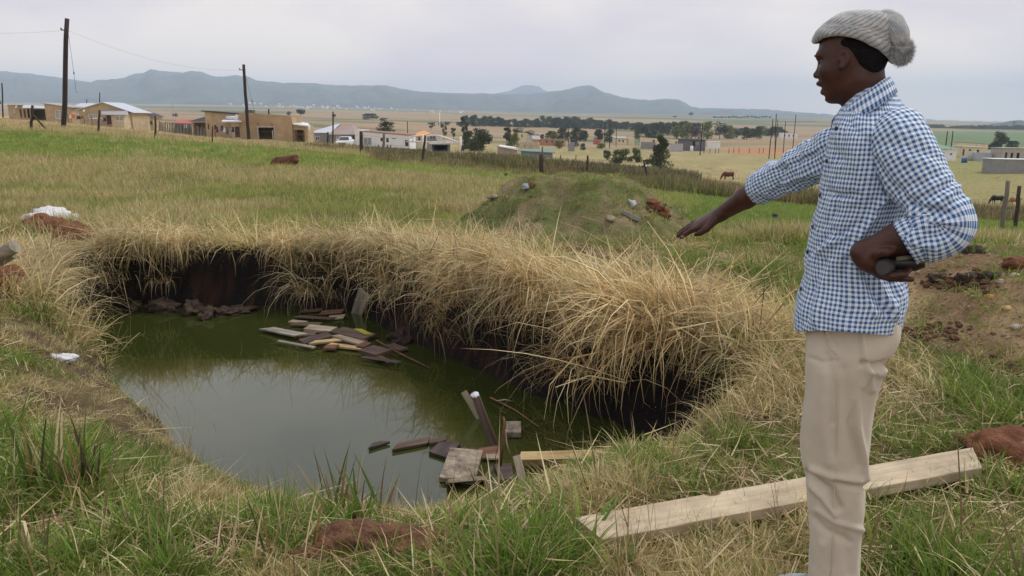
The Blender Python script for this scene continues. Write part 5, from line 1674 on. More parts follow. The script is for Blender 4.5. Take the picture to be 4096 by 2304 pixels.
def plank(name, A, B, width, thick, m, label, cat, up=Vector((0,0,1)), group=None, taper=(0, 0), parent=None, bev=.003, wob=0.0):
    """a board with sawn edges from A to B (centres of its lower side's ends)"""
    A, B = Vector(A), Vector(B)
    d = (B-A); Ln = d.length; d.normalize()
    s = d.cross(up).normalized(); u = s.cross(d).normalized()
    rnd = random.Random(int(A.x*1000) + int(B.y*777))
    n = max(2, int(Ln/.12)); V, Fc = [], []
    hw = width/2
    sec = [(-hw, bev), (-hw+bev, 0), (hw-bev, 0), (hw, bev), (hw, thick-bev), (hw-bev, thick), (-hw+bev, thick), (-hw, thick-bev)]
    for i in range(n+1):
        t = i/n
        for (a, b) in sec:
            x = Ln*t - Ln/2
            if i == 0: x += taper[0]*(a/hw)*.5
            if i == n: x += taper[1]*(a/hw)*.5
            V.append((x, a + rnd.uniform(-1,1)*.0012, b + rnd.uniform(-1,1)*.0010 + wob*math.sin(t*3.1)))
    for i in range(n):
        for k in range(8):
            q = i*8+k; r = i*8+(k+1) % 8
            Fc.append((q, r, r+8, q+8))
    Fc.append(tuple(range(8))[::-1]); Fc.append(tuple(range(n*8, n*8+8)))
    o = mesh_obj(name, V, Fc, m, parent)
    M = Matrix((d, -s, u)).transposed().to_4x4(); M.translation = (A+B)/2
    o.matrix_world = M
    if label: tag(o, label, cat, group)
    return o

# the long fresh plank in the grass
def gp(px, py, dz=0.0):
    """where the sight line meets the near ground"""
    s = float(s_of(py)); lo, hi = 1.6, 11.0
    ys = np.linspace(lo, hi, 500); d = ys*CT - s*ys*ST; x = (px-CX)/F*d
    z = _bil(x, ys) + dz
    m = np.where((z - H)/ys >= s)[0]
    y = ys[m[0]] if len(m) else hi
    return at(px, py, float(y))
A = gp(2350, 2135, .05); B = gp(3905, 1852, .05)
zt_ = max(gz(A.x, A.y), gz(B.x, B.y), gz((A.x+B.x)/2, (A.y+B.y)/2))
A.z = gz(A.x, A.y)+.028; B.z = gz(B.x, B.y)+.03
plank('timber_plank', A, B, .165, .045, w_fresh, 'long pale sawn pine plank lying in the grass behind the man legs', 'plank', taper=(-.03, .14))

# yellow beam on the near right shore, with the stake beside it
a = at(2090, 1893, 4.28); b = at(2552, 1898, 4.25)
a = at(2088, 1888, 4.22); b = at(2550, 1900, 4.02)
a.z = max(a.z, ZW+.02, gz(a.x, a.y)+.02); b.z = max(b.z, ZW+.03, gz(b.x, b.y)+.035)
o_beam = plank('timber_beam', a, b, .075, .055, w_yellow, 'yellow pine beam lying along the near right shore of the pond', 'beam', up=Vector((0,-.35,1)))
def plank2(name, p, q, Yp, Yq, w, t, m, label, cat='board', up=Vector((0,-.3,1)), group=None, **k):
    return plank(name, at(p[0], p[1], Yp), at(q[0], q[1], Yq), w, t, m, label, cat, up, group, **k)
# floating pieces: centre line on the water
def floater(p, q, wpx, m, label, thick=.018, lift=.004, up=None, taper=(0,0), name='wood_piece', group='pieces of wood floating on the pond', cat='piece of wood', dz=(0,0)):
    A = onz(*p, ZW+lift+thick); B = onz(*q, ZW+lift+thick)
    A.z += -thick + dz[0]; B.z += -thick + dz[1]
    w = wpx*(A.y+B.y)/2/F*1.0
    return plank(name, A, B, w, thick, m, label, cat, up or Vector((0,0,1)), group, taper=taper, bev=.002)
GN_ = 'wood floating near the yellow beam'
floater((1482,1781),(1538,1764), 34, w_dark, 'smallest dark triangular chip floating leftmost of the near pieces', taper=(.06,-.05), group=GN_)
floater((1580,1784),(1715,1757), 60, w_brown, 'dark brown diamond shaped board floating second from left', taper=(.07,.05), group=GN_)
floater((1716,1766),(1784,1750), 36, w_brown, 'brown piece with an orange edge touching the diamond board', group=GN_, taper=(.02,.03))
floater((1750,1817),(1800,1768), 95, w_dark, 'dark board lying aslant just left of the mottled board', group=GN_, taper=(.04,-.03))
floater((1826,1916),(1866,1795), 150, w_mott, 'broad mottled weathered board pointing away from the shore', thick=.028, group=GN_, taper=(.03,.02))
floater((1920,1812),(2000,1800), 100, w_rust, 'reddish brown board under the foot of the slanting post', group=GN_, taper=(.02,.02))
floater((1945,1825),(2000,1823), 40, w_pale, 'pale edged splinter on the near side of the reddish board', thick=.014, lift=.012, group=GN_)
floater((2024,1706),(2084,1706), 120, w_mott, 'brown mottled square block floating right of the slanting post', thick=.04, group=GN_)
floater((1988,1888),(2050,1882), 150, w_dark, 'dark square board floating left of the white stake', group=GN_, taper=(.0,.03))
floater((2350,1836),(2500,1848), 40, w_pale, 'thin weathered strip floating behind the yellow beam', thick=.02, lift=.02, group=GN_)
# pale split plank and brown post sticking out of the water
plank('split_plank', onz(1932, 1700, ZW-.05), at(1855, 1566, 5.02), .042, .02, w_pale, 'pale split plank with an orange lower end leaning out of the water', 'plank', up=Vector((0,-1,.35)))
plank('slanting_post', onz(1992, 1815, ZW-.05), at(1903, 1588, 4.62), .056, .035, w_brown, 'brown squared post slanting out of the pond beside the split plank', 'post', up=Vector((0,-1,.35)))
cpm = mat('torn white plastic', (.70,.72,.76), .45, .08, 20, bump=.6, bscale=40)
c_ = lambda: None
plank('white_stake', at(2098, 1952, 3.88), at(2068, 1830, 4.02), .045, .03, w_pale, 'short whitish stake leaning against the left end of the yellow beam', 'stake', up=Vector((0,-1,.4)))
plank('shore_board', gp(1800, 2000)+Vector((0,0,.02)), onz(1872, 1925, ZW+.05), .23, .022, w_pale, 'broad pale board with a dark split resting on the near shore', 'board', taper=(.02,-.02))
# dead stem beside the block
dm = mat('dead stem', (.22,.12,.06), .9, .35, 8)
def stemthing(pts, r, m, label, cat='stem', name='dead_stem', group=None):
    P0 = Vector(pts[0])
    o = MB().tube([Vector(p)-P0 for p in pts], r, 6).build(name, m, None, True); o.location = P0
    return tag(o, label, cat, group)
stemthing([at(2000,1862,4.1), at(2012,1760,4.1), at(2018,1690,4.1), at(2014,1668,4.1)], [.010,.009,.008,.004], dm, 'upright rusty dead stem left of the floating square block')
stemthing([at(2040,1818,4.05), at(2026,1770,4.05), at(2023,1720,4.05), at(2032,1696,4.05)], [.004,.004,.003,.002], mat('pale twig', (.5,.42,.3), .8), 'thin pale twig curling beside the rusty stem', 'twig', 'twig')
stemthing([onz(1961,1590,ZW+.02), onz(2060,1640,ZW+.012), onz(2156,1708,ZW+.008)], [.007,.006,.004], dm, 'long thin dark stick floating along the right bank', 'stick', 'stick')
stemthing([onz(1985,1604,ZW+.02), onz(2020,1598,ZW+.05), onz(2052,1606,ZW+.01)], [.004,.004,.003], mat('pale twig', (.5,.42,.3), .8), 'small curved reddish twig floating near the long stick', 'twig', 'twig')

# the raft of driftwood at the far end
GF = 'wood drifted together at the far end of the pond'
for (p, q, w, m, lb, th, tp) in (
    ((1228,1310),(1335,1318), 46, w_pale, 'brightest pale plank on top of the driftwood raft', .035, (0,.02)),
    ((1346,1318),(1482,1346), 62, w_brown, 'long grey brown board under the yellow strip', .03, (.05,.02)),
    ((1342,1343),(1449,1373), 30, w_pale, 'pale narrow slat in the middle of the raft', .03, (.02,0)),
    ((1249,1371),(1366,1356), 34, w_yellow, 'tan slat pointing left at the front of the raft', .025, (.08,0)),
    ((1318,1376),(1451,1392), 26, w_yellow, 'tan slat forming the front edge of the raft', .025, (0,0)),
    ((1300,1386),(1348,1388), 40, w_rust, 'rusty block at the left end of the front slat', .03, (0,.01)),
    ((1113,1362),(1259,1390), 16, w_grey, 'thin grey lath floating in front of the raft', .015, (0,0)),
    ((1067,1312),(1207,1342), 40, w_grey, 'grey pointed board at the left end of the raft', .02, (.1,.08)),
    ((1187,1344),(1262,1334), 30, w_brown, 'short brown board behind the grey pointed one', .02, (.05,.03)),
    ((1205,1370),(1319,1338), 56, w_dark, 'dark purple brown board inside the raft', .025, (.05,.04)),
    ((1214,1328),(1310,1322), 44, w_brown, 'brown board below the brightest plank', .02, (.04,.02)),
    ((1366,1360),(1446,1376), 60, w_rust, 'rusty brown board between the pale slats', .02, (.03,.03)),
    ((1440,1385),(1473,1372), 34, w_rust, 'orange brown wedge at the right end of the front slat', .03, (0,.02)),
    ((1466,1390),(1540,1412), 60, w_brown, 'rough brown lump of wood right of the wedge', .04, (.05,.05)),
    ((1500,1418),(1560,1446), 22, w_rust, 'thin rusty lath behind the long stick', .015, (.02,0)),
    ((1558,1378),(1616,1400), 34, w_brown, 'brown board right of the long stick near the bank', .025, (.03,.02)),
    ((1162,1286),(1222,1288), 26, w_pale, 'small pale chip behind the raft', .02, (.02,.02)),
    ((1168,1298),(1282,1296), 34, w_brown, 'brown half sunk board behind the raft', .015, (.04,.02)),
    ((1186,1268),(1334,1276), 30, w_brown, 'long brown half sunk board farther behind the raft', .015, (.04,.04)),
    ((1314,1270),(1378,1266), 30, w_pale, 'pale ended board near the leaning slab', .02, (.02,.03)),
    ((1202,1246),(1290,1238), 30, w_brown, 'brown board floating against the far bank', .02, (.05,.03)),
    ((1282,1252),(1372,1246), 30, w_rust, 'reddish board beside the one against the far bank', .02, (.04,.04)),
    ((1450,1430),(1600,1452), 20, w_dark, 'dark thin sunk board in front of the long stick', .01, (.02,.02))):
    lift = random.uniform(.0, .028)
    floater(p, q, w*1.15 if w > 24 else w*1.0, m, lb, thick=th*.8, lift=lift, group=GF, taper=tp, dz=(random.uniform(0,.012), random.uniform(0,.012)),
            up=Vector((random.uniform(-.12,.12), random.uniform(-.2,.05), 1)))
floater((1430,1314),(1476,1336), 26, mat('yellow plastic', (.40,.38,.05), .5), 'bright yellow strip on the long board of the raft', thick=.006, lift=.045, name='yellow_strip', group=None, cat='strip', taper=(.05,.05))
stemthing([onz(1505,1361,ZW+.05), onz(1600,1414,ZW+.03), onz(1719,1472,ZW+.01)], [.008,.009,.006], w_rust, 'long thin stick lying aslant across the right end of the raft', 'stick', 'stick')
plank('leaning_slab', onz(1432, 1262, ZW-.03), at(1462, 1165, 7.75), .14, .04, w_grey, 'grey slab leaning against the bank at the far corner', 'slab', up=Vector((-.3,-1,.3)))

# clods, stones, heaps: lumpy displaced shapes
def lump(name, c, r, m, label, cat, seed=0, rough=.3, group=None, det=3, rz=0.0, flat=.7, parent=None):
    import bmesh
    bm = bmesh.new(); bmesh.ops.create_icosphere(bm, subdivisions=det, radius=1)
    rnd = random.Random(seed); off = Vector((rnd.uniform(0, 50), rnd.uniform(0, 50), rnd.uniform(0, 50)))
    from mathutils import noise
    for v in bm.verts:
        p = v.co.copy()
        n = noise.fractal(p*1.6 + off, .8, 2.1, 4)
        v.co = p*(1 + rough*n)
        if v.co.z < 0: v.co.z *= flat
        v.co = Vector((v.co.x*r[0], v.co.y*r[1], v.co.z*r[2]))
    me = bpy.data.meshes.new(name); bm.to_mesh(me); bm.free(); me.materials.append(m)
    me.polygons.foreach_set('use_smooth', [det > 2]*len(me.polygons))
    o = link(bpy.data.objects.new(name, me), parent); o.location = c; o.rotation_euler = (0, 0, rz)
    if label: tag(o, label, cat, group)
    return o
m_clod = mat('red brown clod', (.13,.05,.028), .95, .35, 14, bump=1.0, bscale=45, col2=(.24,.10,.05))
m_clodw = mat('wet brown clod', (.035,.024,.018), .8, .35, 12, bump=1.0, bscale=40, col2=(.09,.06,.042))
m_clodd = mat('dark clod', (.045,.03,.026), .9, .35, 14, bump=1.0, bscale=40)
lump('plastic_scrap', at(1900, 1582, 4.61), (.030,.025,.020), cpm, 'scrap of white plastic on the top end of the slanting post', 'plastic scrap', 3, .5)
m_soilh = mat('dug red earth', (.085,.045,.032), .95, .3, 9, bump=1.0, bscale=60, col2=(.24,.12,.065))
def on_bank(px, py, dz=0): return onz(px, py, ZW + dz)
for i, (x0, x1, y0, y1, lb, m) in enumerate(((585,695,1198,1252,'rounded brown clod at the foot of the far bank',m_clodw),(404,462,1182,1232,'tilted brown clod in the far left corner of the pond',m_clodw),
        (726,800,1205,1262,'brown clod right of the rounded one under the far bank',m_clodw),(800,850,1235,1280,'broad muddy clod half in the water under the far bank',m_clodw),(850,930,1235,1268,'small muddy clod at water edge under the far bank',m_clodw),
        (880,1000,1232,1256,'low muddy clod at the right end of the far bank clods',m_clodw),(500,560,1215,1250,'small low clod between the corner clod and the rounded one',m_clodw),
        (1560,1650,1320,1370,'brown clod at the foot of the right bank behind the raft',m_clodd))):
    c = onz((x0+x1)/2, y1-6, ZW); k = mpp(y1, c.y)
    lump('soil_clod', c + Vector((0,.05,.01)), ((x1-x0)*k*.56, .13, (y1-y0)*k*.72), m, lb, 'clod', i, .55, 'clods at the foot of the bank', 4)
# heap on the left with white sack
for i, (x0, x1, y0, y1, lb, m) in enumerate(((96,210,882,940,'reddish clod lying before the white sack',m_clod),(222,345,922,985,'dark red brown clod right of the white sack',m_clod),(150,250,905,950,'small reddish clod between the two larger ones',m_clod),
        (-30,45,1095,1195,'dark reddish clod at the left edge of the view',m_clod))):
    c = gp((x0+x1)/2, y1-4); k = mpp(y1, c.y)
    lump('soil_clod', c + Vector((0,.1,.10)), ((x1-x0)*k*.60, .2, (y1-y0)*k*.80), m, lb, 'clod', 20+i, .3, 'reddish clods on the left bank')
m_sack = mat('white sack', (.60,.62,.64), .6, .08, 5, bump=.5, bscale=14)
c = gp(150, 925); k = mpp(925, c.y)
sk = lump('white_sack', c + Vector((0,.35,.10)), (102*k*.95, .34, 50*k), m_sack, 'crumpled white sack lying behind reddish clods on the left bank', 'sack', 41, .45, None, 4)
c = gp(255, 1448); lump('plastic_bag', c + Vector((0,0,.02)), (.085,.05,.04), cpm, 'small scrap of white plastic in the grass on the left bank', 'plastic bag', 42, .5, None, 3)
# log at the left edge
c = gp(20, 1030)
def log(px0, py0, px1, py1, Y, r, lb, m):
    a, b = at(px0, py0, Y), at(px1, py1, Y-.1)
    P0 = a; n = 9; rnd = random.Random(px1)
    pts = [a.lerp(b, i/n)-P0 for i in range(n+1)]
    o = MB().tube(pts, [r*(1+rnd.uniform(-.08,.08)) for _ in pts], 16).build('log', m, None, False); o.location = P0
    return tag(o, lb, 'log')
log(-160, 1115, 60, 985, 6.2, .052, 'grey weathered log end jutting in at the left edge', wood('grey log', (.22,.20,.15), (.42,.38,.30), .85, .5, False))
log(-160, 1150, 56, 1022, 6.25, .026, 'thinner split pole just beneath the grey log', w_grey)

# spoil heap rubbish
def onheap(px, py):
    s = float(s_of(py)); ys = np.linspace(7.5, 14, 1300); d = ys*CT - s*ys*ST; x = (px-CX)/F*d
    z = _bil(x, ys); m = np.where((z-H)/ys >= s)[0]
    return at(px, py, float(ys[m[0]]) if len(m) else 11.4)
for i, (x0, x1, y0, y1, lb, m, cat) in enumerate(((2570,2640,778,826,'reddish clod on the upper right shoulder of the heap',m_clod,'clod'),(2625,2685,815,872,'larger reddish clod lower on the right shoulder of the heap',m_clod,'clod'),(2590,2665,800,850,'middle reddish clod on the heap right shoulder',m_clod,'clod'),
        (2086,2122,728,764,'crumpled grey blue plastic at the upper left of the heap',mat('grey blue plastic', (.28,.33,.38), .5, .3, 18, bump=.6, bscale=40),'plastic'),(2118,2150,728,752,'reddish clod beside the grey plastic on the heap top',m_clod,'clod'),
        (2512,2548,786,832,'grey white plastic low on the right side of the heap',mat('pale plastic', (.40,.43,.42), .6, .3, 16, bump=.6, bscale=40),'plastic'),(2420,2470,855,892,'pale stone on the front of the heap',mat('pale stone', (.40,.34,.26), .9, .2, 10, bump=.5),'stone'),
        (1935,2030,778,800,'pale slab of stone on the left foot of the heap',mat('pale stone', (.40,.34,.26), .9),'stone'))):
    c = onheap((x0+x1)/2, y1-5); k = mpp(y1, c.y)
    m = m if cat != 'stone' else mat('earthy stone', (.27,.23,.16), .9, .25, 14, bump=.6)
    lump({'clod':'soil_clod','plastic':'plastic_bag','stone':'stone'}[cat], c + Vector((0,.06,.02)), ((x1-x0)*k*.46, .10, (y1-y0)*k*.42), m, lb, cat, 60+i, .5)
plank('concrete_slab', onheap(2488, 858)+Vector((0,0,.01)), onheap(2555, 892)+Vector((0,0,.02)), .06, .05, mat('grey slab', (.24,.24,.22), .85, .2, 14, bump=.4), 'narrow grey slab lying aslant on the front of the heap', 'slab')
# near earth clump in front
c = gp(1500, 2215, .02)
lump('earth_clump', c + Vector((0,.02,-.03)), (.31,.13,.115), m_soilh, 'large reddish brown earth clump at the bottom edge below the pond', 'earth clump', 81, .28, None, 5)
m_stone = mat('pale pebble', (.42,.37,.30), .85, .2, 20)
prs = []
for i in range(30):
    px, py = random.uniform(1290, 1740), random.uniform(2090, 2200)
    p = gp(px, py, .06); r = random.uniform(.002, .005)
    prs.append((p, r))
mbp = MB()
for i, (p, r) in enumerate(prs): mbp.ball(p + Vector((0,0,.0)), (r*1.3, r, r*.8), 6, 4, .2, i)
tag(mbp.build('pebbles', m_stone, None), kind='stuff')
# gravel on the right heap
mbg = MB(); rnd = random.Random(5)
for i in range(4200):
    x = RC.x + rnd.gauss(-.4, 1.0); y = 5.6 + rnd.gauss(-.2, .8)
    if y > 6.8 or y < 3.2 or x < 2.0: continue
    r = abs(rnd.gauss(.002, .004)) + .002
    z = gz(x, y)
    mbg.ball((x, y, z + r*.3), (r*1.2, r, r*.75), 5, 3, .25, i)
crumbs = MB()
for (qx, qy, n_, sp) in ((3830,1130,260,70),(3720,1340,120,80),(2360,1040,90,60),(2490,1090,90,50),(150,2230,140,120),(890,2230,80,60),(1500,2250,120,130),(3980,1480,160,90),(300,960,90,90),(2640,850,40,40)):
    for i in range(n_):
        p = gp(rnd.gauss(qx, sp), rnd.gauss(qy, sp*.25)); r = abs(rnd.gauss(.008, .008)) + .004
        crumbs.ball(p + Vector((0,0,r*.4)), (r*1.2, r, r*.8), 6, 4, .3, i)
tag(crumbs.build('soil_crumbs', mat('dark soil crumbs', (.09,.05,.032), .95, .4, 30, col2=(.16,.085,.05)), None), kind='stuff')
tag(mbg.build('gravel', mat('gravel', (.27,.205,.13), .9, .25, 30, col2=(.36,.29,.19)), None), kind='stuff')
for i, (px, py, r, lb, m, rf) in enumerate(((4072,1311,.030,'white stone on the slope of the right hand heap',m_stone,.15),(3902,1012,.075,'dark round clod on the crest of the right hand heap',m_clodd,.25),(3960,1190,.03,'orange stone on the right hand heap',mat('orange stone', (.45,.24,.10), .8, .3, 12),.2),
        (4065,1105,.03,'pale round stone near the right edge of the heap',m_stone,.15),(4008,1130,.028,'grey stone on the face of the right hand heap',mat('grey stone', (.35,.33,.31), .85, .2, 12),.2),(4085,1065,.08,'red lump of clay at the right edge of the heap',m_clod,.3),
        (4030,1235,.028,'yellowish stone low on the right hand heap',mat('yellow stone', (.50,.38,.18), .85, .2, 12),.25),(3760,1120,.06,'dark crumbling clod in the hollow of the heap',m_clodd,.4),(3880,1125,.07,'larger dark crumbling clod in the hollow of the heap',m_clodd,.4),(3970,1112,.06,'small dark clod right of the hollow of the heap',m_clodd,.4),
        (4075,1850,.16,'red earth clod at the right edge beside the plank end',m_clod,.35),(3985,1830,.07,'small red clod just beyond the end of the plank',m_clod,.35))):
    c = gp(px, py)
    lump('stone' if r < .06 else 'soil_clod', c + Vector((0,r*.4,0)), (r*1.25, r, r*.75), m, lb, 'stone' if r < .06 else 'clod', 90+i, rf, None, 3 if r < .06 else 4)

# ---------------------------------------------------------------- stalks and broad leaves near the viewer
sk_ = MB(); 
V, Fc, C = [], [], []
def stalk(px, py, hpx, lean, col, w=.006, bend=.15, kink=None, seg=5, tip=None):
    p = gp(px, py); k = mpp(py, p.y)
    az = 0 if lean >= 0 else math.pi
    tws = random.gauss(0, .6)
    if abs(math.sin(lean)) > .3: tws += 1.2
    blade(V, Fc, C, tuple(p - Vector((0,0,.02))), az + random.gauss(0, .5), abs(lean), abs(lean)+bend, hpx*k, w, col, seg, kink, tip, side3=(math.cos(tws), math.sin(tws), 0))
random.seed(21)
DK, PS, BR = (.10,.065,.045), (.66,.54,.34), (.30,.18,.08)
for (cx_, cy_, n, hp, sp, pal, w) in ((1400,2085,34,330,60,(DK, BR, PS, BR, (.12,.20,.04)),.015),(1420,2100,40,170,80,(PS, PS, BR),.008),(1620,2060,10,300,90,(DK, PS),.005),(1960,2040,6,330,30,(DK,BR),.006),(1200,2045,16,240,70,(PS,PS,BR),.005),
        (1060,2010,22,200,60,(PS,(.3,.3,.1)),.004),(700,1810,26,230,60,(PS,PS,(.5,.36,.2)),.004),(620,1680,16,200,50,(PS,),.004),(130,1980,26,480,120,(BR, DK, PS,(.10,.17,.035)),.014),(290,1990,24,430,60,((.10,.18,.04),DK,BR),.014),
        (60,2280,20,380,80,(BR,PS,(.12,.18,.04)),.013),(1010,2270,12,420,120,(BR,PS,DK),.010),(1700,2260,10,300,160,(BR,PS),.009),(3470,1900,4,180,30,(DK,BR),.005),(3850,1840,5,200,30,(DK,BR),.006),(3060,1420,14,220,120,(BR,PS),.006),(2700,1480,12,200,120,(PS,),.005),(1300,1990,10,170,80,(PS,),.004),
        (2080,1200,20,160,90,(PS,PS),.008),(2050,1020,26,190,60,(PS,PS),.010),(1520,980,30,130,100,(BR,PS,(.25,.28,.08)),.008),(2560,1130,16,220,160,(PS,),.008),(3250,1250,12,200,60,(BR,PS),.007),(3840,2100,10,150,160,(PS,DK),.005)):
    for i in range(n):
        col = random.choice(pal); q = random.uniform(.75, 1.2)
        stalk(random.gauss(cx_, sp), cy_ + random.uniform(-30, 30), hp*random.uniform(.45, 1.05), random.gauss(0, .16), tuple(min(.8, c*q) for c in col), w*random.uniform(.6, 1.1), .2,
              (random.uniform(.5,.8), random.uniform(.5,1.8)) if random.random() < .25 else None, 5)
# broad green leaves
for (cx_, cy_, n, hp, sp) in ((1330,2120,14,330,60),(1480,2110,6,240,60),(1830,2130,10,260,60),(2000,2240,14,200,60),(2330,2230,16,190,60),(360,1960,26,330,70),(250,1860,12,260,60),(1180,2230,12,180,80),(500,2240,14,160,120),(2900,2200,12,130,160),(3800,1480,8,110,60),(60,1730,8,260,40),(1400,2230,6,150,80),(3700,2100,10,130,120)):
    for i in range(n):
        g = random.choice([(.12,.27,.035),(.16,.32,.05),(.10,.22,.04)])
        stalk(random.gauss(cx_, sp), cy_ + random.uniform(-20, 25), hp*random.uniform(.5, 1.0), random.gauss(0, .45), g, random.uniform(.010, .019), random.uniform(.3, 1.1), None, 6, (.20,.30,.06))
# straw lying about
for i in range(2400):
    px, py = random.uniform(-60, 4150), random.uniform(1500, 2330)
    p = gp(px, py); d_, w_, *_ = pond_dist(p.x, p.y)
    if d_[0] < .15: continue
    col = random.choice([PS, (.56,.44,.26), (.72,.60,.38), (.40,.28,.15)])
    blade(V, Fc, C, tuple(p + Vector((0,0,random.uniform(.01,.06)))), random.uniform(0, 6.28), random.uniform(1.2, 1.7), random.uniform(1.4, 1.8), random.uniform(.08, .28), random.uniform(.003, .007), col, 2, (.5, random.uniform(-.5,.5)) if random.random()<.3 else None)
V_ = np.array(V, np.float32); T_ = []
for f in Fc:
    T_.append(f[:3])
    if len(f) == 4: T_.append((f[0], f[2], f[3]))
tag(tri_mesh('tall_stalks_and_straw', V_, np.array(T_), np.array(C, np.float32), m_bladeR), kind='stuff')
# ---------------------------------------------------------------- the man
YP = 2.0
def proj(P):
    """photo pixel of a world point (numpy arrays of x, y, z)"""
    x, y, z = P[..., 0], P[..., 1], P[..., 2] - H
    d = y*CT - z*ST; u = z*CT + y*ST
    return CX + x/d*F, CY - u/d*F

# the man stands side on to the viewer: his mid plane lies square to the sight line
_C = at(3440, 900, YP)
_a = math.atan2(_C.x, _C.y)
NV = np.array((math.sin(_a), math.cos(_a), 0.0)); EV = np.array((math.cos(_a), -math.sin(_a), 0.0))
_DC = float(np.array(_C) @ NV)
def BP(px, py, w=0.0):
    """point w metres nearer the viewer than the man's mid plane, behind pixel (px, py)"""
    dx, du = (px-CX)/F, (CY-py)/F
    r = np.array((dx, CT + du*ST, du*CT - ST))
    t = (_DC - w)/(r @ NV)
    return np.array((0, 0, H)) + r*t
def yq(Y): return (2.0-Y) if Y < 2.1 else (2.0-Y)*.8
def A3(px, py, Y): return tuple(BP(px, py, yq(Y)))

class Field:
    """a signed distance field on a grid, skinned with surface nets"""
    def __init__(self, lo, hi, h):
        self.h = h; self.lo = np.array(lo, float)
        self.n = np.ceil((np.array(hi) - self.lo)/h).astype(int) + 1
        self.D = np.full(self.n, 1.0, dtype=np.float32)
    def _sub(self, lo, hi, pad):
        a = np.clip(np.floor((np.array(lo) - pad - self.lo)/self.h).astype(int), 0, self.n-1)
        b = np.clip(np.ceil((np.array(hi) + pad - self.lo)/self.h).astype(int)+1, 1, self.n)
        sl = tuple(slice(i, j) for i, j in zip(a, b))
        ax = [self.lo[i] + self.h*np.arange(a[i], b[i]) for i in range(3)]
        X, Y, Z = np.meshgrid(*ax, indexing='ij', sparse=True)
        return sl, X, Y, Z
    def _mix(self, sl, d, k, cut):
        D = self.D[sl]
        if cut:
            d = -d
            hh = np.clip(.5 - .5*(D - d)/k, 0, 1) if k > 0 else (d > D).astype(float)
            self.D[sl] = D*(1-hh) + d*hh + k*hh*(1-hh)
        else:
            hh = np.clip(.5 + .5*(D - d)/k, 0, 1) if k > 0 else (d < D).astype(float)
            self.D[sl] = D*(1-hh) + d*hh - k*hh*(1-hh)
    def ell(self, c, r, k=.01, cut=False, rot=0.0):
        c = np.array(c, float); r = np.array(r, float)
        R = r.max()
        sl, X, Y, Z = self._sub(c-R, c+R, k*1.5 + .02)
        X = X-c[0]; Y = Y-c[1]; Z = Z-c[2]
        X, Y = X*EV[0] + Y*EV[1], X*NV[0] + Y*NV[1]
        k0 = np.sqrt((X/r[0])**2 + (Y/r[1])**2 + (Z/r[2])**2)
        k1 = np.sqrt((X/r[0]**2)**2 + (Y/r[1]**2)**2 + (Z/r[2]**2)**2) + 1e-9
        self._mix(sl, k0*(k0-1)/k1, k, cut)
    def cap(self, a, b, ra, rb, k=.01, cut=False):
        a = np.array(a, float); b = np.array(b, float)
        R = max(ra, rb)
        sl, X, Y, Z = self._sub(np.minimum(a, b)-R, np.maximum(a, b)+R, k*1.5 + .02)
        e = b-a; L2 = (e*e).sum()
        t = np.clip(((X-a[0])*e[0] + (Y-a[1])*e[1] + (Z-a[2])*e[2])/L2, 0, 1)
        d = np.sqrt((X-a[0]-t*e[0])**2 + (Y-a[1]-t*e[1])**2 + (Z-a[2]-t*e[2])**2) - (ra + (rb-ra)*t)
        self._mix(sl, d, k, cut)
    def chain(self, pts, rs, k=.006):
        for i in range(len(pts)-1): self.cap(pts[i], pts[i+1], rs[i], rs[i+1], k)
    def mesh(self):
        D = self.D; ins = D < 0
        s = ins[:-1,:-1,:-1].astype(np.int8)
        for dx in (0,1):
            for dy in (0,1):
                for dz in (0,1):
                    if dx+dy+dz: s = s + ins[dx:self.n[0]-1+dx, dy:self.n[1]-1+dy, dz:self.n[2]-1+dz]
        act = (s > 0) & (s < 8)
        I, J, K = np.nonzero(act)
        P = np.zeros((len(I), 3)); cnt = np.zeros(len(I))
        cs = [(a, b, c) for a in (0,1) for b in (0,1) for c in (0,1)]
        for c0 in cs:
            for ax in range(3):
                if c0[ax]: continue
                c1 = list(c0); c1[ax] = 1
                d0 = D[I+c0[0], J+c0[1], K+c0[2]]; d1 = D[I+c1[0], J+c1[1], K+c1[2]]
                m = (d0 < 0) != (d1 < 0)
                t = np.where(m, d0/np.where(m, d0-d1, 1), 0)
                q = np.array(c0)[None, :] + t[:, None]*(np.array(c1)-np.array(c0))[None, :]
                P += q*m[:, None]; cnt += m
        P = (P/cnt[:, None] + np.stack([I, J, K], 1))*self.h + self.lo
        ids = np.full(act.shape, -1, np.int32); ids[I, J, K] = np.arange(len(I))
        Fs = []
        for ax in range(3):
            sl0 = [slice(1, -1)]*3; sl1 = [slice(1, -1)]*3
            sl0[ax] = slice(0, -1); sl1[ax] = slice(1, None)
            a, b = ins[tuple(sl0)], ins[tuple(sl1)]
            X = np.argwhere(a != b)
            off = np.ones(3, int); off[ax] = 0
            X = X + off
            o1, o2 = [(1, 2), (2, 0), (0, 1)][ax]
            def g(d1, d2):
                q = X.copy(); q[:, o1] -= d1; q[:, o2] -= d2
                return ids[q[:, 0], q[:, 1], q[:, 2]]
            f = np.stack([g(1, 1), g(0, 1), g(0, 0), g(1, 0)], 1)
            flip = ~ins[X[:, 0], X[:, 1], X[:, 2]]
            f[flip] = f[flip][:, ::-1]
            Fs.append(f)
        return P, np.concatenate(Fs)

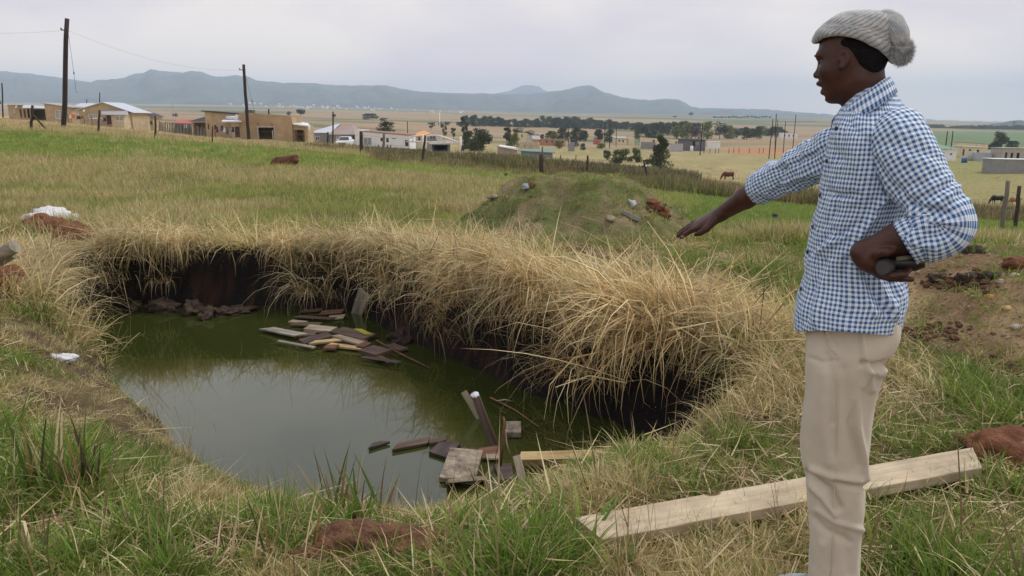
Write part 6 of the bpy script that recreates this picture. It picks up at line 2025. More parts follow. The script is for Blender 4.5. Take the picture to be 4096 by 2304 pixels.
# skin
m_skin, nt, bs, _o = new_mat('dark brown skin')
N, L = nt.nodes, nt.links
tc = N.new('ShaderNodeTexCoord'); nz = N.new('ShaderNodeTexNoise'); nz.inputs['Scale'].default_value = 18; nz.inputs['Detail'].default_value = 6
L.new(tc.outputs['Object'], nz.inputs['Vector'])
rp = N.new('ShaderNodeValToRGB'); rp.color_ramp.elements[0].position = .3; rp.color_ramp.elements[1].position = .72
rp.color_ramp.elements[0].color = (.040,.015,.010,1); rp.color_ramp.elements[1].color = (.078,.029,.019,1)
L.new(nz.outputs['Fac'], rp.inputs['Fac']); L.new(rp.outputs['Color'], bs.inputs['Base Color'])
bs.inputs['Roughness'].default_value = .48; bs.inputs['Specular IOR Level'].default_value = .4
bs.inputs['Subsurface Weight'].default_value = .05; bs.inputs['Subsurface Radius'].default_value = (.01,.004,.002)
bp = N.new('ShaderNodeBump'); n2 = N.new('ShaderNodeTexNoise'); n2.inputs['Scale'].default_value = 260; n2.inputs['Detail'].default_value = 3
bp.inputs['Strength'].default_value = .25; bp.inputs['Distance'].default_value = .001
L.new(tc.outputs['Object'], n2.inputs['Vector']); L.new(n2.outputs['Fac'], bp.inputs['Height']); L.new(bp.outputs[0], bs.inputs['Normal'])
m_nail = mat('finger nail', (.42,.24,.20), .4, .05, 3)
m_hair = mat('short black hair', (.008,.007,.007), .95, .3, 80, bump=1.0, bscale=220)
m_eye = mat('eye', (.16,.13,.11), .15, .1, 3); m_iris = mat('dark iris', (.01,.006,.004), .1)

man = empty('person', Vector(BP(3380, 2560)))
gzm = gz(man.location.x, man.location.y)
man.location.z = gzm
tag(man, 'man in a blue and white checked shirt and grey knit hat pointing at the pond', 'person')
MO = np.array(man.location)
def pobj(name, V, Fc, m, parent=None, **k):
    V = np.asarray(V) - MO
    return mesh_obj(name, V.tolist(), np.asarray(Fc).tolist() if isinstance(Fc, np.ndarray) else Fc, m, parent or man, **k)

YH_ = 1.98
hs = float(np.linalg.norm(BP(3420, 331) - BP(3420, 131)))/200
hx_s = float(np.linalg.norm(BP(3520, 230) - BP(3320, 230)))/200
def hp_(px, py, w=0): return tuple(BP(px, py, w*hs))
fd = Field((.40, 1.50, .82), (1.30, 2.62, 1.78), .0036)
# head
fd.ell(hp_(3408,182), (134*hx_s, 108*hs, 120*hs), .01)
fd.ell(hp_(3354,282), (72*hx_s, 78*hs, 112*hs), .025)
fd.ell(hp_(3395,265), (100*hx_s, 92*hs, 95*hs), .03)
for sg in (-1, 1):
    fd.cap(hp_(3335,372,sg*14), hp_(3440,318,sg*62), 33*hs, 34*hs, .02)     # jaw
    fd.ell(hp_(3305,285,sg*52), (26*hx_s, 20*hs, 22*hs), .02)                  # cheekbone
fd.ell(hp_(3334,378), (37*hx_s, 34*hs, 33*hs), .012)
fd.cap(hp_(3281,222,-40), hp_(3281,222,40), 19*hs, 19*hs, .012)
fd.cap(hp_(3290,236), hp_(3274,292), 9*hs, 14*hs, .007)
fd.ell(hp_(3268,300), (17*hx_s, 15*hs, 15*hs), .005)
for sg in (-1, 1):
    fd.ell(hp_(3282,306,sg*17), (15*hx_s, 10*hs, 11*hs), .005)
    fd.ell(hp_(3270,246,sg*40), (17*hx_s, 21*hs, 13*hs), .008, cut=True)
fd.ell(hp_(3308,332), (28*hx_s, 34*hs, 32*hs), .010)
fd.ell(hp_(3284,334), (21*hx_s, 28*hs, 13*hs), .004)
fd.ell(hp_(3300,369), (20*hx_s, 26*hs, 14*hs), .004)
fd.ell(hp_(3278,352), (15*hx_s, 24*hs, 4.0*hs), .003, cut=True)
fd.ell(hp_(3292,390), (12*hx_s, 30*hs, 7*hs), .006, cut=True)
# ear
for sg in (-1, 1):
    fd.ell(hp_(3378,232,sg*106), (24*hx_s, 13*hs, 40*hs), .003)
    fd.ell(hp_(3371,232,sg*119), (13*hx_s, 10*hs, 28*hs), .003, cut=True)
    fd.ell(hp_(3366,268,sg*108), (12*hx_s, 10*hs, 12*hs), .003)
    fd.ell(hp_(3362,238,sg*110), (6*hx_s, 7*hs, 9*hs), .003)
# neck
fd.cap(hp_(3458,290), hp_(3480,480), 74*hs, 80*hs, .025)
fd.cap(hp_(3392,395), hp_(3408,440), 28*hs, 26*hs, .02)
for sg in (-1, 1): fd.cap(hp_(3440,300,sg*50), hp_(3410,450,sg*22), 24*hs, 20*hs, .02)
# trunk inside the clothes
fd.ell(BP(3485,650), (.080, .12, .19), .03)
fd.ell(BP(3435,950), (.080, .11, .16), .03)
fd.ell(BP(3405,1180), (.085, .11, .10), .03)
fd.cap(BP(3500,540,.10), BP(3480,560,-.10), .045, .045, .03)
# left arm, hand on the hip
EL, WL = A3(3778,890,1.785), A3(3462,1006,1.79)
fd.cap(A3(3560,570,1.86), EL, .044, .032, .02)
fd.cap(EL, A3(3600,955,1.785), .032, .038, .02)
fd.cap(A3(3600,955,1.785), WL, .039, .027, .015)
fd.cap(WL, A3(3486,1050,1.785), .028, .026, .012)
fd.cap(A3(3440,1010,1.785), A3(3455,1040,1.785), .022, .022, .012)
fd.cap(A3(3478,1040,1.78), A3(3528,1090,1.785), .024, .017, .010)
fd.cap(A3(3490,1030,1.80), A3(3540,1066,1.81), .020, .014, .010)
f9 = .0088
fd.chain([A3(3512,1092,1.785), A3(3560,1113,1.775), A3(3608,1114,1.77), A3(3648,1117,1.785)], [.012, f9, f9*.95, f9*.75], .004)
fd.chain([A3(3520,1082,1.775), A3(3570,1103,1.755), A3(3615,1098,1.752), A3(3638,1076,1.775)], [.012, f9*1.08, f9, f9*.85], .004)
fd.chain([A3(3527,1074,1.795), A3(3585,1092,1.80), A3(3628,1078,1.795), A3(3640,1056,1.78)], [.012, f9*1.05, f9, f9*.85], .004)
fd.chain([A3(3535,1064,1.81), A3(3590,1080,1.815), A3(3632,1062,1.81), A3(3640,1040,1.79)], [.011, f9, f9*.95, f9*.8], .004)
fd.chain([A3(3478,1028,1.775), A3(3512,1012,1.755), A3(3545,1008,1.745), A3(3574,1002,1.748)], [.016, .0115, .010, .0075], .006)
# right arm, pointing down towards the pond
ER, WR = A3(3085,728,2.31), A3(2880,858,2.43)
fd.cap(A3(3370,590,2.14), ER, .045, .038, .02)
fd.cap(ER, A3(2985,790,2.37), .037, .035, .015)
fd.cap(A3(2985,790,2.37), WR, .034, .0235, .012)
kn = [(2797,912,2.425), (2790,904,2.45), (2792,896,2.475), (2800,888,2.50)]
tp = [(2724,950,2.435), (2712,944,2.462), (2714,934,2.487), (2738,917,2.508)]
for j in range(4):
    K_, T_ = np.array(A3(*kn[j])), np.array(A3(*tp[j]))
    W_ = np.array(WR) + np.array((0, (j-1.5)*.011, 0))
    fd.cap(W_, K_, .019, .0145, .010)
    up = np.array((0, 0, .006))
    fd.chain([K_, K_ + (T_-K_)*.42 + up, K_ + (T_-K_)*.75 + up*.6, T_], [.0115, .0095, .0085, .0065], .003)
fd.chain([A3(2858,880,2.405), A3(2826,915,2.39), A3(2804,930,2.392), A3(2784,938,2.40)], [.016, .0115, .0095, .007], .006)
Vb, Fb = fd.mesh()
body = pobj('body', Vb, Fb, m_skin, smooth=True)
# nails
def nail(c, d, u, r, name='nail'):
    c = Vector(c); d = Vector(d).normalized(); u = Vector(u).normalized(); s = d.cross(u).normalized()
    mb = MB(); V = []
    for j in range(5):
        for i in range(7):
            a = (i-3)/3*.9; t = j/4
            V.append(c + d*(t-.5)*r*1.5 + s*math.sin(a)*r*.72 + u*(math.cos(a)-.62)*r*.7)
    mb.add(V, [(j*7+i, j*7+i+1, j*7+i+8, j*7+i+7) for j in range(4) for i in range(6)])
    V2 = [Vector(v) - Vector(MO) for v in mb.v]
    o = mesh_obj(name, V2, mb.f, m_nail, man, smooth=True)
    sf = o.modifiers.new('t', 'SOLIDIFY'); sf.thickness = .0008; sf.offset = -1
    return o
T_ = Vector(A3(*tp[0])); K_ = Vector(A3(*kn[0])); dd = (T_-K_).normalized()
nail(T_ - dd*.008 - Vector(NV)*.0055 + Vector((0,0,.0022)), dd, Vector(-NV)+Vector((0,0,.45)), .0078)
# eyes
for sg in (-1, 1):
    e = hp_(3290,247,sg*35)
    mb = MB().ball(np.array(e)-MO, 13.5*hs, 14, 10); o = mb.build('eye', m_eye, man, True)
    mb = MB().ball(np.array(hp_(3281,251,sg*36))-MO, 6.5*hs, 10, 8); mb.build('iris', m_iris, o, True)
    # lids
    lb = MB(); pts = [np.array(hp_(3279-3*math.cos(t), 244+abs(t)*3, sg*(36+14*math.sin(t))))-MO for t in np.linspace(-1.2, 1.2, 7)]
    lb.tube([Vector(p) for p in pts], [.0012,.002,.0026,.0028,.0026,.002,.0012], 7); lb.build('eyelid', m_skin, o, True)
    lb = MB(); pts = [np.array(hp_(3262-3*math.cos(t), 222+abs(t)*4, sg*(38+22*math.sin(t))))-MO for t in np.linspace(-1.2, 1.2, 8)]
    lb.tube([Vector(p) for p in pts], [.0006]+[.0018]*6+[.0006], 6); lb.build('eyebrow', m_hair, man, True)
# hair below the hat
fh = Field((.74, 1.80, 1.48), (1.10, 2.16, 1.79), .0030)
fh.ell(hp_(3452,200), (106*hx_s, 114*hs, 100*hs), .01)
fh.ell(hp_(3480,252), (60*hx_s, 98*hs, 72*hs), .02)
fh.ell(hp_(3400,178), (78*hx_s, 114*hs, 48*hs), .02)
for sg in (-1, 1): fh.ell(hp_(3362,262,sg*104), (34*hx_s, 40*hs, 58*hs), .006, cut=True)
Vh, Fh = fh.mesh()
pobj('hair', Vh, Fh, m_hair, smooth=True)

# cloth with a woven check
def cloth_mat(name, per=.0118):
    m, nt, bs, out = new_mat(name)
    N, L = nt.nodes, nt.links
    uv = N.new('ShaderNodeUVMap'); uv.uv_map = 'UVMap'
    sp = N.new('ShaderNodeSeparateXYZ'); L.new(uv.outputs[0], sp.inputs[0])
    def stripe(sock):
        a = N.new('ShaderNodeMath'); a.operation = 'DIVIDE'; a.inputs[1].default_value = per; L.new(sock, a.inputs[0])
        b = N.new('ShaderNodeMath'); b.operation = 'FRACT'; L.new(a.outputs[0], b.inputs[0])
        c = N.new('ShaderNodeMath'); c.operation = 'LESS_THAN'; c.inputs[1].default_value = .5; L.new(b.outputs[0], c.inputs[0])
        return c.outputs[0]
    s = N.new('ShaderNodeMath'); s.operation = 'ADD'; L.new(stripe(sp.outputs[0]), s.inputs[0]); L.new(stripe(sp.outputs[1]), s.inputs[1])
    h_ = N.new('ShaderNodeMath'); h_.operation = 'MULTIPLY'; h_.inputs[1].default_value = .5; L.new(s.outputs[0], h_.inputs[0])
    rp = N.new('ShaderNodeValToRGB'); rp.color_ramp.interpolation = 'CONSTANT'
    e = rp.color_ramp.elements; e[0].position = 0; e[0].color = (.76,.80,.84,1); e[1].position = .25; e[1].color = (.33,.48,.66,1)
    q = e.new(.75); q.color = (.045,.095,.25,1)
    L.new(h_.outputs[0], rp.inputs['Fac']); L.new(rp.outputs['Color'], bs.inputs['Base Color'])
    bs.inputs['Roughness'].default_value = .85; bs.inputs['Specular IOR Level'].default_value = .2
    bs.inputs['Sheen Weight'].default_value = .15
    tc = N.new('ShaderNodeTexCoord'); nz = N.new('ShaderNodeTexNoise'); nz.inputs['Scale'].default_value = 28; nz.inputs['Detail'].default_value = 3; nz.inputs['Distortion'].default_value = 1.2
    L.new(tc.outputs['Object'], nz.inputs['Vector'])
    bp = N.new('ShaderNodeBump'); bp.inputs['Strength'].default_value = .45; bp.inputs['Distance'].default_value = .006
    L.new(nz.outputs['Fac'], bp.inputs['Height']); L.new(bp.outputs[0], bs.inputs['Normal'])
    return m
m_shirt = cloth_mat('blue and white check')
m_collar = cloth_mat('paler check of the collar', per=.0105)

def loft(name, R, m, parent, uv=None, close=True, folds=None, fk=None, solid=.0025, caps=False, noise=None):
    """R: rings x points x 3; uv: same shape x 2, with one more point per ring"""
    R = np.array(R, float); nr, n, _ = R.shape
    C = R.mean(1, keepdims=True)
    # outward direction
    du = np.roll(R, -1, 1) - np.roll(R, 1, 1); dv = np.gradient(R, axis=0)
    Nn = np.cross(du, dv); Nn /= np.linalg.norm(Nn, axis=2, keepdims=True) + 1e-9
    sg = np.sign(((R-C)*Nn).sum(2).mean()); Nn *= sg
    disp = np.zeros((nr, n))
    if folds:
        px, py = proj(R)
        front = np.clip(-Nn[..., 1]*1.6 + .5, 0, 1)
        for (pts, w, amp) in folds:
            best = np.full(px.shape, 1e9)
            for (a, b) in zip(pts[:-1], pts[1:]):
                ex, ey = b[0]-a[0], b[1]-a[1]
                t = np.clip(((px-a[0])*ex + (py-a[1])*ey)/(ex*ex+ey*ey), 0, 1)
                d = np.hypot(px-a[0]-t*ex, py-a[1]-t*ey)
                best = np.minimum(best, d)
            disp += 1.35*amp*np.exp(-(best/w)**2)*front
    if noise is not None: disp += noise
    R = R + Nn*disp[..., None]
    V = R.reshape(-1, 3) - MO
    Fc, UV = [], []
    for j in range(nr-1):
        for i in range(n):
            i2 = (i+1) % n
            f = (j*n+i, j*n+i2, (j+1)*n+i2, (j+1)*n+i)
            if sg > 0: pass
            Fc.append(f)
            if uv is not None: UV += [uv[j][i], uv[j][i+1], uv[j+1][i+1], uv[j+1][i]]
    if uv is None: UV = None
    if caps:
        Fc.append(tuple(range(n))[::-1]); Fc.append(tuple((nr-1)*n + i for i in range(n)))
        if UV is not None: UV += [(0, 0)]*(2*n)
    o = mesh_obj(name, V.tolist(), Fc, m, parent, smooth=True, uvs=UV)
    if solid:
        sf = o.modifiers.new('thickness', 'SOLIDIFY'); sf.thickness = solid; sf.offset = -1
    return o

def interp_rows(rows, n):
    rows = np.array(rows, float); p = rows[:, 0]
    q = np.linspace(p[0], p[-1], n)
    out = np.stack([q] + [np.interp(q, p, rows[:, k]) for k in range(1, rows.shape[1])], 1)
    k = np.ones(9)/9
    for c in range(1, out.shape[1]):
        e = np.concatenate([np.full(4, out[0, c]), out[:, c], np.full(4, out[-1, c])])
        s = np.convolve(e, k, 'valid'); s[0], s[-1] = out[0, c], out[-1, c]; out[:, c] = s
    return out

TORSO = [(352,3450,3560,.050),(362,3432,3574,.064),(382,3410,3590,.078),(408,3388,3606,.088),(430,3368,3624,.098),(452,3347,3642,.120),(480,3338,3656,.158),(512,3326,3670,.182),(560,3314,3680,.192),(640,3302,3680,.188),
         (727,3286,3664,.178),(810,3276,3640,.168),(893,3249,3612,.163),(964,3234,3594,.161),(1042,3222,3594,.164),(1116,3211,3616,.172),(1180,3191,3636,.186),(1240,3180,3624,.198),(1300,3181,3608,.204)]
tr = interp_rows(TORSO, 190)
nT = 200
th_ = np.linspace(0, 2*np.pi, nT, endpoint=False)
def sup(c, e): return np.sign(c)*np.abs(c)**e
def bring(l, r, py, w0, b, e1=.9, e2=.9, th=None):
    th = th_ if th is None else th
    P0, P1 = BP(l, py, w0), BP(r, py, w0)
    c = (P0+P1)/2; a = np.linalg.norm(P1[:2]-P0[:2])/2
    R = c[None, :] + a*sup(np.cos(th), e1)[:, None]*EV[None, :] - b*sup(np.sin(th), e2)[:, None]*NV[None, :]
    R[:, 2] = P0[2] + (P1[2]-P0[2])*(.5+.5*np.cos(th))
    return R
def torso_ring(py, l, r, b, hem=0.0):
    R = bring(l, r, py, 0.0, b, .86, .82)
    if hem: R[:, 2] += hem*(.5 - .5*np.cos(2*th_))*np.clip(1-.3*np.cos(th_), 0, 1.3)
    return R
rings, uvs = [], []
for j, (py, l, r, b) in enumerate(tr):
    hem = .033*sstep(1100, 1300, py)
    rg = torso_ring(py, l, r, b, hem)
    rings.append(rg)
    tt = np.linspace(0, 2*np.pi, nT+1)
    uvs.append(np.stack([tt*.155, np.append(rg[:, 2], rg[0, 2])*1.0], 1))
rings = np.array(rings)
tg = np.array([[t for t in th_]]*len(rings)); vg = rings[..., 2]
wn_ = .0065*fbm(tg*5 + vg*9, vg*16 - tg*2, 3, 201) + .003*fbm(tg*9, vg*30, 3, 211)
wn_ *= sstep(1.62, 1.45, vg)
sh_folds = [([(3580,775),(3500,850),(3400,1005)], 16, .012), ([(3552,808),(3470,880),(3350,950)], 12, -.010), ([(3500,860),(3380,940),(3270,1010)], 13, .008), ([(3309,766),(3360,785),(3430,780)], 12, -.007),
            ([(3403,1010),(3440,1130),(3497,1260)], 13, .009), ([(3425,1010),(3475,1130),(3545,1250)], 11, -.008), ([(3470,1040),(3530,1160),(3580,1270)], 13, .008), ([(3380,1040),(3370,1150),(3390,1260)], 12, -.007),
            ([(3331,920),(3280,970),(3228,1020)], 12, -.006), ([(3330,1050),(3290,1150),(3260,1290)], 14, .006), ([(3300,1040),(3250,1150),(3215,1290)], 12, -.006), ([(3600,1120),(3590,1190),(3560,1270)], 12, .007),
            ([(3480,560),(3520,700),(3570,790)], 14, -.008), ([(3420,600),(3440,700),(3430,800)], 20, .004), ([(3330,560),(3360,640)], 18, -.005), ([(3390,480),(3440,540)], 14, -.004)]
shirt = loft('shirt', rings, m_shirt, man, uvs, folds=sh_folds, noise=wn_)
def torso_pt(px, py, out=.003):
    k = np.argmin(np.abs(tr[:, 0]-py)); l, r, b = tr[k, 1:]
    c = np.clip((px-(l+r)/2)/((r-l)/2), -.999, .999); t = math.acos(np.sign(c)*abs(c)**(1/.86))
    rg = torso_ring(py, l, r, b); i = int(round(t/(2*np.pi)*nT)) % nT
    n = Vector(EV*(math.cos(t)/.12) - NV*(math.sin(t)/max(b, .05))).normalized()
    return Vector(rg[i]) + n*out, n
m_btn = mat('dark button', (.02,.022,.04), .35, .1, 4, spec=.5)
for (px, py) in ((3358,512),(3319,637),(3292,770),(3264,893),(3243,990),(3218,1134)):
    c, n = torso_pt(px, py, .004)
    mb = MB().tube([c - Vector(MO) - n*.002, c - Vector(MO) + n*.0015], [.0058,.0054], 12)
    mb.build('button', m_btn, shirt, True)

def frames(path):
    path = np.array(path, float); n = len(path)
    T = np.gradient(path, axis=0); T /= np.linalg.norm(T, axis=1, keepdims=True)
    u = np.cross(T[0], (0, 0, 1)); u /= np.linalg.norm(u)
    U = [u]
    for i in range(1, n):
        u = U[-1] - T[i]*np.dot(U[-1], T[i]); U.append(u/np.linalg.norm(u))
    U = np.array(U); W = np.cross(T, U)
    return T, U, W
def smooth_path(P, n, k=7):
    P = np.array([tuple(p) for p in P], float)
    d = np.concatenate([[0], np.cumsum(np.linalg.norm(np.diff(P[:, :3], axis=0), axis=1))])
    q = np.linspace(0, d[-1], n)
    out = np.stack([np.interp(q, d, P[:, c]) for c in range(P.shape[1])], 1)
    for _ in range(2):
        e = np.concatenate([np.repeat(out[:1], k//2, 0), out, np.repeat(out[-1:], k//2, 0)])
        s = np.stack([np.convolve(e[:, c], np.ones(k)/k, 'valid') for c in range(out.shape[1])], 1)
        s[0], s[-1] = out[0], out[-1]; out = s
    return out, q
def sleeve(name, pts, m, parent, n=120, nseg=84, flat=None, nz=.004, folds=None, seed=1, k=9, urad=.062, ringf=None, solid=.0025):
    """pts: (px, py, Y, radius)"""
    P = [A3(p[0], p[1], p[2]) + (p[3],) for p in pts]
    S, q = smooth_path(P, n, k)
    T, U, W = frames(S[:, :3])
    a = np.linspace(0, 2*np.pi, nseg, endpoint=False)
    R = S[:, None, :3] + S[:, 3][:, None, None]*(np.cos(a)[None, :, None]*U[:, None, :] + np.sin(a)[None, :, None]*W[:, None, :])
    ag = np.tile(a, (n, 1)); qg = np.tile(q[:, None], (1, nseg))
    no = nz*fbm(np.cos(ag)*1.6 + qg*14, np.sin(ag)*1.6 + qg*22 + seed, 3, 300+seed)*2
    if ringf is not None: no = no + ringf(ag, qg, q[-1])
    aa = np.linspace(0, 2*np.pi, nseg+1)
    uv = [np.stack([aa*urad, np.full(nseg+1, q[j])], 1) for j in range(n)]
    return loft(name, R, m, parent, uv, folds=folds, noise=no, solid=solid), S
# near (left) sleeve
def crumple(ag, qg, L_):
    # folds bunch at the elbow and towards the rolled cuff
    e = np.exp(-((qg-.235)/.05)**2)
    return .0050*np.sin(qg*165 + 1.5*np.sin(ag*2))*e*(np.cos(ag*1.0+.5)*.5+.5) + .003*np.sin(qg*120 + ag*2)*sstep(.30, .40, qg)
lf = [([(3500,640),(3560,740),(3640,800)], 14, -.006), ([(3580,500),(3640,620),(3740,760)], 22, .004), ([(3655,822),(3720,835),(3800,850)], 12, -.012), ([(3650,850),(3730,880),(3830,900)], 14, .007), ([(3640,900),(3720,940),(3800,940)], 12, -.006), ([(3600,940),(3680,985),(3740,990)], 12, .005),
      ([(3620,560),(3690,680)], 12, -.004), ([(3760,790),(3840,850)], 12, -.004)]
slL, SL = sleeve('sleeve', [(3545,500,1.885,.050),(3570,520,1.875,.068),(3600,575,1.855,.0755),(3655,690,1.825,.071),(3725,795,1.80,.062),(3775,852,1.785,.058),(3812,895,1.775,.048),(3790,935,1.775,.052),(3735,945,1.775,.060),(3675,950,1.775,.060),(3634,965,1.775,.054),(3622,972,1.775,.050)],
                 m_shirt, shirt, 170, 96, folds=lf, nz=.0035, seed=3, k=13, ringf=crumple)
cfL, _ = sleeve('cuff', [(3668,952,1.775,.0585),(3648,960,1.775,.0575),(3632,967,1.775,.0555),(3620,973,1.775,.0535)], m_shirt, slL, 14, 84, nz=.002, seed=5, k=3, urad=.053, solid=.004)
# far (right) sleeve
rf = [([(3290,600),(3200,650),(3120,680)], 12, -.006), ([(3300,680),(3220,700),(3130,740)], 14, .006), ([(3260,720),(3180,735),(3090,770)], 10, -.005), ([(3240,600),(3150,640),(3060,690)], 12, .004), ([(3150,620),(3130,700),(3120,750)], 9, -.005), ([(3200,590),(3190,680)], 9, -.004)]
slR, SR = sleeve('sleeve', [(3430,560,2.10,.060),(3370,590,2.13,.068),(3300,628,2.17,.069),(3220,664,2.22,.062),(3150,697,2.26,.056),(3090,724,2.295,.053),(3050,745,2.32,.049),(3030,757,2.335,.046)],
                 m_shirt, shirt, 120, 90, folds=rf, nz=.0045, seed=9, k=9, ringf=lambda ag, qg, L_: .0025*np.sin(qg*95 + 2*np.sin(ag*2+1)))
cfR, _ = sleeve('cuff', [(3066,737,2.31,.0525),(3048,747,2.322,.052),(3034,756,2.333,.0505),(3026,760,2.338,.049)], m_shirt, slR, 14, 84, nz=.002, seed=15, k=3, urad=.050, solid=.004)
# collar: a turned down band round the neck
cr = []
nC = 120
tt = np.linspace(0, 2*np.pi, nC, endpoint=False)
for (bx, by, fx, fy, lat, zz) in ((3545,322,3372,458,.062,0),(3550,309,3358,454,.072,0),(3557,305,3348,458,.080,0),(3569,315,3342,466,.092,0),(3582,340,3342,484,.110,0),(3592,368,3350,512,.128,0)):
    Bk, Fr = BP(bx, by), BP(fx, fy)
    c = (Bk+Fr)/2; hx = np.linalg.norm((Bk-Fr)[:2])/2
    R = c[None, :] + hx*np.cos(tt)[:, None]*EV - lat*np.sin(tt)[:, None]*NV
    R[:, 2] = c[2] + (Bk[2]-Fr[2])/2*np.cos(tt) + (.004 - .010*(lat-.06)/.056)*np.sin(tt)**2
    cr.append(R)
cuv = [np.stack([np.linspace(0, 2*np.pi, nC+1)*.078, np.full(nC+1, j*.0095)], 1) for j in range(6)]
loft('collar', cr, m_collar, shirt, cuv, noise=.0015*fbm(np.tile(tt*3, (6, 1)), np.tile(np.arange(6)[:, None]*.8, (1, nC)), 2, 400), solid=.003)
pt = [hp_(3350,468,12), hp_(3338,484,20), hp_(3346,505,26), hp_(3366,498,40), hp_(3362,470,30)]
# button band at the throat
mb = MB(); a0 = Vector(hp_(3348,470,6)); b0 = Vector(hp_(3334,520,20))
mb.tube([Vector(p) - Vector(MO) for p in (hp_(3352,466,10), hp_(3342,486,16), hp_(3338,508,22), hp_(3336,530,26))], [.008,.010,.009,.006], 10)
ob = mb.build('collar_band', mat('dark navy cloth', (.03,.04,.10), .9, .3, 60), shirt, True)

# trousers
m_tr, nt, bs, _o = new_mat('beige cotton trousers')
N, L = nt.nodes, nt.links
tc = N.new('ShaderNodeTexCoord'); nz = N.new('ShaderNodeTexNoise'); nz.inputs['Scale'].default_value = 7; nz.inputs['Detail'].default_value = 7
L.new(tc.outputs['Object'], nz.inputs['Vector'])
rp = N.new('ShaderNodeValToRGB'); rp.color_ramp.elements[0].position = .3; rp.color_ramp.elements[1].position = .7
rp.color_ramp.elements[0].color = (.50,.455,.365,1); rp.color_ramp.elements[1].color = (.59,.54,.44,1)
L.new(nz.outputs['Fac'], rp.inputs['Fac']); L.new(rp.outputs['Color'], bs.inputs['Base Color'])
bs.inputs['Roughness'].default_value = .85; bs.inputs['Specular IOR Level'].default_value = .2; bs.inputs['Sheen Weight'].default_value = .1
n2 = N.new('ShaderNodeTexNoise'); n2.inputs['Scale'].default_value = 22; n2.inputs['Detail'].default_value = 4; n2.inputs['Distortion'].default_value = 1.0
mp_ = N.new('ShaderNodeMapping'); mp_.inputs['Scale'].default_value = (1, 1, .35)
L.new(tc.outputs['Object'], mp_.inputs[0]); L.new(mp_.outputs[0], n2.inputs['Vector'])
bp = N.new('ShaderNodeBump'); bp.inputs['Strength'].default_value = .4; bp.inputs['Distance'].default_value = .008
L.new(n2.outputs['Fac'], bp.inputs['Height']); L.new(bp.outputs[0], bs.inputs['Normal'])
tf = [([(3450,1300),(3462,1440),(3488,1558)], 15, .007), ([(3450,1452),(3500,1462),(3560,1452)], 12, -.012), ([(3475,1475),(3520,1500),(3535,1480)], 12, .006), ([(3476,1467),(3432,1600),(3430,1700),(3465,1916)], 14, .009),
      ([(3372,1480),(3385,1600),(3425,1871)], 26, -.005), ([(3445,1560),(3400,1700),(3440,1860)], 10, -.004), ([(3221,1893),(3270,1930),(3320,1962),(3358,2030)], 14, -.010), ([(3228,1935),(3290,1990),(3340,2060)], 12, .006), ([(3466,1950),(3400,1945),(3340,1930)], 11, -.006),
      ([(3250,1880),(3330,1910),(3440,1925)], 15, .006), ([(3240,1430),(3290,1450),(3350,1440)], 9, -.003), ([(3300,1500),(3290,1700),(3320,1850)], 24, .004), ([(3240,2060),(3300,2120),(3400,2170)], 14, -.005), ([(3270,2040),(3340,2090),(3450,2120)], 12, .005), ([(3290,2180),(3270,2300)], 20, .005), ([(3380,2150),(3400,2300)], 22, -.004),
      ([(3330,1690),(3335,1560),(3310,1420)], 14, -.004), ([(3305,1290),(3320,1345),(3351,1386)], 5, -.0022)]
HIPS = [(1235,3238,3592,.140),(1299,3232,3603,.148),(1352,3229,3598,.148),(1400,3229,3574,.140),(1440,3230,3550,.130),(1480,3232,3525,.11),(1520,3240,3500,.08)]
hr_ = interp_rows(HIPS, 70)
def tring(l, r, py, yc, b, e=.9): return bring(l, r, py, 2.0-yc, b, e, e)
R_ = np.array([tring(l, r, py, YP, b, .86) for py, l, r, b in hr_])
trs = loft('trousers', R_, m_tr, man, folds=tf, noise=.003*fbm(np.tile(th_*3, (len(R_), 1)), R_[..., 2]*14, 3, 500), solid=.003)
LEG = [(1235,3240,3590,.062),(1299,3231,3604,.072),(1352,3226,3602,.080),(1400,3225,3582,.087),(1451,3224,3549,.090),(1480,3222,3536,.092),(1543,3219,3524,.092),(1657,3208,3496,.088),(1749,3200,3484,.085),(1833,3201,3476,.082),(1901,3219,3469,.078),(1947,3227,3466,.077),(2020,3233,3461,.076),(2115,3235,3453,.074),(2304,3231,3442,.072),(2450,3232,3436,.071),(2590,3236,3434,.070),(2650,3240,3434,.070)]
lg = interp_rows(LEG, 210)
def legloft(yc, name, far=False):
    RR = []
    for py, l, r, b in lg:
        if far: l, r = l + 10 + 6*np.sin(py/150), r - 14
        RR.append(tring(l, r, py, yc, b))
    RR = np.array(RR)
    return loft(name, RR, m_tr, trs, folds=None if far else tf, noise=.0045*fbm(np.tile(np.sin(th_)*1.5, (len(RR), 1)) + RR[..., 2]*3, RR[..., 2]*9, 3, 510), solid=.003)
legloft(1.905, 'trouser_leg'); legloft(2.095, 'trouser_leg', True)
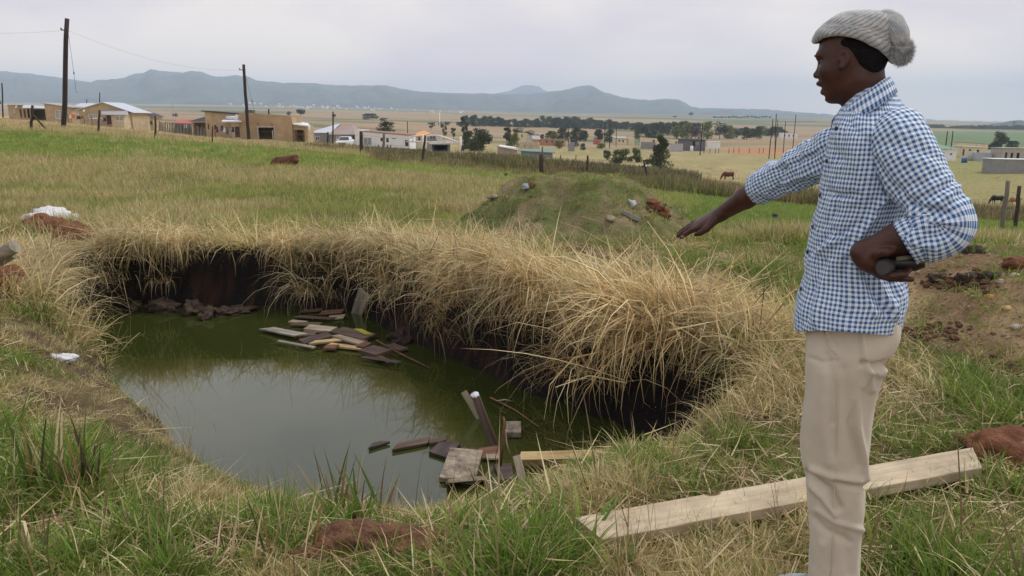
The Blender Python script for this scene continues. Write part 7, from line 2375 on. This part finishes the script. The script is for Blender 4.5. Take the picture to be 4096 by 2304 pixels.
# side seam
sm = [(3351,1385),(3353,1500),(3352,1700),(3347,1850),(3341,1950),(3338,2050),(3330,2200),(3324,2304)]
pts = []
for px, py in sm:
    k = np.argmin(np.abs(lg[:, 0]-py)); l, r, b = lg[k, 1:]
    c = (px-(l+r)/2)/((r-l)/2); t = math.acos(np.sign(c)*abs(c)**(1/.9))
    rg = tring(l, r, py, 1.905, b); pts.append(Vector(rg[int(t/(2*np.pi)*nT)]) - Vector(MO) - Vector((0,.0012,0)))
MB().tube(pts, .0013, 5).build('side_seam', m_tr, trs, True)
pk = []
for px, py in [(3303,1300),(3309,1325),(3320,1350),(3335,1370),(3352,1386)]:
    k = np.argmin(np.abs(lg[:, 0]-py)); l, r, b = lg[k, 1:]
    c = (px-(l+r)/2)/((r-l)/2); t = math.acos(np.sign(c)*abs(c)**(1/.9))
    rg = tring(l, r, py, 1.905, b); pk.append(Vector(rg[int(t/(2*np.pi)*nT)]) - Vector(MO) - Vector(NV)*.001)
MB().tube(pk, .0030, 6).build('pocket_edge', m_tr, trs, True)
# shoes
m_shoe = mat('pale blue grey shoe', (.34,.38,.42), .7, .15, 8); m_sole = mat('white sole', (.6,.6,.58), .7)
for yc in (1.905, 2.095):
    q_ = BP(3335, 2600, 2.0-yc); X = q_[0]; yw = q_[1]; z0 = gz(X-.05, yw) - gzm
    sh = lump('shoe', (0,0,0), (.145,.048,.055), m_shoe, None, None, 7, .05, None, 4, 0, .4, man)
    sh.location = (X - .05 - MO[0], yw + .02 - MO[1], z0 + .05); sh.rotation_euler = (0, 0, -_a)
    so = MB().tube([Vector((-.13,0,-.03)), Vector((-.05,0,-.03)), Vector((.05,0,-.03)), Vector((.125,0,-.03))], [.040,.047,.042,.036], 12)
    for i, v in enumerate(so.v): so.v[i] = Vector((v.x, v.y, -.046 + (v.z+.03)*.3))
    so.build('sole', m_sole, sh, True)

# knitted hat
m_hat, nt, bs, _o = new_mat('grey knitted wool')
N, L = nt.nodes, nt.links
tc = N.new('ShaderNodeTexCoord'); nz = N.new('ShaderNodeTexNoise'); nz.inputs['Scale'].default_value = 34; nz.inputs['Detail'].default_value = 6; nz.inputs['Roughness'].default_value = .7
L.new(tc.outputs['Object'], nz.inputs['Vector'])
rp = N.new('ShaderNodeValToRGB'); rp.color_ramp.elements[0].position = .32; rp.color_ramp.elements[1].position = .68
rp.color_ramp.elements[0].color = (.30,.345,.365,1); rp.color_ramp.elements[1].color = (.60,.60,.575,1)
L.new(nz.outputs['Fac'], rp.inputs['Fac'])
uvn = N.new('ShaderNodeUVMap'); uvn.uv_map = 'UVMap'; spx = N.new('ShaderNodeSeparateXYZ'); L.new(uvn.outputs[0], spx.inputs[0])
m1 = N.new('ShaderNodeMath'); m1.operation = 'MULTIPLY'; m1.inputs[1].default_value = 40*2*math.pi; L.new(spx.outputs[0], m1.inputs[0])
m2 = N.new('ShaderNodeMath'); m2.operation = 'COSINE'; L.new(m1.outputs[0], m2.inputs[0])
m3 = N.new('ShaderNodeMapRange'); m3.inputs[1].default_value = -1; m3.inputs[2].default_value = -.1; m3.inputs[3].default_value = .55; m3.inputs[4].default_value = 1
L.new(m2.outputs[0], m3.inputs[0])
sc_ = N.new('ShaderNodeVectorMath'); sc_.operation = 'SCALE'; L.new(rp.outputs['Color'], sc_.inputs[0]); L.new(m3.outputs[0], sc_.inputs['Scale']); L.new(sc_.outputs[0], bs.inputs['Base Color'])
bs.inputs['Roughness'].default_value = 1; bs.inputs['Sheen Weight'].default_value = .4; bs.inputs['Specular IOR Level'].default_value = .05
bp = N.new('ShaderNodeBump'); bp.inputs['Strength'].default_value = .8; bp.inputs['Distance'].default_value = .003
n2 = N.new('ShaderNodeTexNoise'); n2.inputs['Scale'].default_value = 260; n2.inputs['Detail'].default_value = 3; L.new(tc.outputs['Object'], n2.inputs['Vector'])
L.new(n2.outputs['Fac'], bp.inputs['Height']); L.new(bp.outputs[0], bs.inputs['Normal'])
HAT = [(3266,166,3566,238,.075,46),(3262,170,3570,250,.080,50),(3257,166,3575,247,.084,48),(3258,156,3579,230,.087,42),(3262,144,3581,212,.087,36),(3267,131,3584,196,.086,30),(3276,122,3588,180,.084,22),(3288,108,3597,160,.083,14),(3308,88,3606,140,.081,8),
       (3340,66,3606,115,.075,4),(3375,52,3600,94,.066,2),(3408,47,3588,76,.052,0),(3440,46,3566,62,.036,0),(3475,46,3540,52,.018,0),(3495,47,3520,49,.006,0)]
hT = interp_rows([(i,)+tuple(h) for i, h in enumerate(HAT)], 90)
nH = 240
ph = np.linspace(0, 2*np.pi, nH, endpoint=False)
HR, HU = [], []
for (i, fx, fy, bx, by, lat, lift) in hT:
    Fr, Bk = BP(fx, fy), BP(bx, by)
    c = (Fr+Bk)/2; hx = np.linalg.norm((Bk-Fr)[:2])/2; hz_ = (Bk[2]-Fr[2])/2
    rib = 1 + .010*np.cos(40*ph)*(1 if i > 5 else .3)
    R = c[None, :] + (hx*np.cos(ph)*rib)[:, None]*EV - (lat*np.sin(ph)*rib)[:, None]*NV
    R[:, 2] = c[2] + hz_*np.cos(ph) + lift*hs*np.sin(ph)**2
    HR.append(R)
    HU.append(np.stack([np.linspace(0, 1, nH+1) + .012*i, np.full(nH+1, i*.1)], 1))
HR = np.array(HR)
hat = loft('knitted_hat', HR, m_hat, man, HU, noise=.003*fbm(np.tile(np.cos(ph)*2, (90, 1)), np.tile(np.arange(90)[:, None]*.09, (1, nH)) + np.tile(np.sin(ph)*2, (90, 1)), 3, 600)
           + .004*np.exp(-((np.arange(90)/89*14 - 3.2)/1.5)**2)[:, None], solid=.003)
tl, _ = sleeve('hat_tail', [(3500,62,1.98,.012),(3535,72,1.975,.026),(3572,98,1.965,.030),(3596,135,1.955,.026),(3608,168,1.95,.019),(3612,190,1.95,.014)], m_hat, hat, 50, 60, nz=.002, seed=22, k=5, urad=.16, solid=.0)
pc = np.array(A3(3610,207,1.945)) - MO
pp = MB().ball(pc, (.021,.024,.028), 18, 12, .12, 4); pom = pp.build('pompom', m_hat, hat, True)
V, Fc, C = [], [], []
rnd = random.Random(9)
for i in range(5200):
    u = Vector((rnd.gauss(0, 1), rnd.gauss(0, 1), rnd.gauss(0, 1))).normalized()
    b = Vector(pc) + Vector((u.x*.018, u.y*.021, u.z*.025)); ln = rnd.uniform(.006, .013)
    e = b + u*ln + Vector((rnd.gauss(0,.003), rnd.gauss(0,.003), rnd.gauss(0,.003)-.001))
    s = u.cross(Vector((rnd.gauss(0,1), rnd.gauss(0,1), rnd.gauss(0,1)))).normalized()*.0007
    n0 = len(V); V += [b-s, b+s, e]; Fc.append((n0, n0+1, n0+2))
mesh_obj('wool_fibres', V, Fc, m_hat, pom)
fv = []
V, Fc = [], []
for i in range(9000):     # fuzz on the hat
    j = rnd.randint(2, 86); k = rnd.randint(0, nH-1)
    p = Vector(HR[j, k]) - Vector(MO); c = Vector(HR[j].mean(0)) - Vector(MO)
    u = (p - c).normalized(); e = p + u*rnd.uniform(.002, .006) + Vector((rnd.gauss(0,.002), rnd.gauss(0,.002), rnd.gauss(0,.002)))
    s = u.cross(Vector((0,0,1))).normalized()*.0004; p = p - u*.002
    n0 = len(V); V += [p-s, p+s, e]; Fc.append((n0, n0+1, n0+2))
mesh_obj('wool_fuzz', V, Fc, m_hat, hat)

# the thing in his left hand: a small black camera
m_cam = mat('black plastic', (.012,.012,.013), .35, .2, 5, spec=.5); m_camg = mat('dark grey rubber', (.05,.05,.052), .5, .2, 8)
cm = empty('camera', Vector(A3(3595, 1045, 1.78))); tag(cm, 'small black camera held in the man left hand at his hip', 'camera')
def cq(px, py, Y): return Vector(A3(px, py, Y)) - Vector(cm.location)
MB().tube([cq(3528,1048,1.785), cq(3536,1050,1.785), cq(3660,1048,1.79), cq(3688,1040,1.79), cq(3694,1036,1.79)], [.010,.021,.022,.019,.006], 18).build('body', m_cam, cm, True)
MB().tube([cq(3548,1062,1.785), cq(3536,1068,1.755), cq(3533,1070,1.745)], [.022,.021,.016], 18).build('lens', m_camg, cm)
MB().tube([cq(3585,1036,1.762), cq(3650,1028,1.766)], [.0065,.0055], 8).build('grip', mat('olive grey rubber', (.16,.15,.12), .6, .2, 8), cm, True)
MB().tube([cq(3600,1030,1.764), cq(3600,1066,1.764)], .0235, 16).build('ring', m_camg, cm, True) if False else None
